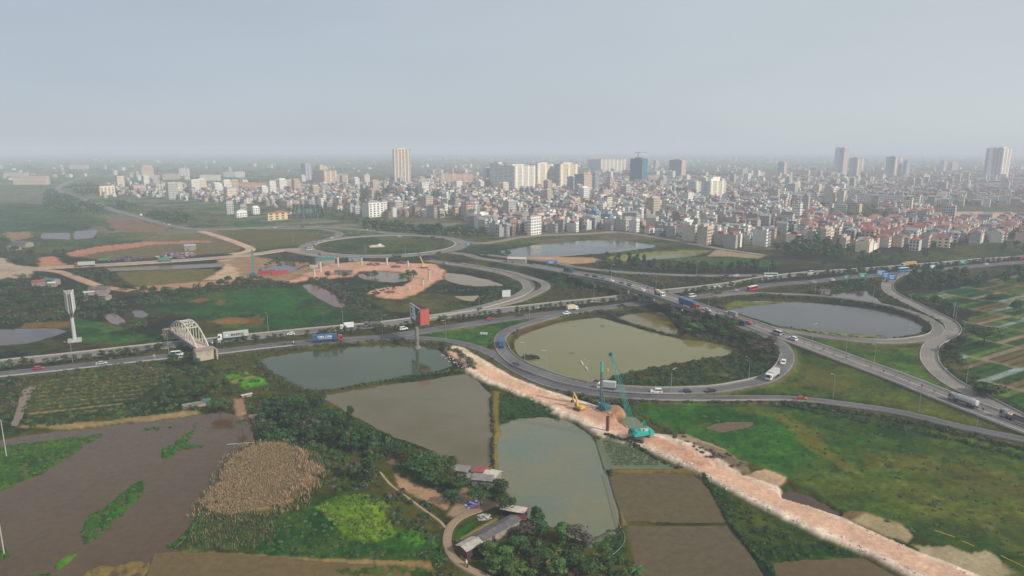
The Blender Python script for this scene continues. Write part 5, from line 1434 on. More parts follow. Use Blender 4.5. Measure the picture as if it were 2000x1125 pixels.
# the conspicuous houses of the front rows, one by one
for a in [
    (1037, 460, 426, 21, 7, 'white', 'flat', 'flat', 'tall white six storey house standing by the far pond', False),
    (996, 457, 430, 14, 10, 'brown', 'flat', 'dark', 'brown unfinished house with open floors left of the tall white one'),
    (985, 456, 434, 10, 10, 'pale grey', 'flat', 'pink', 'pale narrow house left of the unfinished brown one by the far pond'),
    (968, 452, 432, 9, 9, 'white', 'flat', 'flat', 'white balconied house at the west end of the far pond', False),
    (1119, 451, 437, 11, 5, 'cream', 'gable', 'dark', 'cream gabled house by the far pond road'),
    (1143, 447, 432, 11, 9, 'brown', 'flat', 'pink', 'brown house left of the bright blue ones'),
    (1164, 436, 412, 7, 13, 'blue', 'flat', 'blue', 'bright blue narrow house, the one further back'),
    (1191, 443, 418, 8, 16, 'blue', 'flat', 'flat', 'long house with a bright blue side wall near the far pond'),
    (1207, 441, 417, 9, 9, 'white', 'flat', 'flat', 'white narrow house right of the blue walled one'),
    (1238, 446, 429, 14, 14, 'white', 'gable', 'pink', 'wide white gabled house behind the far pond'),
    (1266, 440, 426, 16, 6, 'yellow', 'gable', 'red', 'orange yellow villa with red gables behind the far pond'),
    (1268, 456, 446, 14, 8, 'white', 'hip', 'red', 'low white house with a red roof at the far pond corner'),
    (1288, 461, 452, 12, 6, 'greenish', 'gable', 'grey', 'low pale shed house at the far pond corner'),
    (1316, 464, 442, 10, 13, 'grey', 'flat', 'pink', 'grey house with blank side wall left of the ornate tall one'),
    (1340, 464, 432, 18, 10, 'white', 'flat', 'dark', 'ornate white tall house with a dark glazed top floor', False),
    (1380, 479, 444, 20, 16, 'beige', 'flat', 'dark', 'big house with a broad blank cream wall by the pond road'),
    (1428, 480, 459, 9, 27, 'grey', 'flat', 'pink', 'long low grey house right of the broad blank cream wall'),
    (1452, 470, 447, 6, 22, 'grey', 'flat', 'flat', 'grey tube house with white front right of the pond road'),
    (1463, 478, 460, 8, 5, 'white', 'flat', 'flat', 'small white house with dark windows at the grove edge'),
    (1484, 470, 452, 6, 14, 'brown', 'flat', 'red', 'brownish house with a cream front at the grove edge'),
    (1508, 461, 447, 16, 6, 'pale grey', 'flat', 'flat', 'pale house with a broad blank wall above the grove'),
    (1490, 444, 431, 10, 5, 'white', 'gable', 'grey', 'white gabled house above the grove'),
    (1462, 439, 426, 9, 10, 'yellow', 'gable', 'red', 'yellow fronted house in the middle of the grey rows'),
    (1389, 430, 416, 13, 7, 'greenish', 'gable', 'flat', 'pale green fronted gabled house among the grey rows'),
    (1422, 427, 405, 10, 24, 'grey', 'flat', 'red', 'tall house with a striped front and long blank grey wall'),
    (1470, 428, 406, 9, 18, 'pale grey', 'flat', 'flat', 'tall pale house with square windows behind the yellow fronted one'),
    (1500, 421, 403, 8, 10, 'pale grey', 'flat', 'flat', 'leftmost tall pale house of the row above the red roofs'),
    (1518, 427, 402, 10, 8, 'cream', 'flat', 'flat', 'tall cream house of the row above the red roofs'),
    (1532, 423, 409, 6, 5, 'white', 'flat', 'flat', 'small white house of the row above the red roofs'),
    (1541, 423, 407, 9, 5, 'cream', 'flat', 'flat', 'rightmost tall cream house of the row above the red roofs'),
    (1490, 424, 410, 6, 6, 'pinkish', 'gable', 'red', 'small house with a red gable roof among the tall pale ones'),
    (1612, 473, 447, 19, 3, 'beige', 'flat', 'flat', 'house with a tall blank cream wall left of the grove villas'),
    (1650, 496, 464, 18, 4, 'beige', 'flat', 'flat', 'nearest tall blank tan wall house beside the grove'),
    (1572, 462, 448, 14, 7, 'white', 'hip', 'dark', 'white villa with dark hip roof left of the blank cream wall'),
    (1588, 470, 452, 8, 8, 'grey', 'flat', 'red', 'grey unfinished house left of the blank cream wall'),
    (1576, 441, 430, 14, 14, 'cream', 'hip', 'red', 'cream villa with a red hip roof, first of the red roof cluster'),
    (1604, 440, 428, 10, 8, 'white', 'hip', 'red', 'white villa with a red roof behind the blank cream wall'),
    (1628, 438, 425, 10, 10, 'cream', 'gable', 'red', 'cream gabled villa with a red roof above the blank cream wall'),
    (1655, 442, 427, 12, 10, 'pale grey', 'flat', 'grey', 'pale grey ornate house right of the red gabled villa'),
    (1735, 484, 464, 18, 20, 'cream', 'hip', 'red', 'large cream villa with a broad red roof above the highway'),
    (1722, 462, 448, 14, 8, 'cream', 'hip', 'red', 'cream villa with a red roof behind the large one'),
    (1757, 462, 447, 14, 10, 'pale grey', 'hip', 'red', 'pale villa with a red roof right of the cream ones'),
    (1780, 474, 456, 8, 10, 'grey', 'gable', 'dark', 'grey steep roofed house between the red and the dark villas'),
    (1812, 484, 462, 22, 8, 'pinkish', 'gable', 'dark', 'tall dark gabled villa with a pale arcade front'),
    (1842, 478, 460, 28, 8, 'white', 'hip', 'dark', 'wide white villa with a dark roof above the highway', False),
    (1884, 472, 455, 14, 10, 'pale grey', 'flat', 'flat', 'pale flat topped villa left of the red roofs at the right'),
    (1918, 471, 452, 16, 8, 'white', 'gable', 'red', 'white villa with steep gables under a red roof at the right'),
    (1946, 470, 452, 12, 12, 'white', 'gable', 'dark', 'white gabled house right of the red roofed villas'),
    (1850, 446, 434, 14, 8, 'cream', 'gable', 'red', 'cream house with a red roof near the bare earth strip'),
    (1805, 448, 433, 8, 8, 'grey', 'gable', 'dark', 'grey steep gabled house by the bare earth strip'),
    (1770, 443, 427, 10, 18, 'grey', 'flat', 'dark', 'long dark grey terrace block near the bare earth strip'),
    (721, 425, 398, 24, 17, 'white', 'flat', 'flat', 'big white blank walled building beyond the row of slim trees'),
    (660, 411, 402, 20, 6, 'cream', 'hip', 'red', 'cream villa with a bright red roof beside the netted sports ground'),
    (694, 418, 404, 8, 6, 'pale grey', 'flat', 'flat', 'pale house left of the big white blank building'),
    (860, 425, 411, 8, 5, 'beige', 'flat', 'flat', 'beige house with a plain wall beyond the row of trees'),
    (912, 430, 402, 14, 4, 'pinkish', 'flat', 'red', 'tall pinkish house behind the trees beyond the roundabout'),
    (940, 440, 418, 14, 10, 'white', 'flat', 'flat', 'white balconied block at the edge of the trees', False),
    (955, 443, 430, 10, 8, 'pinkish', 'flat', 'flat', 'small pinkish block at the edge of the trees'),
    (444, 419, 395, 9, 4, 'pale grey', 'flat', 'flat', 'narrow unfinished tall house alone left of the town', False),
    (463, 425, 413, 14, 3, 'white', 'gable', 'grey', 'small white gabled house alone left of the town'),
    (495, 419, 406, 9, 3, 'white', 'flat', 'flat', 'white house beside the grey one left of the town'),
    (470, 412, 402, 9, 3, 'grey', 'flat', 'grey', 'grey block behind the small white gabled house'),
    (524, 431, 417, 34, 4, 'yellow', 'hip', 'red', 'long yellow building with a red roof near the sports ground', False),
    (196, 382, 366, 18, 6, 'cream', 'flat', 'blue', 'cream house with a blue roof box at the far left town edge'),
    (262, 375, 364, 14, 8, 'pinkish', 'flat', 'flat', 'pinkish block at the left town edge'),
    (306, 374, 361, 16, 6, 'beige', 'flat', 'flat', 'beige block right of the pinkish one at the left town edge'),
    (1000, 392, 378, 9, 6, 'cream', 'flat', 'flat', 'cream house in front of the white tower cluster'),
    (1122, 412, 388, 9, 14, 'pinkish', 'flat', 'red', 'tall pinkish fronted narrow house in the middle of the town'),
    (1088, 400, 391, 10, 4, 'cream', 'flat', 'flat', 'small cream house with a white turret in the middle of the town'),
    (1192, 406, 393, 15, 5, 'cream', 'flat', 'flat', 'bright cream blank house in the middle of the town'),
    (1283, 417, 402, 13, 9, 'cream', 'flat', 'flat', 'bright cream block right of the blue houses'),
    (1240, 372, 363, 8, 4, 'white', 'flat', 'flat', 'small white house below the dark netted tower'),
]:
    house_px(*a[:9], blank=a[9] if len(a) > 9 else True)

# the high buildings
TW = []
def tower(px, yb, yt, wl, wr, alpha, cl, cr, label, mat=None, top=None, cat='tower block', name='tower_block', stripes=None, podium=None, roofcol='flat', mat_l=None):
    cl = tuple(min(.86, c_ * 1.35) for c_ in cl) if 'netted' not in label else cl  # left and rear wall colour cl, on most towers with shade painted in
    b = g(px, yb); h = top_z(px, yb, yt)
    m = (b.y * CT + H_CAM * ST) / FPX
    al = math.radians(alpha)
    w, d = wr * m / math.cos(al), wl * m / max(.15, math.sin(al))
    d = max(d, 12.0); w = max(w, 10.0)
    t = thing(name, (b.x, b.y, -0.2), al, label, cat)
    mb = MB()
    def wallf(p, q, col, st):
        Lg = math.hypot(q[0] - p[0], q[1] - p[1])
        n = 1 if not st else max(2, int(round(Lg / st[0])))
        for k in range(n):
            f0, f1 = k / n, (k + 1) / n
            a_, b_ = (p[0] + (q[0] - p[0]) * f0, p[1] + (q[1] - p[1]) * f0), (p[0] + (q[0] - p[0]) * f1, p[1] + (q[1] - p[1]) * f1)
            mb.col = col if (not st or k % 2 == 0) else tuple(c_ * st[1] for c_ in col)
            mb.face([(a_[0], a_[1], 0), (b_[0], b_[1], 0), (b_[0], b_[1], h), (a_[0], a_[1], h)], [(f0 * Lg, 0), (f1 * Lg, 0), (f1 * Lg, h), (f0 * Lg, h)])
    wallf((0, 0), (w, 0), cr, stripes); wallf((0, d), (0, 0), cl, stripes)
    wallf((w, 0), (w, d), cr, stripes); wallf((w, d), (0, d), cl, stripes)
    mb.build('wall', mat or M_TOW, t)
    r = MB(); r.col = ROOFS[roofcol]
    r.box(w / 2, d / 2, h, w + .6, d + .6, .5)
    r.col = cr
    if stripes:                                                        # projecting bays up the front
        n = max(2, int(round(w / stripes[0])))
        for k in range(0, n, 2):
            r.box((k + .5) * w / n, -.5, 0, w / n * .62, 1.2, h + .4)
    hh = top or h * .04
    r.col = cr
    r.box(w * .5, d * .5, h + .5, w * .45, d * .5, hh)
    r.col = cl
    r.box(w * .22, d * .4, h + .5, w * .12, d * .3, hh * .6)
    r.col = ROOFS[roofcol]
    r.box(w * .5, d * .5, h + .5 + hh, w * .5, d * .55, .4)
    r.build('roof', M_ROOF, t)
    if podium:
        pm = MB(); pm.col = cr
        e, ph = podium
        pm.box(w / 2, d / 2, 0, w + e * 2, d + e * 2, ph, 0, 1, True)
        pm.build('podium', M_FAC, t)
    c = b + Vector((math.cos(al) * w / 2 - math.sin(al) * d / 2, math.sin(al) * w / 2 + math.cos(al) * d / 2, 0))
    PLACED.append((c.x, c.y, max(w, d) * .6))
    TW.append(t)
    return t, w, d, h
CRM, WHT, BGR, GRB = (0.72, 0.60, 0.46), (0.78, 0.74, 0.66), (0.60, 0.46, 0.36), (0.30, 0.36, 0.42)
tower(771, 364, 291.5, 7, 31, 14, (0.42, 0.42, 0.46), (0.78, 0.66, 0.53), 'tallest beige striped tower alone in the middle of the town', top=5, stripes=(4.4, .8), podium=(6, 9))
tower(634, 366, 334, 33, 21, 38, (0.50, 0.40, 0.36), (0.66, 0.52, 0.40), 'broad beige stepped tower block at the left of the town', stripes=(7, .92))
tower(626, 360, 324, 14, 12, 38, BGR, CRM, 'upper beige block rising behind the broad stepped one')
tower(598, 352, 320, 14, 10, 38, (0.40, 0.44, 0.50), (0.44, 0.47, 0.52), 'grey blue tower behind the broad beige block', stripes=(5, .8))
tower(590, 355, 342, 10, 6, 38, (0.40, 0.46, 0.50), WHT, 'low white block left of the broad beige tower', cat='building', name='office_building')
tower(657, 356, 341, 6, 22, 12, (0.46, 0.40, 0.34), (0.78, 0.62, 0.42), 'bright cream office right of the broad beige tower', cat='building', name='office_building')
t, w, d, h = tower(278, 348, 327, 3, 18, 14, (0.50, 0.44, 0.40), (0.68, 0.56, 0.44), 'cream hotel tower with a pink mansard top at the left', podium=(14, 8), roofcol='pink')
mm = MB(); mm.col = (0.56, 0.32, 0.28); mm.box(w / 2, d / 2, h + .5, w * .92, d * .92, 8, 0, .7); mm.build('mansard', M_ROOF, t)
tower(351, 350, 329, 4, 16, 16, (0.46, 0.46, 0.46), WHT, 'white banded tower beside a long low block at the left', mat=M_TOW2)
tower(318, 351, 340, 3, 28, 12, (0.46, 0.42, 0.40), (0.62, 0.50, 0.42), 'long low cream block beside the white banded tower', cat='building', name='office_building')
tower(391, 353, 342, 3, 34, 10, (0.5, 0.46, 0.42), WHT, 'long white block left of the orange school', cat='building', name='office_building')
tower(437, 346, 336, 2, 20, 10, (0.46, 0.48, 0.5), (0.56, 0.58, 0.58), 'grey white hall at the far left of the town', cat='building', name='office_building')
tower(461, 347, 335, 2, 15, 12, (0.5, 0.48, 0.46), WHT, 'white cube building right of the grey hall', cat='building', name='office_building')
tower(456, 370, 357, 3, 36, 14, (0.52, 0.30, 0.18), (0.72, 0.40, 0.24), 'left half of the orange school building', cat='school', name='school_building', roofcol='pink')
tower(497, 373, 358, 3, 35, 14, (0.52, 0.30, 0.18), (0.72, 0.42, 0.25), 'right half of the orange school building with a hall', cat='school', name='school_building', roofcol='pink')
tower(860, 364, 339, 4, 64, 8, BGR, (0.66, 0.47, 0.36), 'long pinkish beige hospital block with dark roof corners', stripes=(14, 1.14), roofcol='dark', podium=(5, 6), cat='hospital', name='hospital_building')
tower(818, 369, 350, 2, 29, 8, CRM, (0.78, 0.68, 0.52), 'bright cream office with lettered front beside the tall beige tower', podium=(8, 6), cat='building', name='office_building', mat=M_TOW2)
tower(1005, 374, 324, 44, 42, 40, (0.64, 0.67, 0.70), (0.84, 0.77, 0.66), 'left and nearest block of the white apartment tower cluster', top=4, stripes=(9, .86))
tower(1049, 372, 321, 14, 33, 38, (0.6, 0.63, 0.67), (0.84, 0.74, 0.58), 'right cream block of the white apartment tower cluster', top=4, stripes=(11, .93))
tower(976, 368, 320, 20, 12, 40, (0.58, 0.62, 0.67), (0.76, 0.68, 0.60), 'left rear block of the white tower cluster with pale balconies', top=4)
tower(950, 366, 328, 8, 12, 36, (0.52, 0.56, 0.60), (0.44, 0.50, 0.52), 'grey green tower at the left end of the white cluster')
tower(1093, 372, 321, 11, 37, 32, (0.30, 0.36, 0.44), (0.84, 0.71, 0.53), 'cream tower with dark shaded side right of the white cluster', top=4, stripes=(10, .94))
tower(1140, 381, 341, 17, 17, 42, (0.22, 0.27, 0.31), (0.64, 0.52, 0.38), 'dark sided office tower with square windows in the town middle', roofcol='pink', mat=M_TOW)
tower(1120, 376, 346, 12, 5, 48, (0.26, 0.33, 0.38), (0.60, 0.62, 0.62), 'bluish glass slab left of the dark sided office tower')
tower(1161, 380, 336, 2, 8, 14, (0.34, 0.36, 0.38), (0.40, 0.43, 0.45), 'slim grey slab right of the dark sided office tower')
tower(1173, 336, 311.5, 22, 55, 34, (0.36, 0.43, 0.50), (0.82, 0.70, 0.58), 'long row of far striped cream apartment blocks', stripes=(11, .78))
t, w, d, h = tower(1253, 361, 310, 20, 13, 44, (0.045, 0.13, 0.20), (0.05, 0.15, 0.22), 'dark blue netted tower under construction with a crane on top', mat=M_PLAIN)
cr = thing('tower_crane', t.matrix_basis @ Vector((w * .3, d * .5, h)), 0.4, 'thin tower crane on top of the dark netted tower', 'crane')
k = MB(); k.box(0, 0, 0, 2.2, 2.2, 19); k.build('mast', paint((.25, .26, .28)), cr)
k = MB(); k.obox((-9, 0, 17), (26, 0, 17), 1.4, 1.4); k.box(-8, 0, 14.5, 3, 2, 2.4); k.build('jib', paint((.25, .26, .28)), cr)
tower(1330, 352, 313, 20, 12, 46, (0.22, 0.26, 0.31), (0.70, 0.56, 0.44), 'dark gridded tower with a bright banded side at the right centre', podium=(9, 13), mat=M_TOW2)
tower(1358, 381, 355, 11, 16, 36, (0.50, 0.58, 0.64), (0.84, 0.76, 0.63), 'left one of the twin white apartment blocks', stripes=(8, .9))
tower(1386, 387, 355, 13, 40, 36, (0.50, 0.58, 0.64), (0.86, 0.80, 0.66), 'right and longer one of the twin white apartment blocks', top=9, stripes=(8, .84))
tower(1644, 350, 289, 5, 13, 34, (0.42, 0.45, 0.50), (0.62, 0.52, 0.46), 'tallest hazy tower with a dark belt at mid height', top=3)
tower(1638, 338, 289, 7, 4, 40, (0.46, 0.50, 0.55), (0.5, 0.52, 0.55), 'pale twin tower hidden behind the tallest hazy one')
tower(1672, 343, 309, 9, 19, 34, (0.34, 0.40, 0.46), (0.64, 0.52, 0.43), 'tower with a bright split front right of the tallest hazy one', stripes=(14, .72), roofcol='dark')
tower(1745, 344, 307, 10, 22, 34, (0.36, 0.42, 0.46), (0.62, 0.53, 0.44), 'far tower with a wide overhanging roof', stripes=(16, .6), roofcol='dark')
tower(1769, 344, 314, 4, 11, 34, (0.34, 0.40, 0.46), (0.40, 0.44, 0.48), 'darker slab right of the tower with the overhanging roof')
tower(1925, 350, 289.5, 1, 23, 8, (0.40, 0.44, 0.52), (0.30, 0.34, 0.42), 'shaded left one of the pair of big towers at the right edge')  # front wall colour has the shade painted in as well
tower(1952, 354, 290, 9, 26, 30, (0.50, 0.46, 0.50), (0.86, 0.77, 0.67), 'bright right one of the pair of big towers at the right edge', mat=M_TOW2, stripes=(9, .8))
tower(1842, 336, 315, 4, 10, 30, (0.44, 0.47, 0.50), (0.54, 0.49, 0.45), 'left block of the hazy row far right')
tower(1858, 336, 317, 4, 17, 30, (0.44, 0.47, 0.50), (0.50, 0.48, 0.46), 'right block of the hazy row far right', stripes=(8, .85))
tower(1530, 350, 317, 9, 8, 42, (0.34, 0.40, 0.46), (0.62, 0.55, 0.47), 'slim half shaded tower right of centre')
t = tower(1769, 401, 384.5, 90, 13, 37, (0.66, 0.58, 0.55), (0.66, 0.50, 0.38), 'very long school building with pilasters and a dark roof', cat='school', name='school_building', mat=M_SCH, roofcol='grey', top=1)
tower(1783, 399, 384, 3, 24, 24, (0.5, 0.42, 0.34), (0.66, 0.56, 0.42), 'cream wing at the right end of the very long school', cat='school', name='school_building')
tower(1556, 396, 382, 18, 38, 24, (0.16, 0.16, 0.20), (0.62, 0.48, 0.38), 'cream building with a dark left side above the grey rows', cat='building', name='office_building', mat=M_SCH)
tower(1652, 420, 401, 17, 9, 46, (0.40, 0.42, 0.40), (0.74, 0.58, 0.36), 'left one of two cream five storey blocks below the long school', cat='building', name='apartment_building')
tower(1677, 421, 398, 14, 11, 46, (0.34, 0.30, 0.28), (0.74, 0.58, 0.36), 'right one of two cream five storey blocks below the long school', cat='building', name='apartment_building', roofcol='dark')
tower(26, 361, 345, 2, 60, 8, (0.5, 0.44, 0.36), (0.66, 0.53, 0.40), 'long cream school block at the far left', cat='school', name='school_building', mat=M_SCH)
tower(4, 345, 337, 2, 42, 8, (0.5, 0.44, 0.36), (0.64, 0.52, 0.40), 'low cream block behind the long school at the far left', cat='school', name='school_building')
tower(136, 330, 322, 2, 30, 8, (0.5, 0.44, 0.38), (0.62, 0.54, 0.44), 'long pale hall far away on the left', cat='building', name='office_building')
tower(1265, 357, 343, 2, 26, 10, (0.46, 0.34, 0.32), (0.66, 0.48, 0.42), 'pinkish block with arched windows right of the netted tower', cat='building', name='office_building', mat=M_SCH)
tower(1085, 380, 369, 3, 19, 10, (0.5, 0.36, 0.3), (0.70, 0.46, 0.34), 'low salmon office before the cream tower', cat='building', name='office_building', mat=M_SCH)
tower(1803, 358, 342, 5, 17, 26, (0.4, 0.38, 0.38), (0.72, 0.58, 0.44), 'stepped cream building between the long school and the big pair', cat='building', name='office_building')
tower(1612, 349, 337, 4, 42, 14, (0.45, 0.42, 0.4), (0.66, 0.54, 0.44), 'row of far cream buildings at the foot of the tallest hazy tower', cat='building', name='office_building')
tower(1280, 333, 314, 3, 8, 20, (0.45, 0.46, 0.48), (0.60, 0.54, 0.46), 'slim far cream tower right of the netted one')
tower(1450, 345, 330, 4, 12, 26, (0.42, 0.44, 0.46), (0.58, 0.52, 0.46), 'far cream block left of the slim half shaded tower')
tower(1482, 350, 336, 4, 14, 26, (0.42, 0.44, 0.46), (0.66, 0.58, 0.48), 'bright far block left of the slim half shaded tower', cat='building', name='office_building')

# the rest of the town, street by street
OCC = np.array(PLACED)
PND = [(np.array([p.x for p in W]), np.array([p.y for p in W]), W) for W in POND_W]
RP = ROADPTS[ROADPTS[:, 1] > 500]
town = [([(930, 445), (960, 460), (1000, 466), (1060, 455), (1200, 449), (1300, 466), (1420, 485), (1540, 476), (1650, 470), (1690, 497), (1800, 489), (1900, 478), (2300, 460), (2300, 430), (1900, 433), (1840, 431), (1790, 404), (1600, 400), (1300, 396), (1000, 398), (880, 402), (900, 425)], .80, 0),
        ([(690, 420), (770, 432), (900, 430), (880, 402), (760, 392), (640, 400)], .38, 0),
        ([(540, 405), (690, 410), (700, 392), (1000, 398), (1300, 396), (1600, 400), (1790, 404), (2300, 410), (2300, 352), (1500, 350), (1000, 352), (700, 360), (560, 366), (430, 362), (360, 372), (400, 392), (470, 398)], .60, 0),
        ([(200, 388), (290, 385), (420, 398), (440, 380), (330, 360), (210, 362)], .26, 0)]
TP = [(wpoly(p), dn) for p, dn, _ in town]
park = [wpoly(p) for p in ([(635, 432), (650, 412), (700, 420), (705, 440)], [(560, 428), (568, 404), (640, 404), (640, 428)], [(690, 396), (700, 372), (760, 366), (860, 380), (870, 392), (800, 396)], [(1500, 492), (1540, 474), (1640, 474), (1660, 496)], [(1690, 440), (1620, 420), (1500, 414), (1560, 398), (1740, 408), (1760, 425)], [(1000, 395), (1010, 376), (1075, 378), (1080, 392)], [(1355, 400), (1290, 376), (1350, 362), (1440, 385), (1480, 400)], [(860, 428), (840, 418), (900, 416), (930, 440)])]
phi0 = math.radians(49)
ca, sa = math.cos(phi0), math.sin(phi0)
cand = []
rr = random.Random(77)
c0 = g(1200, 430)
for bi in range(-46, 46):
    for row_i in (0, 1):
        yl = bi * 36 + row_i * 15.5 + rr.uniform(-1, 1)
        xl = -1900
        while xl < 1900:
            villa = False
            wd = rr.uniform(4.6, 7.4)
            x, y = c0.x + xl * ca - yl * sa, c0.y + xl * sa + yl * ca
            xl += wd + (0.2 if rr.random() < .7 else rr.uniform(2, 12))
            if y < 640 or y > 2400 or abs(x) > .82 * y: continue
            cand.append((x, y, wd, row_i))
keep = []
CX = np.array([c[0] for c in cand]); CY = np.array([c[1] for c in cand])
inz = np.zeros(len(cand)); 
for W, dn in TP: inz = np.maximum(inz, inside(CX, CY, W) * dn)
for W in park: inz[inside(CX, CY, W)] *= .12
pn = fbm(CX, CY, 120, 61)
inz = np.where(pn < .42, inz * .35, inz)
for i in np.argsort(CY):
    if rr.random() > inz[i]: continue
    x, y, wd, ri = cand[i]
    if (np.hypot(OCC[:, 0] - x, OCC[:, 1] - y) < OCC[:, 2] + 6).any(): continue
    if (np.hypot(RP[:, 0] - x, RP[:, 1] - y) < RP[:, 2] + 9).any(): continue
    if any(inside(np.array([x]), np.array([y]), W)[0] for _, _, W in PND if abs(W[0].y - y) < 300): continue
    keep.append((x, y, wd, ri))
n_ind = 300 - len([1 for o in COL.objects if o.name.split('.')[0] == 'house'])
stuff_w, stuff_r = MB(), MB()
seen = {}
def zone_of(px, py):
    if px < 700: return 'at the left of the town', 'houses at the left of the town'
    if px < 960: return 'behind the roundabout trees', 'houses behind the trees beyond the roundabout'
    if px < 1110: return 'left of the blue houses', 'houses in the rows left of the blue ones'
    if px < 1250: return 'around the blue houses', 'houses in the rows around the blue ones'
    if px < 1330: return 'left of the ornate tall house', 'houses between the yellow villa and the ornate tall house'
    if px < 1440: return 'behind the broad blank cream wall', 'houses behind the broad blank cream wall'
    if px < 1560: return 'above the grove by the highway', 'houses above the grove'
    if px < 1700: return 'behind the tall tan walls', 'houses among the red roofs behind the tan walls'
    if px < 1830: return 'around the large cream villa', 'houses around the large cream villa'
    return 'in the right edge villa quarter', 'houses in the villa quarter at the right'
for i, (x, y, wd, ri) in enumerate(keep):
    px, py = proj((x, y, 0))
    villa = px > 1540 and py > 405
    if villa: wall = rr.choice(['white', 'cream', 'cream', 'pale grey', 'pinkish', 'grey']); roof = rr.choice(['hip', 'hip', 'gable', 'flat']); rc = rr.choice(['red', 'red', 'pink', 'dark', 'grey', 'dark']); fl = rr.choice([2, 3, 3])
    else: wall = rr.choice(['white', 'white', 'white', 'cream', 'pale grey', 'pale grey', 'grey', 'grey', 'beige', 'pinkish', 'brown', 'greenish']); roof = rr.choice(['flat', 'flat', 'flat', 'gable', 'hip']); rc = rr.choice(['flat', 'flat', 'pink', 'red', 'grey', 'grey', 'dark']); fl = rr.choice([1, 2, 2, 3] if px < 600 else [2, 3, 3, 4, 4, 5] if py > 385 else [2, 2, 3, 3, 4])
    if i > 400 and rr.random() < .022: fl = rr.choice([6, 7, 8, 9]); wd = rr.uniform(12, 20); roof = 'flat'; wall = rr.choice(['white', 'cream', 'pale grey', 'beige'])
    d = rr.uniform(10, 15); h = fl * 3.3 + rr.uniform(.2, 1.0)
    if villa: wd = rr.uniform(8, 11); d = rr.uniform(9, 13)
    rz = phi0 + (math.pi if ri else 0) + rr.uniform(-.03, .03)
    if py > 420 and rr.random() < .25: rz += math.pi / 2
    if i < n_ind:
        where, grp = zone_of(px, py)
        rn = {'flat': 'flat roof', 'pink': 'dull red roof', 'red': 'red roof', 'grey': 'grey roof', 'dark': 'dark roof'}[rc]
        house(x, y, rz, wd, d, h, wall, roof, rc, f"{wall} {NUMW[fl]} storey house, {('gabled ' if roof == 'gable' else '') + rn}, {where}", grp, windows=i < 60, blank=not villa)
    else:
        house_geom(stuff_w, stuff_r, x, y, -.1, rz, wd, d, h, WALLS[wall], roof, ROOFS[rc], not villa, i < 4200, i)
for k in range(2600):                                                    # quarters that fade out in the haze
    y = 2000 + 5200 * rr.random() ** 1.4; x = rr.uniform(-.8, .8) * y
    if x < -.12 * y and rr.random() < .85: continue
    if vnoise(np.array([x]), np.array([y]), 420, 9)[0] < .42: continue
    s_ = rr.uniform(1.4, 2.6); fl = rr.choice([2, 3, 3, 4, 5] + ([9] if rr.random() < .06 else []))
    house_geom(stuff_w, stuff_r, x, y, -.1, phi0 + rr.uniform(-.4, .4), 6 * s_, 12 * s_, fl * 3.4, WALLS[rr.choice(['white', 'cream', 'pale grey', 'beige', 'pinkish'])], rr.choice(['flat', 'hip']), ROOFS[rr.choice(['flat', 'red', 'pink', 'grey'])], False, False, k)
tag(stuff_w.build('town_houses', M_FAC), 'walls of the countless town houses receding into the haze', 'town', None, 'stuff')
tag(stuff_r.build('town_roofs', M_ROOF), 'roofs of the countless town houses receding into the haze', 'town', None, 'stuff')
# trees between the houses
ctr = []
for _ in range(16000):
    y = 680 + 1900 * rr.random() ** 1.3; x = rr.uniform(-.8, .8) * y
    ctr.append((x, y))
CX = np.array([c[0] for c in ctr]); CY = np.array([c[1] for c in ctr])
pz = np.zeros(len(ctr))
for W, dn in TP: pz = np.maximum(pz, inside(CX, CY, W) * np.where((CX > .36 * CY) & (CY < 1000), .7, .34))
for W in park: pz[inside(CX, CY, W)] = .8
pz = np.where((fbm(CX, CY, 120, 61) < .42) & (pz > 0), np.maximum(pz, .32), pz)
KX, KY = np.array([k_[0] for k_ in keep]), np.array([k_[1] for k_ in keep])
b = Brush(); NR = np.random.default_rng(71)
for i in range(len(ctr)):
    if rr.random() > pz[i]: continue
    x, y = ctr[i]
    if (np.hypot(RP[:, 0] - x, RP[:, 1] - y) < RP[:, 2] + 4).any() or (np.hypot(KX - x, KY - y) < 4.5).any() or (np.hypot(OCC[:, 0] - x, OCC[:, 1] - y) < OCC[:, 2]).any(): continue
    px, py = proj((x, y, 0))
    if py > 470 or (1850 < px and 412 < py < 432): continue
    r_ = rr.uniform(2.5, 5)
    b.add(x, y, 3.0, r_, rr.uniform(3, 5.5), 20, 1.0 if y < 1200 else 1.5, GD)
b.build('town_trees', 'dark trees standing between the town houses', 'trees')
b = Brush()
for _ in range(900):                                                     # tree belts on the far plain
    y = 1900 + 6500 * rr.random() ** 1.5; x = rr.uniform(-.8, .8) * y
    if fbm(np.array([x]), np.array([y]), 500, 83, 3)[0] < .47: continue
    b.add(x, y, 2.0, rr.uniform(14, 40), rr.uniform(5, 9), 26, rr.uniform(3, 5), GD)
b.build('far_woods', 'belts of dark trees on the hazy far plain', 'woods')

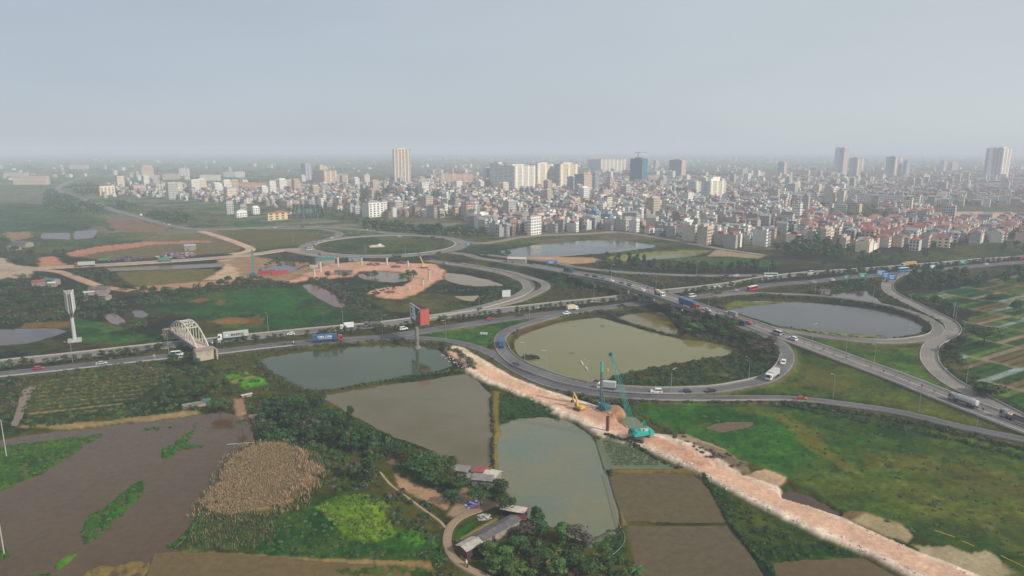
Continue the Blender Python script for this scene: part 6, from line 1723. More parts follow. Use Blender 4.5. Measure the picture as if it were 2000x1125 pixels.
# ------------------------------------------------------------------ vehicles
RUB = paint((0.02, 0.02, 0.022), 0.8, 0.2, name='tyre_rubber')
GLS = new_mat('vehicle_glass', 0.08, (0.02, 0.025, 0.03), spec=0.7)
DKS = paint((0.05, 0.05, 0.055), 0.6, name='chassis_steel')
LAMP = paint((0.75, 0.74, 0.68), 0.2, name='headlight_lens')
CC = {'red': (0.42, 0.03, 0.03), 'white': (0.75, 0.75, 0.74), 'silver': (0.45, 0.46, 0.48), 'dark': (0.035, 0.037, 0.045), 'grey': (0.22, 0.23, 0.24), 'blue': (0.03, 0.11, 0.27), 'navy': (0.025, 0.045, 0.11), 'orange': (0.62, 0.32, 0.10), 'cream': (0.62, 0.52, 0.34), 'green': (0.05, 0.25, 0.16), 'yellow': (0.62, 0.40, 0.06), 'brown': (0.16, 0.09, 0.05), 'sky': (0.05, 0.24, 0.48), 'charcoal': (0.12, 0.12, 0.13), 'maersk': (0.48, 0.48, 0.46)}  # every entry is a plain body paint, the dark greys included
_wm = {}
def wheel_me(r):
    if r not in _wm:
        w = MB(); w.tube([(0, -.14, 0), (0, .14, 0)], r, 10); _wm[r] = w.mesh('wheel', RUB)
    return _wm[r]
_vm = {}
def vmesh(key, name, fn, mat):
    if key not in _vm:
        m = MB(); fn(m); _vm[key] = m.mesh(name, mat)
    return _vm[key]
def wheels(t, xs, y, r):
    for x in xs:
        for s in (-1, 1): link('wheel', wheel_me(r), t, (x, s * y, r))
def car_parts(t, kind, col):
    m = paint(CC[col], 0.3, 0.5, var=.1, name='car_paint')
    Lh, hw, h1, h2, cab = {'sedan': (2.25, .88, .86, 1.42, (-1.75, -1.0, .45, 1.2)), 'suv': (2.35, .95, 1.05, 1.78, (-2.2, -1.95, .55, 1.25)), 'hatch': (1.95, .85, .9, 1.5, (-1.85, -1.4, .45, 1.15)), 'van': (2.75, 1.0, 1.15, 2.3, (-2.7, -2.6, 1.5, 2.3)), 'pickup': (2.6, .93, 1.02, 1.75, (-.75, -.55, .6, 1.3))}[kind]
    def body(b):
        b.extrude([(-Lh, .32), (Lh, .32), (Lh + .03, .62), (Lh - .12, h1 - .12), (cab[3], h1), (cab[0], h1), (-Lh, h1 - .03)], -hw, hw)
        a, c = cab[1], cab[2]
        b.extrude([(a - .05, h2 - .1), (c + .05, h2 - .1), (c - .1, h2), (a + .1, h2)], -hw * .86, hw * .86)
        for x0, x1 in ((cab[0], a), (cab[3], c), ((cab[0] + cab[3]) / 2, (a + c) / 2)):
            for s in (-1, 1): b.obox((x0, s * hw * .93, h1 - .02), (x1, s * hw * .82, h2 - .06), .09, .09)
        if kind == 'pickup': b.box(-1.65, 0, h1, 1.7, hw * 1.7, .04)
    def glass(b):
        b.v = []
        A, B = [(cab[0], h1), (cab[3], h1), (cab[2], h2 - .08), (cab[1], h2 - .08)], hw * .93
        C_ = hw * .82
        for s in (-1, 1):
            b.face([(A[0][0], s * B, A[0][1]), (A[1][0], s * B, A[1][1]), (A[2][0], s * C_, A[2][1]), (A[3][0], s * C_, A[3][1])])
        b.face([(A[1][0], -B, h1), (A[1][0], B, h1), (A[2][0], C_, A[2][1]), (A[2][0], -C_, A[2][1])])
        b.face([(A[0][0], B, h1), (A[0][0], -B, h1), (A[3][0], -C_, A[3][1]), (A[3][0], C_, A[3][1])])
    link('body', vmesh((kind, col), 'car_body', body, m), t)
    link('glazing', vmesh((kind, 'glass'), 'car_glazing', glass, GLS), t)
    for s in (-1, 1):
        link('headlight', vmesh((kind, 'hl', s), 'headlight', lambda b: b.box(Lh - .02, s * hw * .72, .62, .12, .3, .16), LAMP), t)
    wheels(t, (-Lh * .6, Lh * .62), hw - .1, .33)
def cab_part(t, x, col, high=2.9, name='cab'):
    m = paint(CC[col], 0.35, 0.5, var=.12, name='truck_paint')
    def body(b):
        b.extrude([(x - 1.0, .55), (x + 1.1, .55), (x + 1.15, 1.5), (x + .95, high - .25), (x + .7, high), (x - 1.0, high)], -1.2, 1.2)
    c = link(name, vmesh(('cab', x, col, high), 'truck_cab', body, m), t)
    def gl(b):
        b.face([(x + 1.165, -1.05, 1.55), (x + 1.165, 1.05, 1.55), (x + .985, 1.0, high - .3), (x + .985, -1.0, high - .3)])
        for s in (-1, 1): b.face([(x - .1, s * 1.21, 1.5), (x + .95, s * 1.21, 1.5), (x + .8, s * 1.21, high - .45), (x - .1, s * 1.21, high - .45)])
    link('windscreen', vmesh(('cabg', x, high), 'windscreen', gl, GLS), c)
def chassis(t, x0, x1, z=.75):
    link('chassis', vmesh(('ch', x0, x1, z), 'chassis', lambda b: b.box((x0 + x1) / 2, 0, z, x1 - x0, 1.1, .32), DKS), t)
def truck_parts(t, kind, col, cab):
    if kind == 'container':
        chassis(t, -7.6, 6.2); cab_part(t, 6.3, cab, 3.2)
        m = paint(CC[col], 0.55, 0.35, var=.16, name='container_paint')
        def bx(b):
            b.box(-1.4, 0, 1.25, 12.2, 2.44, 2.75)
            for k in range(24):
                for s in (-1, 1): b.box(-7.2 + k * .51, s * 1.235, 1.4, .2, .06, 2.4)
        c = link('container', vmesh(('cont', col), 'container', bx, m), t)
        wheels(t, (-6.4, -5.2, -4.0, 2.9, 4.0, 6.6), 1.05, .5)
        return c
    if kind in ('box', 'lorry'):
        Lb = 5.2 if kind == 'box' else 8.0
        chassis(t, -Lb + 1.4, 3.0); cab_part(t, 2.9, cab, 2.5 if kind == 'box' else 3.0)
        m = paint(CC[col], 0.5, 0.35, var=.14, name='box_paint')
        link('cargo_box', vmesh((kind, col, 'bx'), 'cargo_box', lambda b: (b.box(1.75 - Lb / 2, 0, 1.05, Lb, 2.3, 2.3), b.box(1.75 - Lb / 2, 0, 3.36, Lb + .06, 2.36, .06)), m), t)
        wheels(t, (-Lb + 2.6, 2.7) if kind == 'box' else (-Lb + 2.2, -Lb + 3.4, 2.7), 1.0, .46)
    elif kind == 'tipper':
        chassis(t, -4.2, 3.4); cab_part(t, 3.2, cab, 2.9)
        m = paint(CC[col], 0.6, 0.3, var=.2, name='tipper_paint')
        def bd(b):
            for y in (-1.2, 1.2): b.box(-1.3, y, 1.15, 6.2, .1, 1.5)
            b.box(-1.3, 0, 1.1, 6.2, 2.4, .1); b.box(1.8, 0, 1.15, .1, 2.4, 1.8); b.box(-4.4, 0, 1.15, .1, 2.4, 1.5); b.box(-1.3, 0, 1.2, 6, 2.3, 1.1, 0, .8)
        link('tipper_body', vmesh((kind, col, 'bd'), 'tipper_body', bd, m), t)
        wheels(t, (-3.4, -2.2, 1.6, 3.0), 1.05, .5)
    elif kind == 'tanker':
        chassis(t, -6.4, 3.4); cab_part(t, 4.2, cab, 3.0)
        def tk(b):
            b.tube([(-6.2, 0, 2.25), (-6.0, 0, 2.25), (2.0, 0, 2.25), (2.2, 0, 2.25)], [.9, 1.15, 1.15, .9], 16)
            for k in (-4.5, -2.0, .5): b.tube([(k - .08, 0, 2.25), (k + .08, 0, 2.25)], 1.19, 16)
            b.box(-2, 0, 3.35, 5, .6, .12)
        link('tank', vmesh((kind, col, 'tk'), 'tank', tk, paint(CC[col], 0.35, 0.4, var=.2, name='tank_paint')), t)
        link('fender', vmesh((kind, 'fd'), 'fender', lambda b: [b.box(-2, s * 1.05, .9, 7.6, .35, .5) for s in (-1, 1)], DKS), t)
        wheels(t, (-5.4, -4.2, -3.0, 2.2, 4.4), 1.05, .5)
    elif kind == 'mixer':
        chassis(t, -4.2, 3.2); cab_part(t, 3.2, cab, 2.9)
        link('mixer_drum', vmesh((kind, col, 'dr'), 'mixer_drum', lambda b: b.tube([(1.9, 0, 2.1), (1.2, 0, 2.2), (-1.4, 0, 2.5), (-3.6, 0, 3.0), (-4.3, 0, 3.15)], [.6, 1.05, 1.25, .7, .45], 14), paint(CC[col], 0.5, 0.3, var=.2, name='drum_paint')), t)
        link('hopper', vmesh((kind, 'hp'), 'hopper', lambda b: (b.box(-4.5, 0, 3.1, .9, 1.0, .8, 0, 1.3), b.box(-4.0, 0, 1.0, .3, 1.6, 2.1)), DKS), t)
        wheels(t, (-3.2, -2.0, 1.4, 2.9), 1.05, .5)
    elif kind == 'bus':
        def bd(b):
            b.extrude([(-5.2, .45), (5.2, .45), (5.35, 1.4), (5.1, 3.0), (4.9, 3.15), (-5.1, 3.15), (-5.25, 2.9)], -1.24, 1.24)
        link('body', vmesh((kind, col), 'bus_body', bd, paint(CC[col], 0.35, 0.5, var=.1, name='bus_paint')), t)
        def gl(b):
            for s in (-1, 1): b.face([(-4.8, s * 1.255, 1.6), (4.7, s * 1.255, 1.6), (4.6, s * 1.255, 2.6), (-4.8, s * 1.255, 2.6)])
            b.face([(5.37, -1.1, 1.5), (5.37, 1.1, 1.5), (5.19, 1.1, 2.7), (5.19, -1.1, 2.7)])
            b.face([(-5.28, 1.0, 1.8), (-5.28, -1.0, 1.8), (-5.28, -1.0, 2.7), (-5.28, 1.0, 2.7)])
        link('glazing', vmesh((kind, 'gl'), 'bus_glazing', gl, GLS), t)
        link('roof', vmesh((kind, cab, 'rf'), 'bus_roof', lambda b: (b.box(0, 0, 3.16, 10, 2.3, .1), b.box(-1, 0, 3.26, 2.4, 1.6, .25)), paint(CC[cab], .4, name='bus_roof_paint')), t)
        wheels(t, (-3.3, 3.3), 1.1, .48)
    elif kind == 'flatbed':
        chassis(t, -9.0, 4.0); cab_part(t, 4.6, cab, 3.2)
        link('load_bed', vmesh((kind, col), 'load_bed', lambda b: (b.box(-3.4, 0, 1.2, 12, 2.5, .25), [b.box(-3.4, s * 1.2, 1.45, 12, .08, .7) for s in (-1, 1)]), paint(CC[col], .6, name='bed_paint')), t)
        link('crane_arm', vmesh((kind, 'arm'), 'crane_arm', lambda b: (b.box(2.6, 0, 1.2, .6, 2.2, 1.4), b.obox((2.6, 0, 2.7), (-1.0, 0, 3.1), .3, .3)), paint(CC['cream'], .5, name='arm_paint')), t)
        wheels(t, (-8, -6.8, -5.6, 1.5, 2.7, 4.8), 1.05, .5)
CARS = ('sedan', 'suv', 'hatch', 'van', 'pickup')
PROTO = {}
def vehicle(px, py, kind, col, sgn, label, cab=None, road_=None, lift=0.9, cat=None, group=None):
    C0, t0, key = near_road(px, py, road_)
    P = g(px, py, C0.z + lift)
    d = t0 * sgn
    rz = math.atan2(d.y, d.x)
    pitch = -math.asin(max(-.2, min(.2, d.z)))
    nm = {'sedan': 'parked_car', 'suv': 'suv', 'hatch': 'car', 'van': 'van', 'pickup': 'pickup_truck', 'container': 'container_truck', 'box': 'box_truck', 'lorry': 'lorry', 'tipper': 'tipper_truck', 'tanker': 'tanker_truck', 'mixer': 'concrete_mixer', 'bus': 'bus', 'flatbed': 'flatbed_truck'}[kind]
    if kind == 'sedan': nm = 'car'
    k = (kind, col, cab)
    # the wheels stand on the road: height of the nearest sample
    loc = (P.x, P.y, C0.z + 0.06)
    ct = cat or ('bus' if kind == 'bus' else 'truck' if kind not in CARS else 'van' if kind == 'van' else 'car')
    if k in PROTO:
        t = copy_tree(PROTO[k]); t.location = loc; tag(t, label, ct, group)
        if not group and 'group' in t: del t['group']
    else:
        t = thing(nm, loc, 0, label, ct, group)
        r = car_parts(t, kind, col) if kind in CARS else truck_parts(t, kind, col, cab or 'white')
        PROTO[k] = t
        t['_c'] = 0
        del t['_c']
    t.rotation_euler = (0, pitch, rz)
    return t
V = vehicle
V(75, 718, 'hatch', 'red', 1, 'red car at the far left of the near highway lanes', road_='X1')
V(198, 708, 'sedan', 'silver', 1, 'silver car left of the arch bridge on the near highway lanes', road_='X1')
V(345, 690, 'van', 'white', 1, 'white minibus just left of the arch bridge abutment', road_='X1', lift=1.2)
blue_truck = V(640, 660, 'container', 'blue', 1, 'red truck hauling a blue container with white lettering', 'red', 'X1', 2.0)
V(788, 641, 'suv', 'white', 1, 'white car left of the red billboard on the near lanes', road_='X1')
V(957, 622, 'sedan', 'red', 1, 'red car right of the red billboard on the near lanes', road_='X1')
V(1016, 614, 'suv', 'dark', 1, 'dark car on the near lanes above the big olive pond', road_='X1')
V(1106, 611, 'suv', 'white', 1, 'white car at the loop road turnoff above the olive pond', road_='L1')
V(1117, 602, 'box', 'cream', 1, 'small truck with an orange tailgate on the near lanes', 'white', 'X1', 1.3)
V(1214, 596, 'pickup', 'dark', 1, 'dark flat pickup about to pass under the overpass', road_='X1')
V(1352, 577, 'van', 'white', 1, 'white van just past the overpass on the near lanes', road_='X1', lift=1.1)
V(1403, 571, 'suv', 'dark', 1, 'dark car behind the red bus', road_='X1')
V(1438, 566, 'sedan', 'silver', 1, 'silver car close behind the red bus', road_='X1')
V(1470, 563, 'bus', 'red', 1, 'red bus with a white roof right of the overpass', 'white', 'X1', 1.6)
V(1589, 550, 'sedan', 'silver', 1, 'silver car above the grey pond on the near lanes', road_='X1')
V(1626, 546, 'hatch', 'white', 1, 'white car above the grey pond, ahead of the silver one', road_='X1')
V(1656, 541, 'van', 'green', 1, 'green van beside the green road sign', road_='X1')
V(1822, 524, 'box', 'white', 1, 'small white truck on the near lanes at the right', 'white', 'X1', 1.2)
V(1764, 527, 'bus', 'sky', 1, 'blue bus on the near lanes below the orange container truck', 'white', 'X1', 1.5)
V(1926, 515, 'sedan', 'white', 1, 'white car on the near lanes far right', road_='X1')
V(1944, 511, 'suv', 'dark', 1, 'dark car on the near lanes far right', road_='X1')
V(235, 688, 'sedan', 'red', -1, 'red car half hidden by the median shrubs left of the arch bridge', road_='X2')
V(423, 667, 'sedan', 'white', -1, 'white car in front of the pale container truck', road_='X2')
maersk_truck = V(455, 655, 'container', 'maersk', -1, 'white truck with a long pale grey container passing the arch bridge', 'white', 'X2', 2.0)
V(568, 651, 'hatch', 'white', -1, 'white car behind the shrubs left of the blue container truck', road_='X2')
V(631, 646, 'suv', 'dark', -1, 'dark car above the blue container truck on the far lanes', road_='X2')
V(678, 638, 'box', 'white', -1, 'small white truck on the far lanes between blue truck and billboard', 'white', 'X2', 1.3)
V(727, 633, 'tipper', 'charcoal', -1, 'dark tipper truck on the far lanes left of the billboard', 'charcoal', 'X2', 1.4)
V(936, 603, 'hatch', 'dark', -1, 'dark car where the beige loop joins the far lanes', road_='B1')
V(1057, 600, 'sedan', 'white', -1, 'white car on the far lanes above the olive pond', road_='X2')
V(1160, 588, 'hatch', 'white', -1, 'white car on the far lanes left of the overpass', road_='X2')
V(1400, 559, 'pickup', 'white', -1, 'white pickup on the far lanes right of the overpass', road_='X2')
V(1583, 532, 'van', 'white', -1, 'white van on the far lanes above the small pond', road_='X2', lift=1.1)
V(1775, 516, 'container', 'orange', -1, 'white truck with a tan container on the far lanes at the right', 'white', 'X2', 2.0)
for x, y, lb in ((1819, 517, 'first white car behind the tan container truck'), (1839, 515, 'second white car behind the tan container truck'), (1851, 513, 'third white car behind the tan container truck'), (1906, 508, 'white car right of the green sign on the far lanes')):
    V(x, y, 'sedan', 'white', -1, lb, road_='X2')
V(1997, 504, 'tipper', 'red', -1, 'red truck cut by the right edge of the far lanes', 'red', 'X2', 1.4)
V(1505, 537, 'bus', 'white', -1, 'white and green bus at the end of the frontage road', 'green', 'A3', 1.5)
V(1438, 538, 'suv', 'white', -1, 'white car on the frontage road behind the overpass', road_='A3')
V(1418, 538, 'sedan', 'dark', -1, 'dark car on the frontage road behind the overpass', road_='A3')
# overpass
V(1112, 527, 'lorry', 'navy', 1, 'dark blue lorry at the start of the overpass', 'navy', 'O1', 2.0)
for x, y, kd, cl, lb in ((1147, 537, 'hatch', 'dark', 'dark car first behind the navy lorry on the overpass'), (1163, 540, 'suv', 'dark', 'dark larger car second behind the navy lorry on the overpass'), (1178, 544, 'sedan', 'dark', 'dark car just ahead of the white one on the overpass'), (1194, 547, 'sedan', 'white', 'white car between dark ones on the overpass'), (1214, 552, 'hatch', 'dark', 'dark car below the white one on the overpass'), (1231, 556, 'suv', 'dark', 'dark large car in mid overpass'), (1255, 565, 'sedan', 'white', 'white car behind the concrete mixer on the overpass')):
    V(x, y, kd, cl, 1, lb, road_='O1')
V(1288, 572, 'mixer', 'cream', 1, 'concrete mixer truck with a pale yellow drum on the overpass', 'white', 'O1', 1.9)
V(1345, 592, 'container', 'blue', 1, 'red truck with a plain blue container on the overpass', 'red', 'O1', 2.2)
V(1380, 604, 'pickup', 'silver', 1, 'silver pickup ahead of the red truck on the overpass', road_='O1')
V(1405, 617, 'suv', 'dark', 1, 'dark car descending the overpass', road_='O1')
V(1442, 627, 'tipper', 'brown', 1, 'dark tipper truck descending the overpass', 'navy', 'O1', 1.7)
V(1428, 614, 'box', 'grey', -1, 'grey truck climbing the overpass', 'silver', 'O2', 1.5)
V(1460, 629, 'pickup', 'red', -1, 'red flat truck climbing the overpass beside the dark tipper', road_='O2')
V(1518, 649, 'van', 'silver', -1, 'silver van climbing towards the overpass', road_='O2', lift=1.1)
V(1549, 660, 'suv', 'white', -1, 'white car climbing behind the silver van', road_='O2')
V(1880, 780, 'tanker', 'maersk', -1, 'tanker truck with a pale cylindrical tank on the overpass approach', 'grey', 'O2', 1.8)
V(1986, 816, 'flatbed', 'charcoal', -1, 'dark flatbed truck at the right edge of the overpass approach', 'grey', 'O2', 1.6)
# loop and ramps
V(979, 667, 'lorry', 'blue', -1, 'blue covered lorry on the left bend of the loop road', 'navy', 'L1', 1.8)
V(1007, 709, 'sedan', 'dark', -1, 'dark car on the left lower bend of the loop road', road_='L1')
V(1186, 753, 'box', 'silver', -1, 'white cab truck with a grey box behind the drilling mast', 'white', 'L1', 1.6)
V(1282, 763, 'suv', 'white', -1, 'white car on the loop road right of the crane boom', road_='L1')
V(1340, 762, 'sedan', 'navy', -1, 'left dark car on the bottom of the loop road', road_='L1')
V(1388, 761, 'sedan', 'dark', -1, 'right dark car on the bottom of the loop road', road_='L1')
V(1507, 732, 'lorry', 'maersk', -1, 'white cab lorry with a grey cargo box on the right bend of the loop', 'white', 'L1', 1.8)
V(1530, 707, 'suv', 'white', -1, 'white car on the right bend of the loop road', road_='L1')
V(1565, 777, 'sedan', 'red', 1, 'red car on the outer ramp below the loop', road_='L2')
V(1733, 548, 'van', 'brown', 1, 'brownish van entering the pale ramp under the blue signs', road_='L4')
# roundabout and beyond
for x, y, kd, cl, s, lb in (
    (604, 487, 'van', 'white', 1, 'white van entering the roundabout at its left end'), (598, 484, 'suv', 'dark', 1, 'dark car beside the white van at the roundabout'), (613, 479, 'hatch', 'dark', 1, 'dark car on the left bend of the roundabout'),
    (623, 474, 'sedan', 'white', 1, 'white car on the upper left of the roundabout, the lower of two'), (633, 470, 'sedan', 'silver', 1, 'silver car on the upper left of the roundabout, the upper of two'), (648, 464, 'sedan', 'white', 1, 'white car where the curved approach meets the roundabout'), (652, 457, 'hatch', 'red', 1, 'reddish car on the curved approach above the roundabout'),
    (626, 496, 'suv', 'grey', 1, 'grey car on the lower left of the roundabout'), (780, 461, 'sedan', 'white', 1, 'white car at the top of the roundabout'), (845, 464, 'van', 'dark', 1, 'dark van at the upper right of the roundabout'), (864, 466, 'suv', 'navy', 1, 'navy car at the upper right of the roundabout'),
    (775, 500, 'tipper', 'charcoal', -1, 'dark truck at the bottom of the roundabout'), (838, 497, 'suv', 'grey', -1, 'grey car at the lower right of the roundabout'), (857, 493, 'suv', 'dark', -1, 'dark car at the lower right of the roundabout'), (899, 476, 'hatch', 'grey', 1, 'grey car on the right exit of the roundabout'),
    (715, 448, 'sedan', 'white', 1, 'white car on the road behind the roundabout'), (736, 450, 'box', 'navy', 1, 'navy truck on the road behind the roundabout'), (590, 443, 'suv', 'dark', 1, 'dark car on the road left behind the roundabout'), (537, 444, 'sedan', 'white', 1, 'white car on the road left behind the roundabout'),
    (330, 438, 'sedan', 'white', 1, 'white car on the far left highway, lower one'), (320, 436, 'hatch', 'silver', 1, 'silver car on the far left highway, upper one'), (275, 421, 'box', 'white', 1, 'white box truck on the far left highway'), (868, 513, 'sedan', 'silver', 1, 'silver car beside the yellow mobile crane'),
    (120, 366, 'van', 'white', 1, 'white van on the curve of the far left highway')):
    V(x, y, kd, cl, s, lb, 'white' if kd in ('box',) else 'charcoal')
V(165, 516, 'container', 'maersk', -1, 'truck with a pale box trailer and red cab on the construction highway', 'red', 'A6', 2.0)
V(325, 507, 'lorry', 'green', 1, 'long dark green lorry on the construction highway', 'green', 'A6', 1.6)
V(205, 508, 'tipper', 'green', 1, 'small green tipper on the construction highway', 'green', 'A6', 1.3)

def text_mesh(s, size, mat, depth=0.02, bold=0.0):
    cu = bpy.data.curves.new('text', 'FONT'); cu.body = s; cu.size = size; cu.align_x = 'CENTER'; cu.align_y = 'CENTER'; cu.extrude = depth; cu.offset = bold; cu.resolution_u = 2
    o = bpy.data.objects.new('text', cu); COL.objects.link(o)
    bpy.context.view_layer.update()
    me = bpy.data.meshes.new_from_object(o.evaluated_get(bpy.context.evaluated_depsgraph_get()))
    bpy.data.objects.remove(o); me.materials.clear(); me.materials.append(mat)
    return me
def letter(t, me, loc, face):                                            # face -1: the right-hand side (-y) of the vehicle
    cont = [c for c in t.children if c.name.startswith('container')][0]
    o = link('lettering', me, cont, loc)
    o.rotation_euler = (math.pi / 2, 0, 0 if face < 0 else math.pi)
    return o
INK = paint((0.03, 0.035, 0.05), .6, name='dark_ink'); WINK = paint((0.8, 0.8, 0.8), .6, name='white_ink')
letter(maersk_truck, text_mesh('MAERSK', 1.75, INK, bold=.035), (-2.1, 1.31, 2.55), 1)
st = MB()
pts = []
for k in range(14):
    r_ = .62 if k % 2 == 0 else .28
    pts.append((math.sin(k * math.pi / 7) * r_, math.cos(k * math.pi / 7) * r_))
lg = MB(); lg.box(0, 0, -.75, 1.5, .04, 1.5)
cont = [c for c in maersk_truck.children if c.name.startswith('container')][0]
o = lg.build('emblem', paint((0.28, 0.55, 0.68), .6, name='emblem_blue'), cont); o.location = (2.9, 1.29, 2.6)
st.face([(p[0], 0, p[1]) for p in pts]); o2 = st.build('emblem', WINK, cont); o2.location = (2.9, 1.325, 2.6)
letter(blue_truck, text_mesh('CMA CGM', 1.5, WINK, bold=.04), (-1.4, -1.31, 3.0), -1)
b_ = MB()
for k, w in enumerate((1.1, .9, .8, .9, 1.0)): b_.box(-3.6 + k * 1.3, -1.3, 1.9, w, .03, .22)
b_.build('lettering', WINK, [c for c in blue_truck.children if c.name.startswith('container')][0])

# riders on motorbikes and a walker
def skin_body(name, joints, edges, mat, parent=None, sub=1):
    me = bpy.data.meshes.new(name)
    me.from_pydata([j[:3] for j in joints], edges, [])
    me.materials.append(mat)
    o = link(name, me, parent)
    o.modifiers.new('skin', 'SKIN'); o.modifiers.new('sub', 'SUBSURF').levels = sub
    o.modifiers['sub'].render_levels = sub
    sv = me.skin_vertices[0].data if me.skin_vertices else None
    if sv is None:
        bm = bmesh.new(); bm.from_mesh(me); bm.verts.layers.skin.verify(); bm.to_mesh(me); bm.free(); sv = me.skin_vertices[0].data
    for i, j in enumerate(joints): sv[i].radius = (j[3], j[3]); sv[i].use_root = (i == 0)
    return o
CLO = {'white': (0.6, 0.6, 0.58), 'dark': (0.04, 0.045, 0.06), 'grey': (0.2, 0.2, 0.22)}
def rider(p, rz, col, label, blabel):
    bk = thing('motorbike', p, rz, blabel, 'motorbike')
    m = MB(); m.extrude([(-.75, .55), (-.2, .45), (.3, .42), (.62, .62), (.55, .95), (.42, .95), (.25, .62), (-.2, .72), (-.85, .78)], -.14, .14); m.obox((.55, -.33, 1.02), (.55, .33, 1.02), .05, .05); m.build('body', paint((0.08, 0.03, 0.03), .4, name='bike_paint'), bk)
    for x in (-.6, .66): link('wheel', wheel_me(.29), bk, (x, 0, .29), 0, (1, .4, 1))
    pr = thing('person', (p[0], p[1], p[2]), rz, label, 'person')
    J = [(-.15, 0, .86, .15), (-.1, 0, 1.15, .17), (-.05, 0, 1.38, .15), (-.03, 0, 1.5, .07), (0, 0, 1.66, .11), (.02, 0, 1.76, .09)]
    E = [(0, 1), (1, 2), (2, 3), (3, 4), (4, 5)]
    for s in (-1, 1):
        i = len(J)
        J += [(-.04, s * .2, 1.38, .06), (.18, s * .27, 1.16, .05), (.46, s * .28, 1.05, .045), (.52, s * .28, 1.03, .035)]
        E += [(2, i), (i, i + 1), (i + 1, i + 2), (i + 2, i + 3)]
        i = len(J)
        J += [(-.12, s * .12, .82, .1), (.28, s * .2, .74, .08), (.16, s * .2, .36, .06), (.28, s * .2, .32, .045)]
        E += [(0, i), (i, i + 1), (i + 1, i + 2), (i + 2, i + 3)]
    skin_body('body', J, E, paint(CLO[col], .8, name='clothing'), pr)
    hm = MB(); hm.tube([(0, 0, 1.62), (0, 0, 1.7), (0, 0, 1.8), (0, 0, 1.86)], [.13, .145, .11, .03], 8); hm.build('helmet', paint((0.5, 0.5, 0.5), .3, name='helmet'), pr)
for x, y, rd, col, lb in ((555, 671, 'X1', 'dark', 'left of the blue container truck'), (573, 669, 'X1', 'white', 'close behind the blue container truck')):
    C0, d, k = near_road(x, y, rd); P = g(x, y, C0.z + .8)
    rider((P.x, P.y, C0.z + .05), math.atan2(d.y, d.x), col, f"person in {col} clothes riding a motorbike, {lb}", f"motorbike ridden by a person in {col}, {lb}")
P = g(911, 1107, .3); rider((P.x, P.y, ground_z(P.x, P.y) + .3), 2.1, 'white', 'person in a white shirt riding a motorbike on the farm lane', 'motorbike on the farm lane by the dark red barn')
C0, d, k = near_road(1267, 561, 'O2'); rider((C0.x, C0.y, C0.z + .05), math.atan2(-d.y, -d.x), 'dark', 'person in dark clothes riding a motorbike over the overpass', 'motorbike carrying a rider in dark clothes over the overpass')
P = g(774, 654, 1.0); w = thing('person', (P.x, P.y, 1.05), 2.6, 'person in dark clothes walking at the highway edge left of the billboard', 'person')
J = [(0, 0, .95, .14), (0, 0, 1.2, .15), (0, 0, 1.4, .14), (0, 0, 1.52, .06), (.02, 0, 1.66, .1), (.02, 0, 1.76, .08)]; E = [(0, 1), (1, 2), (2, 3), (3, 4), (4, 5)]
for s in (-1, 1):
    i = len(J); J += [(0, s * .2, 1.4, .055), (-.05 * s, s * .25, 1.12, .045), (.1 * s, s * .25, .86, .035)]; E += [(2, i), (i, i + 1), (i + 1, i + 2)]
    i = len(J); J += [(0, s * .1, .88, .09), (.12 * s, s * .1, .48, .065), (.05 * s, s * .1, .08, .045), (.2 * s, s * .1, .05, .04)]; E += [(0, i), (i, i + 1), (i + 1, i + 2), (i + 2, i + 3)]
skin_body('body', J, E, paint(CLO['dark'], .8, name='clothing'), w)

# ------------------------------------------------------------------ overpass bridge, arch bridge, barriers
CONC = paint((0.42, 0.40, 0.37), 0.85, 0.2, var=.25, scale=.3, name='concrete')
CONC_L = paint((0.50, 0.475, 0.43), 0.85, 0.2, var=.2, scale=.3, name='pale_concrete')
CONC_D = paint((0.22, 0.21, 0.205), 0.9, 0.2, var=.3, scale=.3, name='stained_concrete')
def line_wall(mb, C, h, w, z0=0.0):
    n = len(C); V0 = []
    for i, p in enumerate(C):
        d = C[min(i + 1, n - 1)] - C[max(i - 1, 0)]
        t = Vector((d.x, d.y, 0)).normalized(); q = Vector((t.y, -t.x, 0)) * w / 2
        V0.append([p - q + Vector((0, 0, z0)), p + q + Vector((0, 0, z0)), p + q + Vector((0, 0, z0 + h)), p - q + Vector((0, 0, z0 + h))])
    for a, b in zip(V0[:-1], V0[1:]):
        for k in range(4):
            l = (k + 1) % 4
            mb.face([a[k], a[l], b[l], b[k]])
    mb.face(V0[0][::-1]); mb.face(V0[-1])
BR_ = [i for i, p in enumerate(OVC) if p.z > 6.0]
BC = OVC[BR_[0]:BR_[-1] + 1]
ob = thing('overpass_bridge', (0, 0, 0), 0, 'long flyover bridge deck on piers crossing both highway carriageways', 'bridge')
m = MB(); line_wall(m, [p + Vector((0, 0, -1.75)) for p in BC], 1.6, 11.0); m.build('deck', CONC, ob)
m = MB(); [line_wall(m, offset_line([p + Vector((0, 0, -2.55)) for p in BC], s), .8, 1.0) for s in (-4, -1.4, 1.4, 4)]; m.build('girder', CONC_D, ob)
acc = 0
for i in range(1, len(BC)):
    acc += (BC[i] - BC[i - 1]).length
    if acc > 26:
        acc = 0
        p = BC[i]; d = (BC[i] - BC[i - 1]).normalized(); q = Vector((d.y, -d.x, 0)).normalized()
        gz = min(0, ground_z(p.x, p.y)) - .3
        m = MB()
        for s in (-3, 3): m.tube([p + q * s + Vector((0, 0, gz - p.z)), p + q * s + Vector((0, 0, -3.3))], .75, 10)
        m.obox(p + q * -5 + Vector((0, 0, -2.95)), p + q * 5 + Vector((0, 0, -2.95)), 1.6, .8)
        m.build('pier', CONC, ob)
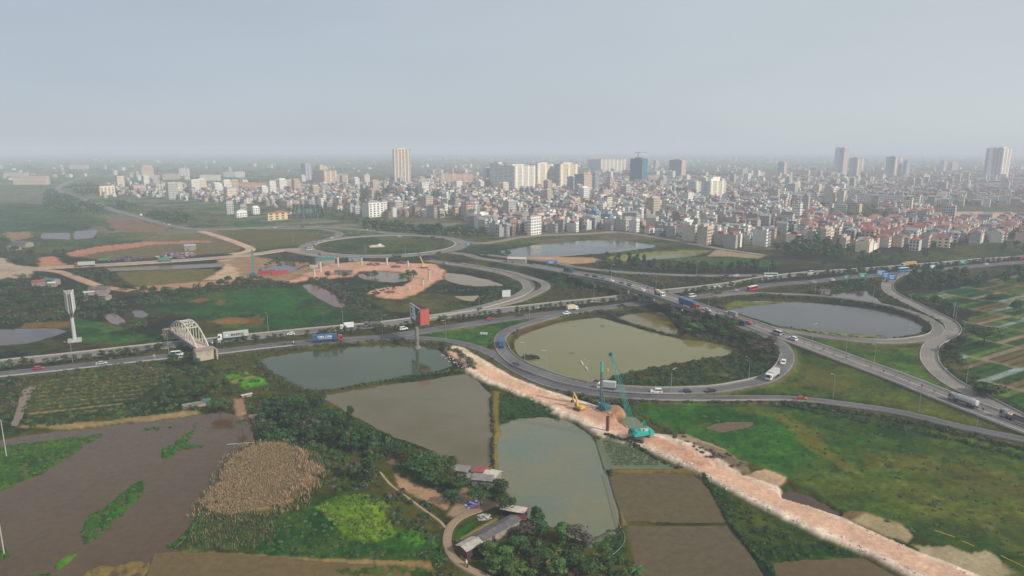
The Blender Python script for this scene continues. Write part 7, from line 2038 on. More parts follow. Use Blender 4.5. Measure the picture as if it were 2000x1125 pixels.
for e, s in ((0, -1), (-1, 1)):
    p = BC[e]; d = (BC[1] - BC[0]).normalized() if e == 0 else (BC[-1] - BC[-2]).normalized(); q = Vector((d.y, -d.x, 0))
    m = MB(); m.obox(p + q * -5.4 + Vector((0, 0, -4.2)), p + q * 5.4 + Vector((0, 0, -4.2)), 1.2, 4.8); m.build('abutment', CONC, ob)
def barrier(key, off, lab, i0=0, i1=None, h=.75, w=.3, mat=CONC_L, name='crash_barrier', cat='crash barrier', z0=.0):
    C = offset_line(ROADS[key]['C'] if isinstance(key, str) else key, off)[i0:i1]
    assert len(C) > 3, lab
    m = MB(); line_wall(m, C, h, w, z0)
    tag(m.build(name, mat), lab, cat)
STEEL = paint((0.34, 0.34, 0.34), .6, .4, name='rail_steel')
PAL = paint((0.36, 0.34, 0.31), .8, .2, var=.2, name='rail_pale')
barrier(OVC, 6.1, 'pale parapet along the near side of the overpass', 10, None, .8, .3, CONC_L, 'parapet', 'parapet')
barrier(OVC, -6.1, 'pale parapet along the far side of the overpass', 10, None, .8, .3, CONC_L, 'parapet', 'parapet')
barrier(OVC, 0, 'low kerb down the middle of the overpass road', 4, None, .22, .5, CONC, 'median_kerb', 'kerb')
def idx(key, pxv):
    C = ROADS[key]['C']
    return min(range(len(C)), key=lambda i: abs(proj(C[i])[0] - pxv))
barrier('X2', -4.8, 'long pale guard rail along the far edge of the highway left of the overpass', 0, idx('X2', 1245), .75, .28, PAL, 'guard_rail', 'guard rail')
barrier('X2', -4.8, 'long pale guard rail along the far edge of the highway right of the overpass', idx('X2', 1300), None, .75, .28, PAL, 'guard_rail', 'guard rail')
barrier('X1', 4.8, 'grey guard rail along the near edge of the highway at the left', 0, idx('X1', 590), .6, .2, STEEL, 'guard_rail', 'guard rail')
barrier('L1', -3.5, 'pale guard rail round the inner edge of the loop road', 30, -16, .7, .22, PAL, 'guard_rail', 'guard rail')
barrier('L1', 3.6, 'dark guard rail round the outer edge of the loop road', 40, -40, .6, .2, STEEL, 'guard_rail', 'guard rail')
barrier('L2', 3.2, 'grey guard rail along the outer ramp above the hedge', idx('L2', 1240), None, .65, .2, PAL, 'guard_rail', 'guard rail')
barrier('L3', 3.1, 'pale guard rail round the inner edge of the right hand loop', 10, -12, .7, .22, PAL, 'guard_rail', 'guard rail')
barrier('L4', -3.9, 'dark guard rail along the outer edge of the pale ramp', 6, None, .7, .22, STEEL, 'guard_rail', 'guard rail')
barrier('B1', 4.2, 'pale guard rail along the beige loop road', 0, None, .75, .25, PAL, 'guard_rail', 'guard rail')
rk = [RB_C + Vector((math.cos(a) * RB_R * .995, math.sin(a) * RB_R * .995, .8)) for a in [2 * math.pi * k / 140 for k in range(141)]]
barrier(rk, 0, 'pale kerb around the grass of the roundabout', 0, None, .35, .7, CONC_L, 'kerb', 'kerb', 0)

# white tied-arch bridge across the highway
WPNT = paint((0.54, 0.51, 0.42), .55, .4, var=.25, scale=.8, name='bridge_paint')
DZ = 5.2
NL, NRt, FL = g(385, 681.5, DZ), g(406.5, 677, DZ), g(331.5, 645, DZ)
ax = (FL - NL); ax.z = 0; span = ax.length; ax.normalize(); wy = (NRt - NL); wid = wy.dot(Vector((ax.y, -ax.x, 0))); wv = Vector((ax.y, -ax.x, 0)) * wid
ab = thing('arch_bridge', (NL.x, NL.y, 0), 0, 'white steel tied arch bridge crossing the highway on concrete abutments', 'bridge')
O = Vector((0, 0, DZ))
def apt(u, side): return O + ax * (span * u) + wv * side
def rise(u): return 8.4 * 4 * u * (1 - u)
for sd in (0, 1):
    m = MB(); m.tube([apt(u, sd) + Vector((0, 0, rise(u) + .2)) for u in [k / 24 for k in range(25)]], .42, 8); m.build('arch_rib', WPNT, ab)
    for k in range(1, 10):
        u = k / 10
        m = MB(); m.tube([apt(u, sd), apt(u, sd) + Vector((0, 0, rise(u)))], .22, 6); m.build('hanger', WPNT, ab)
    m = MB(); m.obox(apt(-.02, sd) + Vector((0, 0, -.5)), apt(1.02, sd) + Vector((0, 0, -.5)), .5, 1.3); m.build('tie_beam', CONC_D if sd == 0 else CONC, ab)
for u in (.3, .42, .5, .58, .7):
    m = MB(); z = Vector((0, 0, rise(u) + .2)); m.tube([apt(u, 0) + z, apt(u, 1) + z], .24, 6)
    if u in (.3, .58):
        u2 = u + .12; z2 = Vector((0, 0, rise(u2) + .2)); m.tube([apt(u, 0) + z, apt(u2, 1) + z2], .18, 6); m.tube([apt(u, 1) + z, apt(u2, 0) + z2], .18, 6)
    m.build('bracing', WPNT, ab)
for k in range(22):
    m = MB(); u = (k + .5) / 22; m.obox(apt(u, .06) + Vector((0, 0, .12)), apt(u, .94) + Vector((0, 0, .12)), .75, .5); m.build('cross_beam', paint((0.52, 0.38, 0.32), .9, name='deck_beam'), ab)
m = MB(); m.obox(apt(0, .5) + Vector((0, 0, -.55)), apt(1, .5) + Vector((0, 0, -.55)), wid * .9, .25); m.build('deck', CONC_D, ab)
m = MB(); m.obox(apt(.12, -.13) + Vector((0, 0, -.7)), apt(.5, -.13) + Vector((0, 0, -.7)), .12, .5); m.build('banner', paint((0.10, 0.16, 0.42), .7, name='blue_cloth'), ab)
rz = math.atan2(ax.y, ax.x)
for u0, nm in ((-.045, 'near'), (1.045, 'far')):
    c = apt(u0, .5); m = MB()
    m.box(c.x, c.y, -.8, 3.4, wid + 2.6, DZ - .25 + .8, rz)
    for s in (-1, 1):
        e = c + wv.normalized() * s * (wid / 2 + 1.9) - ax * (1.2 if u0 < 0 else -1.2)
        m.box(e.x, e.y, -.8, 5.2, .6, DZ + .6, rz)
    m.build('abutment', paint((0.40, 0.34, 0.27), .9, .2, var=.35, scale=.25, name='abutment_concrete'), ab)
    c2 = apt(u0 - .0, .5); m = MB(); m.box(c2.x, c2.y, DZ - .2, 4.2, wid + 3.6, .5, rz); m.build('bearing_slab', paint((0.30, 0.22, 0.20), .9, name='rusty_slab'), ab)

# ------------------------------------------------------------------ billboards
b0 = g(815, 678)
bb = thing('billboard', (b0.x, b0.y, -1.0), 0, 'three sided billboard on a tall pole, one side plain red', 'billboard')
A, B, Cc = g(820.5, 604, 19.3) - b0, g(801, 591, 19.3) - b0, g(837.5, 602.5, 19.3) - b0
for v in (A, B, Cc): v.z = 0
m = MB(); m.tube([(0, 0, -.5), (0, 0, 11.5)], [.95, .85], 14); m.build('pole', CONC_D, bb)
m = MB(); m.tube([(0, 0, .2), (0, 0, 1.5)], [1.8, 1.7], 12); m.build('footing', CONC_D, bb)
RED = paint((0.50, 0.10, 0.075), .6, .3, name='red_sheet'); WSH = paint((0.62, 0.68, 0.70), .5, .3, name='white_sheet'); FRM = paint((0.06, 0.06, 0.07), .7, name='frame_steel')
Z0, Z1 = 11.6, 20.3
def panel(p, q, mat, name, th=.35):
    d = (q - p); nrm = Vector((d.y, -d.x, 0)).normalized()
    m = MB(); m.obox((p + q) / 2 - d * .495 + Vector((0, 0, (Z0 + Z1) / 2)), (p + q) / 2 + d * .495 + Vector((0, 0, (Z0 + Z1) / 2)), th, Z1 - Z0)
    return m.build(name, mat, bb), d.normalized(), nrm
pr, _, _ = panel(A, Cc, RED, 'red_panel')
pl, dl, nl = panel(B, A, WSH, 'picture_panel')
panel(Cc, B, paint((0.20, 0.07, 0.06), .7, name='back_sheet'), 'rear_panel')
# picture on the left panel: dark mark, dark diagonal figure, dark red swirl, green foot band
def on_panel(poly, mat, name, off):
    m = MB(); W = (A - B).length
    P2 = [B + dl * (W * u) + nl * off + Vector((0, 0, Z0 + (Z1 - Z0) * v)) for u, v in poly]
    m.face(P2); m.face([p + nl * .03 for p in P2][::-1])
    m.build(name, mat, pl)
on_panel([(.12, .45), (.26, .45), (.26, .52), (.18, .52), (.18, .66), (.26, .66), (.26, .73), (.12, .73)], INK, 'emblem', .2)
on_panel([(.52, .98), (.98, .98), (.80, .72), (.66, .42), (.55, .55)], INK, 'printed_figure', .2)
on_panel([(.50, .05), (.62, .35), (.80, .68), (.98, .86), (.98, .02), (.7, .0)], paint((0.30, 0.05, 0.05), .6, name='red_print'), 'printed_swirl', .23)
on_panel([(.02, .02), (.5, .02), (.5, .10), (.02, .12)], paint((0.04, 0.10, 0.08), .6, name='green_print'), 'printed_band', .2)
for i in range(3): on_panel([(.1, .36 - i * .07), (.34 - i * .05, .36 - i * .07), (.34 - i * .05, .38 - i * .07), (.1, .38 - i * .07)], INK, 'printed_line', .2)
m = MB()
for p, q in ((A, B), (B, Cc), (Cc, A)):
    for z in (Z0 + .3, Z1 - .4): m.obox(p * .9 + Vector((0, 0, z)), q * .9 + Vector((0, 0, z)), .25, .25)
for p in (A, B, Cc): m.obox(Vector((0, 0, Z0 + .2)), p * .9 + Vector((0, 0, Z0 + .3)), .4, .5); m.tube([p * .9 + Vector((0, 0, Z0)), p * .9 + Vector((0, 0, Z1))], .12, 5)
m.build('frame', FRM, bb)

b1 = g(146.5, 667)
wb = thing('billboard', (b1.x, b1.y, -.4), 0, 'white empty billboard seen edge on, on a thick pale pole', 'billboard')
h1, h2, h3 = top_z(146.5, 667, 618), top_z(146.5, 667, 606), top_z(146.5, 667, 568)
PWH = paint((0.46, 0.47, 0.48), .6, .3, name='pale_steel')
m = MB(); m.tube([(0, 0, 0), (0, 0, h1 * .75), (0, 0, h1)], [.95, .85, .8], 14); m.build('pole', PWH, wb)
m = MB(); m.box(0, 0, -.3, 6.0, 4.2, 2.2, .5); m.build('footing', CONC, wb)
vd = Vector((b1.x, b1.y, 0)).normalized(); vs = Vector((vd.y, -vd.x, 0))
for s, nm in ((-1, 'picture_panel'), (1, 'picture_panel')):
    m = MB()
    p, q = -vd * 5.5 + vs * (s * .9), vd * 6 + vs * (s * 2.1)
    m.obox(p + Vector((0, 0, (h2 + h3) / 2)), q + Vector((0, 0, (h2 + h3) / 2)), .3, h3 - h2); m.build(nm, PWH if s < 0 else paint((0.70, 0.70, 0.70), .5, name='white_sheet'), wb)
m = MB()
for k in range(6):
    u = -5 + k * 2.1
    m.obox(Vector((0, 0, h1 - 1)), vd * u + vs * -(1.0 + k * .2) + Vector((0, 0, h2 + 1)), .28, .28); m.obox(Vector((0, 0, h1 - 1)), vd * u + vs * (1.0 + k * .2) + Vector((0, 0, h2 + 1)), .28, .28)
    m.obox(vd * u + vs * -(.9 + k * .2) + Vector((0, 0, h3 - .3)), vd * u + vs * (.9 + k * .2) + Vector((0, 0, h3 - .3)), .2, .2)
    m.tube([vd * u + Vector((0, 0, h2)), vd * u + Vector((0, 0, h3 - .4))], .14, 5)
m.build('frame', paint((0.45, 0.38, 0.34), .7, name='rusted_frame'), wb)

# ------------------------------------------------------------------ construction machines
TEAL = paint((0.03, 0.38, 0.33), .45, .4, var=.15, name='teal_paint'); TEALD = paint((0.015, 0.13, 0.16), .5, .4, name='dark_teal_paint'); YEL = paint((0.66, 0.40, 0.05), .5, .4, var=.2, name='yellow_paint'); TRK = paint((0.10, 0.085, 0.075), .85, .2, name='track_steel'); RUST = paint((0.19, 0.075, 0.04), .85, .2, var=.35, scale=1.2, name='rust')
def lattice(mb, a, b, w0, w1, bays, r=.07):
    a, b = Vector(a), Vector(b); d = (b - a).normalized()
    up = Vector((0, 1, 0)) if abs(d.z) > .8 else Vector((0, 0, 1))
    s = d.cross(up).normalized(); u = s.cross(d).normalized()
    def cor(t):
        w = (w0 + (w1 - w0) * t) / 2; c = a + (b - a) * t
        return [c + s * w + u * w, c - s * w + u * w, c - s * w - u * w, c + s * w - u * w]
    st = [cor(k / bays) for k in range(bays + 1)]
    for k in range(4): mb.tube([q[k] for q in st], r * 1.4, 5)
    for i in range(bays):
        for k in range(4):
            l = (k + 1) % 4
            mb.tube([st[i][k], st[i + 1][l]] if i % 2 else [st[i][l], st[i + 1][k]], r, 4, False)
            mb.tube([st[i][k], st[i][l]], r * .8, 4, False)
def crawler(t, L_=5.4, w=3.6, tw=.75, h=1.0, mat=TRK):
    for s in (-1, 1):
        m = MB(); m.extrude([(-L_ / 2 + .4, 0), (L_ / 2 - .4, 0), (L_ / 2, h * .45), (L_ / 2 - .35, h), (-L_ / 2 + .35, h), (-L_ / 2, h * .45)], s * w / 2 - tw / 2, s * w / 2 + tw / 2)
        for k in range(12): m.box(-L_ / 2 + .4 + k * (L_ - .8) / 11, s * w / 2, -.04, .16, tw + .04, .1)
        m.build('track', mat, t)
pz = .95
p = g(1247, 857, pz)
crn = thing('crawler_crane', (p.x, p.y, pz), math.radians(142), 'teal lattice boom crawler crane parked on the rubble causeway', 'crane')
crawler(crn, 6.4, 4.6, .95, 1.15)
m = MB(); m.box(0, 0, .5, 3.4, 3.6, .7); m.tube([(0, 0, 1.1), (0, 0, 1.5)], 1.3, 14); m.build('undercarriage', TRK, crn)
hs = thing('tmp', (0, 0, 0)); bpy.data.objects.remove(hs)
m = MB(); m.extrude([(-4.2, 1.5), (2.4, 1.5), (2.4, 2.1), (1.2, 2.9), (-3.2, 2.9), (-4.4, 2.4)], -1.55, 1.55); sl = m.build('slewing_body', TEAL, crn); sl.rotation_euler = (0, 0, math.radians(-142 + 200))
m = MB(); m.extrude([(-4.9, 1.45), (-3.4, 1.45), (-3.4, 3.2), (-4.6, 3.2), (-5.1, 2.4)], -1.8, 1.8); m.build('counterweight', TEAL, sl)
m = MB(); m.extrude([(1.2, 1.6), (3.0, 1.6), (3.0, 2.6), (2.6, 3.4), (1.2, 3.4)], -1.9, -.7); cb = m.build('cab', TEALD, sl)
m = MB(); m.extrude([(1.4, 2.5), (3.04, 2.5), (2.66, 3.2), (1.4, 3.2)], -1.93, -.67); m.build('windscreen', GLS, cb)
M3 = MB(); M3.tube([(-1.0, 0, 2.9), (-1.0, 0, 3.5)], .5, 10); M3.box(-2.4, .5, 2.9, 1.4, 1.2, .5); M3.build('winch', paint((.55, .55, .52), .5, name='winch_paint'), sl)
# boom in world axes: foot near the body front, tip as in the photograph
tip = g(1193, 692, 0); yb_ = p.y + 1.5
bz = H_CAM + yb_ * (((562.5 - 692) / FPX) * CT - ST) / (CT + ((562.5 - 692) / FPX) * ST)
fz = (yb_ * CT - (bz - H_CAM) * ST)
tipw = Vector(((1193 - 1000) / FPX * fz, yb_, bz))
inv = crn.matrix_basis.inverted()
foot = inv @ (Vector((p.x - 1.4, p.y - .2, pz + 2.2))); tipl = inv @ tipw
m = MB(); lattice(m, foot, foot + (tipl - foot) * .12, .5, 1.3, 3, .04); lattice(m, foot + (tipl - foot) * .12, foot + (tipl - foot) * .86, 1.3, 1.3, 12, .032); lattice(m, foot + (tipl - foot) * .86, tipl, 1.3, .6, 3, .04)
bo = m.build('boom', TEAL, crn)
m = MB(); m.box(tipl.x, tipl.y, tipl.z - .5, .9, .9, 1.1); m.build('boom_head', TEALD, bo)
mast = inv @ Vector((p.x + 1.6, p.y + .3, pz + 6.3)); back = inv @ Vector((p.x + 2.9, p.y + .5, pz + 3.0))
m = MB()
for s in (-.7, .7):
    o_ = Vector((0, s, 0)); m.tube([inv @ Vector((p.x - .2, p.y, pz + 2.8)) + o_, mast + o_ * .6], .12, 5); m.tube([mast + o_ * .6, back + o_], .09, 5)
m.build('gantry', TEAL, crn)
m = MB()
for s in (-.4, .4): m.tube([mast + Vector((0, s, 0)), tipl + Vector((0, s * .6, 0))], .035, 4)
hk = inv @ (tipw + Vector((-.9, 0, -5.2)))
m.tube([inv @ (tipw + Vector((-.9, 0, 0))), hk], .035, 4); m.build('cable', FRM, crn)
m = MB(); m.tube([hk + Vector((0, 0, .3)), hk, hk + Vector((0, 0, -.8)), hk + Vector((0, 0, -1.1))], [.1, .28, .28, .06], 8); m.build('hook_block', YEL, crn)

p = g(1186.5, 841, .95); m = MB(); hh = top_z(1186.5, 841, 813, .95) - .95
n_ = 18
ring = [(math.cos(2 * math.pi * k / n_), math.sin(2 * math.pi * k / n_)) for k in range(n_)]
for k in range(n_):
    a, b = ring[k], ring[(k + 1) % n_]
    for r0 in (.62, .55): m.face([(a[0] * r0, a[1] * r0, -.4), (b[0] * r0, b[1] * r0, -.4), (b[0] * r0, b[1] * r0, hh), (a[0] * r0, a[1] * r0, hh)])
    m.face([(a[0] * .62, a[1] * .62, hh), (b[0] * .62, b[1] * .62, hh), (b[0] * .55, b[1] * .55, hh), (a[0] * .55, a[1] * .55, hh)])
o = m.build('steel_casing', RUST); o.location = p; tag(o, 'rusty steel pile casing standing upright on the causeway', 'steel pipe')

p = g(1179, 801, 1.2)
rig = thing('drilling_rig', (p.x, p.y, 1.0), math.radians(115), 'blue green piling rig with a tall dark mast beside the steel casing', 'drilling rig')
crawler(rig, 4.8, 3.4, .7, .95)
m = MB(); m.extrude([(-3.0, 1.1), (1.4, 1.1), (1.4, 2.6), (-2.0, 2.9), (-3.0, 2.5)], -1.35, 1.35); m.build('body', TEALD, rig)
m = MB(); m.extrude([(1.0, 1.3), (2.2, 1.3), (2.2, 2.4), (1.9, 3.0), (1.0, 3.0)], .4, 1.4); cb = m.build('cab', paint((.05, .25, .36), .5, name='rig_blue'), rig)
m = MB(); m.extrude([(1.2, 2.1), (2.23, 2.1), (1.93, 2.85), (1.2, 2.85)], .37, 1.43); m.build('windscreen', GLS, cb)
mh_ = top_z(1180, 801, 709, 1.0) - 1.0
m = MB(); m.box(2.4, -.3, .9, .6, .7, mh_ - 4.5); m.build('mast', paint((.10, .12, .13), .5, name='mast_paint'), rig)
m = MB(); m.box(2.45, -.3, mh_ - 4.0, .75, .85, 3.4, 0, .8); m.box(2.9, -.3, mh_ - .8, 1.5, .4, .5); m.build('mast_head', TEAL, rig)
m = MB(); m.tube([(3.1, -.3, -.4), (3.1, -.3, mh_ - 1)], .19, 8); m.build('kelly_bar', paint((.20, .20, .21), .4, name='kelly_steel'), rig)
m = MB(); m.box(2.8, -.3, 2.4, 1.1, 1.1, 1.5); m.tube([(3.1, -.3, .1), (3.1, -.3, 2.4)], .42, 10); m.build('rotary_drive', TEALD, rig)
m = MB(); m.obox((.6, -.9, 2.4), (2.3, -.5, 7.5), .3, .3); m.obox((.6, .3, 2.4), (2.3, -.1, 7.5), .3, .3); m.build('backstay', TEALD, rig)

p = g(1131, 800, .95)
ex = thing('excavator', (p.x, p.y, .95), math.radians(128), 'yellow excavator with its arm raised at the left of the piling rig', 'excavator')
crawler(ex, 3.6, 2.6, .55, .75, TRK)
m = MB(); m.extrude([(-2.2, .85), (1.2, .85), (1.2, 1.5), (-1.0, 1.9), (-2.2, 1.8)], -1.2, 1.2); m.build('body', YEL, ex)
m = MB(); m.extrude([(.0, 1.0), (1.4, 1.0), (1.4, 1.9), (1.1, 2.7), (0, 2.7)], .15, 1.15); cb = m.build('cab', YEL, ex)
m = MB(); m.extrude([(.15, 1.7), (1.43, 1.7), (1.13, 2.55), (.15, 2.55)], .12, 1.18); m.build('windscreen', GLS, cb)
m = MB(); m.obox((1.0, -.3, 1.4), (2.2, -.3, 4.4), .45, .6); m.obox((2.1, -.3, 4.2), (3.4, -.3, 5.6), .4, .5); m.build('boom', YEL, ex)
m = MB(); m.obox((3.3, -.3, 5.8), (4.0, -.3, 2.6), .32, .42); m.build('arm', YEL, ex)
m = MB(); m.extrude([(3.7, 2.7), (4.4, 2.6), (4.6, 1.9), (4.2, 1.4), (3.5, 1.7)], -.75, .15); m.build('bucket', TRK, ex)

def mobile_crane(px, py, tipx, tipy, col, label, lat=False):
    p = g(px, py, .7)
    t = thing('mobile_crane', (p.x, p.y, .7), .5, label, 'crane')
    crawler(t, 5, 3.4, .7, 1.0)
    m = MB(); m.extrude([(-2.8, 1.1), (1.8, 1.1), (1.8, 2.0), (.8, 2.8), (-2.8, 2.6)], -1.4, 1.4); m.build('body', col if not lat else TEALD, t)
    m = MB(); m.box(1.8, -.9, 1.2, 1.2, 1.0, 1.8); m.build('cab', col, t)
    v = (562.5 - tipy) / FPX; z = H_CAM + p.y * (v * CT - ST) / (CT + v * ST); f = p.y * CT - (z - H_CAM) * ST
    tw_ = Vector(((tipx - 1000) / FPX * f, p.y, z)); tl = t.matrix_basis.inverted() @ tw_
    m = MB()
    if lat: lattice(m, (0, 0, 2.4), tl, 1.5, 1.1, 12, .09)
    else: m.obox((-.5, 0, 2.6), tl * .55 + Vector((0, 0, 1)), .9, .9)
    m.build('boom', col, t)
    if not lat:
        m = MB(); m.obox(tl * .5 + Vector((0, 0, 1.2)), tl, .5, .5); m.build('boom_extension', FRM, t)
    m = MB(); m.tube([tl, tl + Vector((0, 0, -4))], .08, 4); m.build('cable', FRM, t)
mobile_crane(829, 523, 813, 487, paint((.62, .40, .14), .5, name='crane_yellow'), 'yellow mobile crane with its boom leaning left over the red earth')
mobile_crane(495, 539, 492, 487, paint((.05, .30, .30), .5, name='crane_teal'), 'slim teal lattice crane standing at the left construction site', True)
# bridge piers in the red earth
for px, yb, yt, cap, lb in ((614, 541, 518, 1, 'concrete pier with a wide hammerhead cap at the left of the red earth'), (626.5, 531, 511, 0, 'concrete pier column just right of the hammerhead one'), (660.5, 521, 503, 0, 'concrete pier column with a dark top beside the batching plant'), (706.5, 518, 503, 0, 'concrete pier column at the top left of the red earth arc'), (756, 518, 503, 0, 'concrete pier column at the top middle of the red earth arc'), (797, 521, 509, 0, 'concrete pier column at the top right of the red earth arc'), (838.5, 546, 528, 0, 'banded concrete pier column at the right of the red earth arc'), (826, 556, 546, 0, 'short concrete pier column with starter bars at the right'), (799.5, 565.5, 559.5, 0, 'stub of a concrete pier in the lower red earth')):
    p = g(px, yb, .65); h = top_z(px, yb, yt, .65) - .65
    t = thing('bridge_pier', (p.x, p.y, .5), 0, lb, 'bridge pier')
    m = MB(); m.tube([(0, 0, -.6), (0, 0, h)], .85, 14); m.build('column', CONC_L, t)
    if cap:
        m = MB(); m.extrude([(-1.4, h - 2.2), (1.4, h - 2.2), (2.9, h - 1.2), (2.9, h + .2), (-2.9, h + .2), (-2.9, h - 1.2)], -1.1, 1.1); m.build('pier_cap', CONC_L, t)
    elif yb not in (565.5,):
        m = MB()
        for k in range(8): a = k * math.pi / 4; m.tube([(math.cos(a) * .6, math.sin(a) * .6, h), (math.cos(a) * .6, math.sin(a) * .6, h + 1.1)], .07, 4)
        m.build('starter_bars', RUST, t)

# ------------------------------------------------------------------ sheds, posts, signs and small things
TIN = paint((0.22, 0.205, 0.195), .7, .3, var=.35, scale=.7, name='tin_sheet'); TIND = paint((0.13, 0.12, 0.125), .8, .2, var=.4, scale=.6, name='old_tin'); TINR = paint((0.30, 0.07, 0.07), .7, .3, var=.25, name='red_tin'); TINB = paint((0.52, 0.47, 0.40), .7, .3, var=.2, name='pale_tin'); BRK = paint((0.30, 0.25, 0.21), .9, .2, var=.35, scale=.8, name='rendered_wall'); TING = paint((0.04, 0.16, 0.14), .7, .3, name='green_tin')
def shed(cx, cy, rz, w, d, h, roofm, wallm, label, open_side=False, name='shed', pitch=.18, z=0.0, cat='shed', group=None):
    t = thing(name, (cx, cy, ground_z(cx, cy) - .1 + z), rz, label, cat, group)
    m = MB()
    if open_side:
        for x in (-w / 2 + .15, 0, w / 2 - .15):
            for y in (-d / 2 + .15, d / 2 - .15): m.box(x, y, 0, .18, .18, h)
        m.build('post', FRM, t); m = MB(); m.box(0, d / 2 - .1, 0, w - .4, .12, h * .9); m.build('wall', wallm, t)
    else:
        m.box(0, 0, 0, w, d, h)
        m.build('wall', wallm, t)
        m = MB(); m.box(-w * .2, -d / 2 - .03, .1, 1.0, .08, min(2, h * .8)); m.build('door', FRM, t)
    m = MB(); rh = d * pitch; e = .35
    n_ = max(3, int(w / 1.1))
    for k in range(n_):                                                  # overlapping sheets, none quite level
        x0, x1 = -w / 2 - e + (w + 2 * e) * k / n_, -w / 2 - e + (w + 2 * e) * (k + 1) / n_ + .06
        j = random.uniform(-.03, .05)
        for s in (-1, 1):
            a = [(x0, s * (d / 2 + e), h + .05 + j), (x1, s * (d / 2 + e), h + .05 + j), (x1, 0, h + rh + j), (x0, 0, h + rh + j)]
            m.face(a); m.face([(q[0], q[1], q[2] - .05) for q in a][::-1])
    m.build('roof', roofm, t)
    if not open_side:
        m = MB()
        for s in (-1, 1): m.face([(s * w / 2, -d / 2, h), (s * w / 2, d / 2, h), (s * w / 2, 0, h + rh)])
        m.build('gable', wallm, t)
    return t
def shed_px(px, py, dx, dy, wpx, d, h, *a, **k):
    """ridge runs from the picture direction (dx, dy)"""
    p, q = g(px, py), g(px + dx, py + dy)
    v = q - p
    return shed(p.x, p.y, math.atan2(v.y, v.x), wpx, d, h, *a, **k)
shed_px(970, 1046, 62, -34, 13.5, 3.4, 2.2, TIND, BRK, 'long dark grey barn with mouldering roof above the garden', name='barn', cat='barn')
shed_px(917, 1078, 62, -34, 5.0, 3.6, 2.3, paint((.40, .36, .31), .8, var=.4, name='mottled_tin'), paint((.10, .02, .03), .7, name='dark_red_boards'), 'pale roofed end shed with a dark red boarded front by the lane')
shed_px(1003, 1006, 60, 10, 6.4, 2.6, 2.0, TINB, FRM, 'open shed with a pale flat roof at the pond edge', True, pitch=.06)
shed_px(1020, 999, 60, 6, 3.0, 2.2, 2.3, TINR, FRM, 'little red roofed hut behind the pale open shed')
shed_px(1012, 1022, 60, -2, 3.4, 2.2, 1.8, TINR, BRK, 'red roofed shed in front of the pale open shed')
shed_px(948, 944, 60, 6, 7.0, 4.6, 2.2, TIN, BRK, 'grey shack with a patched roof near the dike end', name='shack', cat='shack')
shed_px(943, 934, 60, 6, 4.2, 3.0, 2.9, TINR, BRK, 'small shack with a faded red roof behind the patched grey one', name='shack', cat='shack')
shed_px(962, 940, 60, 14, 4.0, 4.0, 2.7, TINB, BRK, 'small shack with pale roof sheets next to the dike', name='shack', cat='shack')
shed_px(900, 928, 60, 8, 5.2, 3.6, 2.4, TIN, BRK, 'grey roofed shack under the umbrella trees', name='shack', cat='shack')
shed_px(924, 942, 60, 8, 3.2, 2.8, 2.2, TIN, BRK, 'low grey lean-to left of the patched shack', name='shack', cat='shack')
shed_px(380, 795, 60, -10, 8.0, 1.8, 1.6, TIN, BRK, 'long low shack at the corner of the muddy field', name='shack', cat='shack')
shed_px(404, 790, 60, -10, 2.2, 2.2, 2.0, TING, TING, 'tiny green hut under the wide tree at the muddy field', name='hut', cat='hut')
shed_px(502, 824, 50, 30, 5.0, 3.6, 2.2, paint((.22, .16, .13), .9, name='thatch'), BRK, 'brown roofed hut at the edge of the thicket', name='hut', cat='hut')
shed_px(482, 775, 60, -12, 3.6, 1.2, 1.1, TINB, BRK, 'white roofed low coop beside the bright rice plots', name='hut', cat='hut')
for px, py, w, d, h, rm, lb in ((195, 574, 11, 8, 4, TIND, 'dark pitched shack in the hamlet at the left'), (206, 585, 6, 5, 3, TIN, 'grey cube shack below the dark pitched one'), (175, 577, 6, 4, 2.5, TINB, 'pale low shack left of the dark pitched one'), (100, 556, 10, 7, 4, TING, 'green roofed house in the hamlet at the left'), (103, 560, 5, 3, 3, paint((.7, .7, .7), .6, name='white_tin'), 'white fronted hut before the green roofed house'), (78, 558, 8, 6, 3.5, TINR, 'reddish shack in the hamlet at the left'), (160, 588, 7, 4, 2.5, TIN, 'grey low shack beside the ditch in the hamlet'), (45, 482, 16, 10, 4, TIND, 'dark roofed farmhouse among trees at the far left'), (28, 488, 10, 7, 3, TIN, 'grey shed beside the dark roofed farmhouse'),
    (634, 515, 16, 10, 4, TING, 'green roofed site shed at the red earth'), (692, 509, 10, 6, 3.5, paint((.12, .20, .28), .7, name='blue_tin'), 'blue grey site cabin beyond the red earth'), (672, 538, 14, 5, 3, TIND, 'dark low site hut at the flooded construction pond'), (372, 489, 10, 6, 5, paint((.35, .40, .48), .7, name='cabin_blue'), 'pale blue site cabin among material heaps on the construction highway'), (1610, 574, 6, 4, 2.6, TIND, 'dark hut on stilts at the small right hand pond'), (1258, 591, 8, 4, 3, TING, 'green roofed hut beneath the overpass'), (1175, 516, 10, 5, 3, TIND, 'dark low shed at the end of the slim tree row'), (1010, 515, 16, 7, 4, TINB, 'pale toll style building beside the overpass start')):
    p = g(px, py); shed(p.x, p.y, random.uniform(-.3, .5), w, d, h, rm, BRK, lb, name='site_hut' if 'site' in lb else 'shack', cat='hut' if 'hut' in lb else 'shed')
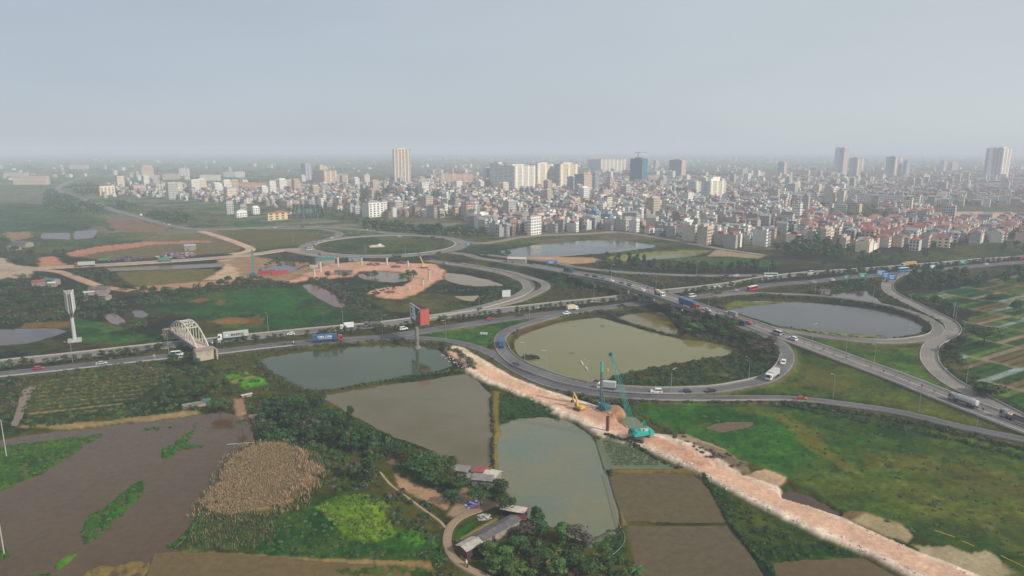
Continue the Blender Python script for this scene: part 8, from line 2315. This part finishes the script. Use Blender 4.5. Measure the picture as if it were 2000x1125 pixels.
def heap(px, py, r, h, cols, label, name='rubbish_heap', cat='heap', n=60, s=.5, z=None):
    p = g(px, py); z0 = ground_z(p.x, p.y) if z is None else z
    m = MB(); rr = random.Random(int(px + py))
    for _ in range(n):
        a, q = rr.uniform(0, 6.28), rr.random() ** .6
        x, y = math.cos(a) * q * r, math.sin(a) * q * r
        m.col = rr.choice(cols)
        m.box(p.x + x, p.y + y, z0 + (1 - q) * h * rr.uniform(.3, 1) - .1, s * rr.uniform(.5, 1.6), s * rr.uniform(.5, 1.6), s * rr.uniform(.2, .7), rr.uniform(0, 3))
    tag(m.build(name, M_PLAIN), label, cat)
heap(922, 986, 2.2, 1.0, [(.05, .12, .42), (.07, .16, .50), (.50, .13, .06), (.6, .6, .6), (.06, .10, .30)], 'heap of blue and orange tarpaulins and sacks in the dry yard', 'tarpaulin_heap')
heap(946, 1011, 1.8, .7, [(.4, .38, .38), (.25, .25, .28), (.5, .42, .4), (.2, .16, .16)], 'heap of scrap and buckets beside the vegetable beds', 'scrap_heap')
heap(345, 500, 16, 3.0, [(.16, .10, .12), (.10, .11, .22), (.30, .14, .10), (.35, .33, .32)], 'long heap of building material on the construction highway', 'material_heap', n=110, s=2.2)
heap(250, 506, 12, 2.0, [(.06, .06, .08), (.12, .11, .12)], 'dark stack of material beside the green tipper', 'material_heap', n=50, s=2)
heap(730, 519, 6, 1.6, [(.16, .07, .06), (.25, .10, .08), (.4, .3, .26)], 'stack of rusty steel in the red earth left of centre', 'material_heap', n=40, s=1.4)
heap(773, 523, 4, 1.2, [(.13, .08, .07), (.2, .1, .08)], 'stack of dark steel in the red earth right of centre', 'material_heap', n=30, s=1.2)
heap(762, 573, 3.5, 1.2, [(.18, .09, .08), (.24, .13, .1)], 'brush and debris heap in the lower red earth', 'debris_heap', n=40, s=1)
heap(785, 516, 5, 2, [(.35, .06, .06), (.12, .1, .1), (.3, .1, .08)], 'dark red steel frames at the top right of the red earth', 'material_heap', n=34, s=1.6)
for k, (px, py) in enumerate(((514, 535), (528, 533), (541, 536), (553, 534))):
    p = g(px, py); m = MB(); m.box(0, 0, 0, 8, 2.2, 2.4); [m.box(-3.6 + 1.2 * q, 0, -.02, .25, 2.4, 2.6) for q in range(7)]
    o = m.build('steel_formwork', paint((.38, .035, .05), .6, name='formwork_red')); o.location = (p.x, p.y, 0); o.rotation_euler = (0, 0, .3 + .1 * k)
    tag(o, ('leftmost', 'second from left', 'third from left', 'rightmost')[k] + ' of the four dark red steel formwork boxes', 'formwork', 'red steel formwork boxes')
p = g(736, 482); t = thing('monument_base', (p.x, p.y, .3), .3, 'pinkish stone monument base in the middle of the roundabout', 'monument')
m = MB(); m.box(0, 0, -.3, 15, 9, .8); m.box(0, 0, .5, 11, 6, .8); m.build('plinth', paint((.55, .45, .42), .8, name='pink_stone'), t)
m = MB(); m.box(3, -1, 1.3, 4, 2.5, 1.4, 0, .7); m.build('block', paint((.72, .68, .64), .8, name='white_stone'), t)
# sports ground with nets
q4 = [g(567, 428), g(634, 426), g(628, 408), g(572, 408)]
ng = thing('netted_pitch', q4[0], 0, 'sports pitch enclosed by tall dark nets behind the roundabout', 'sports ground')
NET = paint((0.05, 0.065, 0.075), .9, .1, name='dark_net')
L4 = [q - q4[0] for q in q4]
for a, b in zip(L4, L4[1:] + L4[:1]):
    m = MB(); m.obox(a + Vector((0, 0, 4)), b + Vector((0, 0, 4)), .08, 6.5); m.build('net', NET, ng)
    for k in range(5):
        m = MB(); c = a + (b - a) * (k / 5); m.tube([c + Vector((0, 0, -.2)), c + Vector((0, 0, 8))], .2, 6); m.build('post', PWH, ng)
m = MB(); m.face([a + Vector((0, 0, .35)) for a in L4]); m.build('turf', paint((.06, .14, .07), .9, name='pitch_turf'), ng)
m = MB()
for k in range(9):
    u = k / 8; m.tube([L4[0] + (L4[1] - L4[0]) * u + Vector((0, 0, 7.4)), L4[3] + (L4[2] - L4[3]) * u + Vector((0, 0, 7.4))], .12, 4)
m.build('roof_cable', PWH, ng)

# lamp posts
LSTEEL = paint((0.36, 0.37, 0.38), .4, .4, .3, name='galvanised')
mp = MB(); mp.tube([(0, 0, -.3), (0, 0, 5), (0, 0, 9.2), (.35, 0, 9.9), (1.9, 0, 10.3)], [.13, .10, .07, .06, .05], 6); LP_P = mp.mesh('pole', LSTEEL)
mp = MB(); mp.box(2.1, 0, 10.22, .7, .26, .13); LP_H = mp.mesh('lamp_head', paint((.42, .42, .42), .5, name='lamp_grey'))
LAMPS = [(524, 646, 'beside the green field left of the blue container truck'), (670, 635, 'at the far rail above the blue container truck'), (747, 652, 'on the median left of the red billboard'), (871, 661, 'on the lawn right of the red billboard'), (936, 611, 'at the beige loop junction'), (1281, 565, 'on the overpass, left of the concrete mixer'), (1296, 585, 'on the overpass, right of the concrete mixer'), (1384, 596, 'right of the blue container on the overpass'), (1202, 554, 'on the near rail in mid overpass'), (1194, 541, 'on the far rail at the start of the overpass'), (1160, 584, 'on the verge left below the overpass'), (1232, 585, 'on the highway just left under the overpass'), (1310, 771, 'inside the bottom of the loop road'), (1462, 745, 'at the reedy corner inside the loop road'), (1067, 728, 'at the lower left shore of the olive pond'), (1025, 712, 'at the left shore of the olive pond'), (1147, 752, 'beside the drilling mast at the loop road'), (1034, 622, 'above the olive pond at the loop turnoff'), (1592, 572, 'at the top of the right hand loop'), (1706, 580, 'by the small right hand pond'), (1777, 606, 'left of the pale ramp by the upper plots'), (1866, 628, 'beyond the pale ramp bend'), (1881, 660, 'right of the pale ramp bend by the huge tree'), (1586, 670, 'on the green wedge beside the white car'), (1652, 692, 'on the green wedge, left one'), (1707, 712, 'in the middle of the green wedge'), (1627, 775, 'at the olive wedge above the red car'), (1847, 765, 'at the tip of the green wedge'), (1885, 764, 'beside the pale ramp above the tanker'), (1794, 806, 'tall at the outer ramp below the tanker'), (1905, 848, 'at the outer ramp near the right edge'), (1500, 540, 'at the frontage road end'), (1360, 538, 'on the frontage road behind the overpass'), (1072, 512, 'near the blue sign at the overpass start'), (715, 500, 'at the lower rim of the roundabout, left'), (792, 502, 'at the lower rim of the roundabout, right'), (928, 466, 'at the right exit of the roundabout'), (612, 461, 'at the upper left rim of the roundabout'), (572, 474, 'on the brown field left of the roundabout'), (142, 708, 'beneath the white billboard'), (330, 693, 'beside the far abutment of the arch bridge')]
for k, (px, py, lb) in enumerate(LAMPS):
    p = g(px, py, .6)
    t = thing('street_lamp', (p.x, p.y, ground_z(p.x, p.y)), random.choice([0.5, 3.6, 2.2]), 'slim grey street lamp ' + lb, 'street lamp', 'street lamps along the roads')
    link('pole', LP_P, t); link('lamp_head', LP_H, t)
# concrete power poles at the left
for px, yb, yt, lb in ((13, 893, 818, 'upper of two concrete power poles at the left edge of the flooded field'), (8, 1081, 990, 'lower concrete power pole at the left edge of the flooded field'), (21, 545, 528, 'short pale pylon pole by the left hamlet'), (1862, 622, 588, 'twin wooden power pole beyond the pale ramp')):
    p = g(px, yb, -.3); h = top_z(px, yb, yt, -.3)
    t = thing('power_pole', (p.x, p.y, -.6), .4, lb, 'power pole')
    m = MB(); m.tube([(0, 0, 0), (0, 0, h + .3)], [.17, .11], 8); m.build('pole', CONC, t)
    m = MB(); m.obox((-1.1, 0, h - .4), (1.1, 0, h - .4), .12, .12); m.obox((-.8, 0, h - 1.4), (.8, 0, h - 1.4), .12, .12); m.build('cross_arm', FRM, t)
# road signs
SB, SG, SW = paint((.02, .16, .48), .5, name='sign_blue'), paint((.01, .22, .16), .5, name='sign_green'), paint((.55, .57, .58), .5, name='sign_grey')
def sign(px, yb, yt, w, h, mat, label, rz=-.1):
    p = g(px, yb, .5); z1 = top_z(px, yb, yt, .5) - .5
    t = thing('road_sign', (p.x, p.y, .3), rz, label, 'road sign')
    m = MB(); [m.tube([(s * w * .35, .15, -.5), (s * w * .35, .15, z1)], .12, 6) for s in (-1, 1)]; m.build('post', LSTEEL, t)
    m = MB(); m.box(0, 0, z1 - h, w, .12, h); pn_ = m.build('panel', mat, t)
    if mat is not SW:
        m = MB()
        for k in range(3): m.box(-w * .08 * (k % 2), -.075, z1 - h * (.3 + .24 * k), w * (.62 - .12 * k), .02, h * .1)
        m.build('lettering', WINK, pn_)
sign(1741, 553, 535, 6.5, 4.5, SB, 'right dark blue road sign over the start of the pale ramp')
sign(1729, 549, 531, 5.5, 4.5, SB, 'middle dark blue road sign over the start of the pale ramp')
sign(1720, 540, 527, 6.5, 4.0, paint((.10, .30, .55), .5, name='sign_light_blue'), 'left paler blue road sign over the start of the pale ramp')
sign(1684, 547, 532, 6.5, 4.0, SG, 'green road sign on the highway above the small pond')
sign(1652, 549, 537, 4, 3, SG, 'smaller green road sign left of the other green one')
sign(1880, 519, 506, 7, 4, SG, 'green road sign far right above the highway')
sign(1077, 519, 508, 9, 3.2, SB, 'blue road sign at the start of the overpass')
sign(915, 483, 474, 5, 3, SB, 'blue road sign at the right exit of the roundabout')
sign(989, 582, 566, 6, 4.6, SW, 'grey back of a road sign beside the beige loop', .4)
sign(302, 705, 692, 1.0, .8, SW, 'small white post sign at the highway edge left of the arch bridge')
sign(945, 655, 648, 4, 1.2, SW, 'low striped arrow board where the outer ramp leaves the highway')
# hose, pipes, floats, palms
def tube_px(pts, r, mat, name, label, cat, z=None):
    m = MB(); C = catmull([g(*p) for p in pts], 2.0)
    m.tube([Vector((p.x, p.y, (ground_z(p.x, p.y) if z is None else z) + r)) for p in C], r, 6)
    tag(m.build(name, mat), label, cat)
tube_px([(1182, 925), (1194, 965), (1204, 1005), (1212, 1030), (1220, 1045), (1219, 1060), (1208, 1075), (1195, 1085)], .09, paint((.20, .19, .18), .8, name='hose_grey'), 'hose', 'long grey hose curling along the dike into the pale pond', 'hose', .05)
tube_px([(1825, 1037), (1845, 1043), (1865, 1050)], .10, YEL, 'yellow_pipe', 'left yellow pipe lying in the green field', 'pipe')
tube_px([(1879, 1058), (1892, 1063), (1903, 1068)], .10, YEL, 'yellow_pipe', 'middle short yellow pipe lying in the green field', 'pipe')
tube_px([(1955, 1085), (1980, 1098), (2010, 1113)], .10, YEL, 'yellow_pipe', 'right yellow pipe at the edge of the green field', 'pipe')
tube_px([(496, 862), (470, 864), (443, 866)], .12, paint((.36, .42, .34), .8, name='bamboo'), 'bamboo_boom', 'bamboo pole floating at the corner of the muddy field', 'bamboo pole', -.5)
tube_px([(497, 868), (455, 906), (420, 950), (390, 1005), (362, 1050), (342, 1068)], .04, paint((.30, .30, .27), .8, name='net_cord'), 'net_fence', 'thin net cord along the right bank of the muddy field', 'net fence')
for k, (a, b_) in enumerate((((1134, 705), (1139, 713)), ((1143, 716), (1148, 724)))):
    m = MB(); p, q = g(a[0], a[1], -.6), g(b_[0], b_[1], -.6)
    m.tube([p, p * .6 + q * .4, q], [.3, .55, .3], 8); tag(m.build('floating_sack', paint((.55, .50, .45), .8, name='sack')), ('upper', 'lower')[k] + ' pale floating sack in the olive pond', 'sack')
for px, py, lb in ((1117, 690, 'dark branch snag sticking out of the olive pond'), (1177, 637, 'twiggy snag standing in the upper olive pond')):
    p = g(px, py, -.6); m = MB()
    for k in range(7): a = k * .9; m.tube([p + Vector((0, 0, -.3)), p + Vector((math.cos(a) * 1.6, math.sin(a) * .8, .5 + .25 * (k % 3)))], [.1, .04], 4)
    tag(m.build('branch_snag', M_BARK), lb, 'dead branch')
def palm(px, py, h, label, n=14, Lf=2.6, col=GM, banana=False):
    p = g(px, py); t = thing('banana_plant' if banana else 'palm_tree', (p.x, p.y, ground_z(p.x, p.y)), random.uniform(0, 6), label, 'banana plant' if banana else 'palm tree')
    m = MB(); m.tube([(0, 0, -.3), (.1, 0, h * .5), (.25, .1, h)], [.2, .15, .12], 6); m.build('trunk', M_BARK, t)
    m = MB()
    for k in range(n):
        a = k * 2.4; up = .5 + .5 * ((k * 37) % 10) / 10
        d = Vector((math.cos(a), math.sin(a), 0)); s = Vector((-d.y, d.x, 0)); pr_ = None
        m.col = random.choice(col)
        for q in range(6):
            u = q / 5; w = (.34 if banana else .26) * Lf / 2.6 * math.sin(math.pi * min(.98, .12 + u * .88))
            c = Vector((.25, .1, h)) + d * (Lf * u) + Vector((0, 0, Lf * (up * u - .95 * u * u)))
            e = (c - s * w - Vector((0, 0, w * .5)), c, c + s * w - Vector((0, 0, w * .5)))
            if pr_: m.face([pr_[0], pr_[1], e[1], e[0]]); m.face([pr_[1], pr_[2], e[2], e[1]])
            pr_ = e
    m.build('fronds', M_LEAF, t)
palm(474, 838, 4.2, 'feathery palm leaning over the corner of the muddy field', 16, 2.8, GD)
palm(1245, 1118, 1.2, 'banana clump with broad leaves at the bottom edge by the brown plots', 18, 2.4, GM, True)
palm(1163, 792, 1.6, 'yellow green banana plant left of the piling rig', 14, 2.2, GB + [(0.20, 0.22, 0.06)], True)
palm(912, 712, 1.6, 'banana plant on the pond bank beside the causeway start', 12, 2.2, GM, True)
palm(900, 706, 1.4, 'banana plant on the pond bank further from the causeway', 12, 2.0, GD, True)
# stones along the causeway edges
rr = random.Random(5)
m = MB()
for i in range(0, len(CAUC) - 1):
    p = CAUC[i]; d = (CAUC[i + 1] - p).normalized(); q = Vector((d.y, -d.x, 0))
    for _ in range(9):
        o_ = rr.choice([-1, 1, 1]) * rr.uniform(3.6, 6.2); c = p + q * o_ + d * rr.uniform(0, 4)
        z = ground_z(c.x, c.y)
        if z < -.5: z = -.6
        s = rr.uniform(.12, .42); m.col = rr.choice([(.62, .52, .44), (.70, .62, .54), (.50, .38, .32), (.58, .44, .38)])
        m.box(c.x, c.y, z - s * .2, s * 1.5, s * 1.2, s, rr.uniform(0, 3), .6)
tag(m.build('rubble', M_PLAIN), 'loose pale stones strewn along the edges of the causeway', 'rubble', None, 'stuff')

# ------------------------------------------------------------------ haze: one even box of air round the camera and the whole scene
mh = bpy.data.materials.new('haze')
mh.use_nodes = True
nt = mh.node_tree
nt.nodes.remove(nt.nodes["Principled BSDF"])
pv = nt.nodes.new("ShaderNodeVolumePrincipled")
pv.inputs["Color"].default_value = (0.79, 0.85, 0.96, 1)
pv.inputs["Density"].default_value = HAZE_DENSITY
pv.inputs["Anisotropy"].default_value = 0.0
nt.links.new(pv.outputs[0], nt.nodes["Material Output"].inputs["Volume"])
hz = MB()
hz.box(0, 6500, -4.0, 36000, 14600, 134.0)
tag(hz.build('haze', mh), kind='stuff')
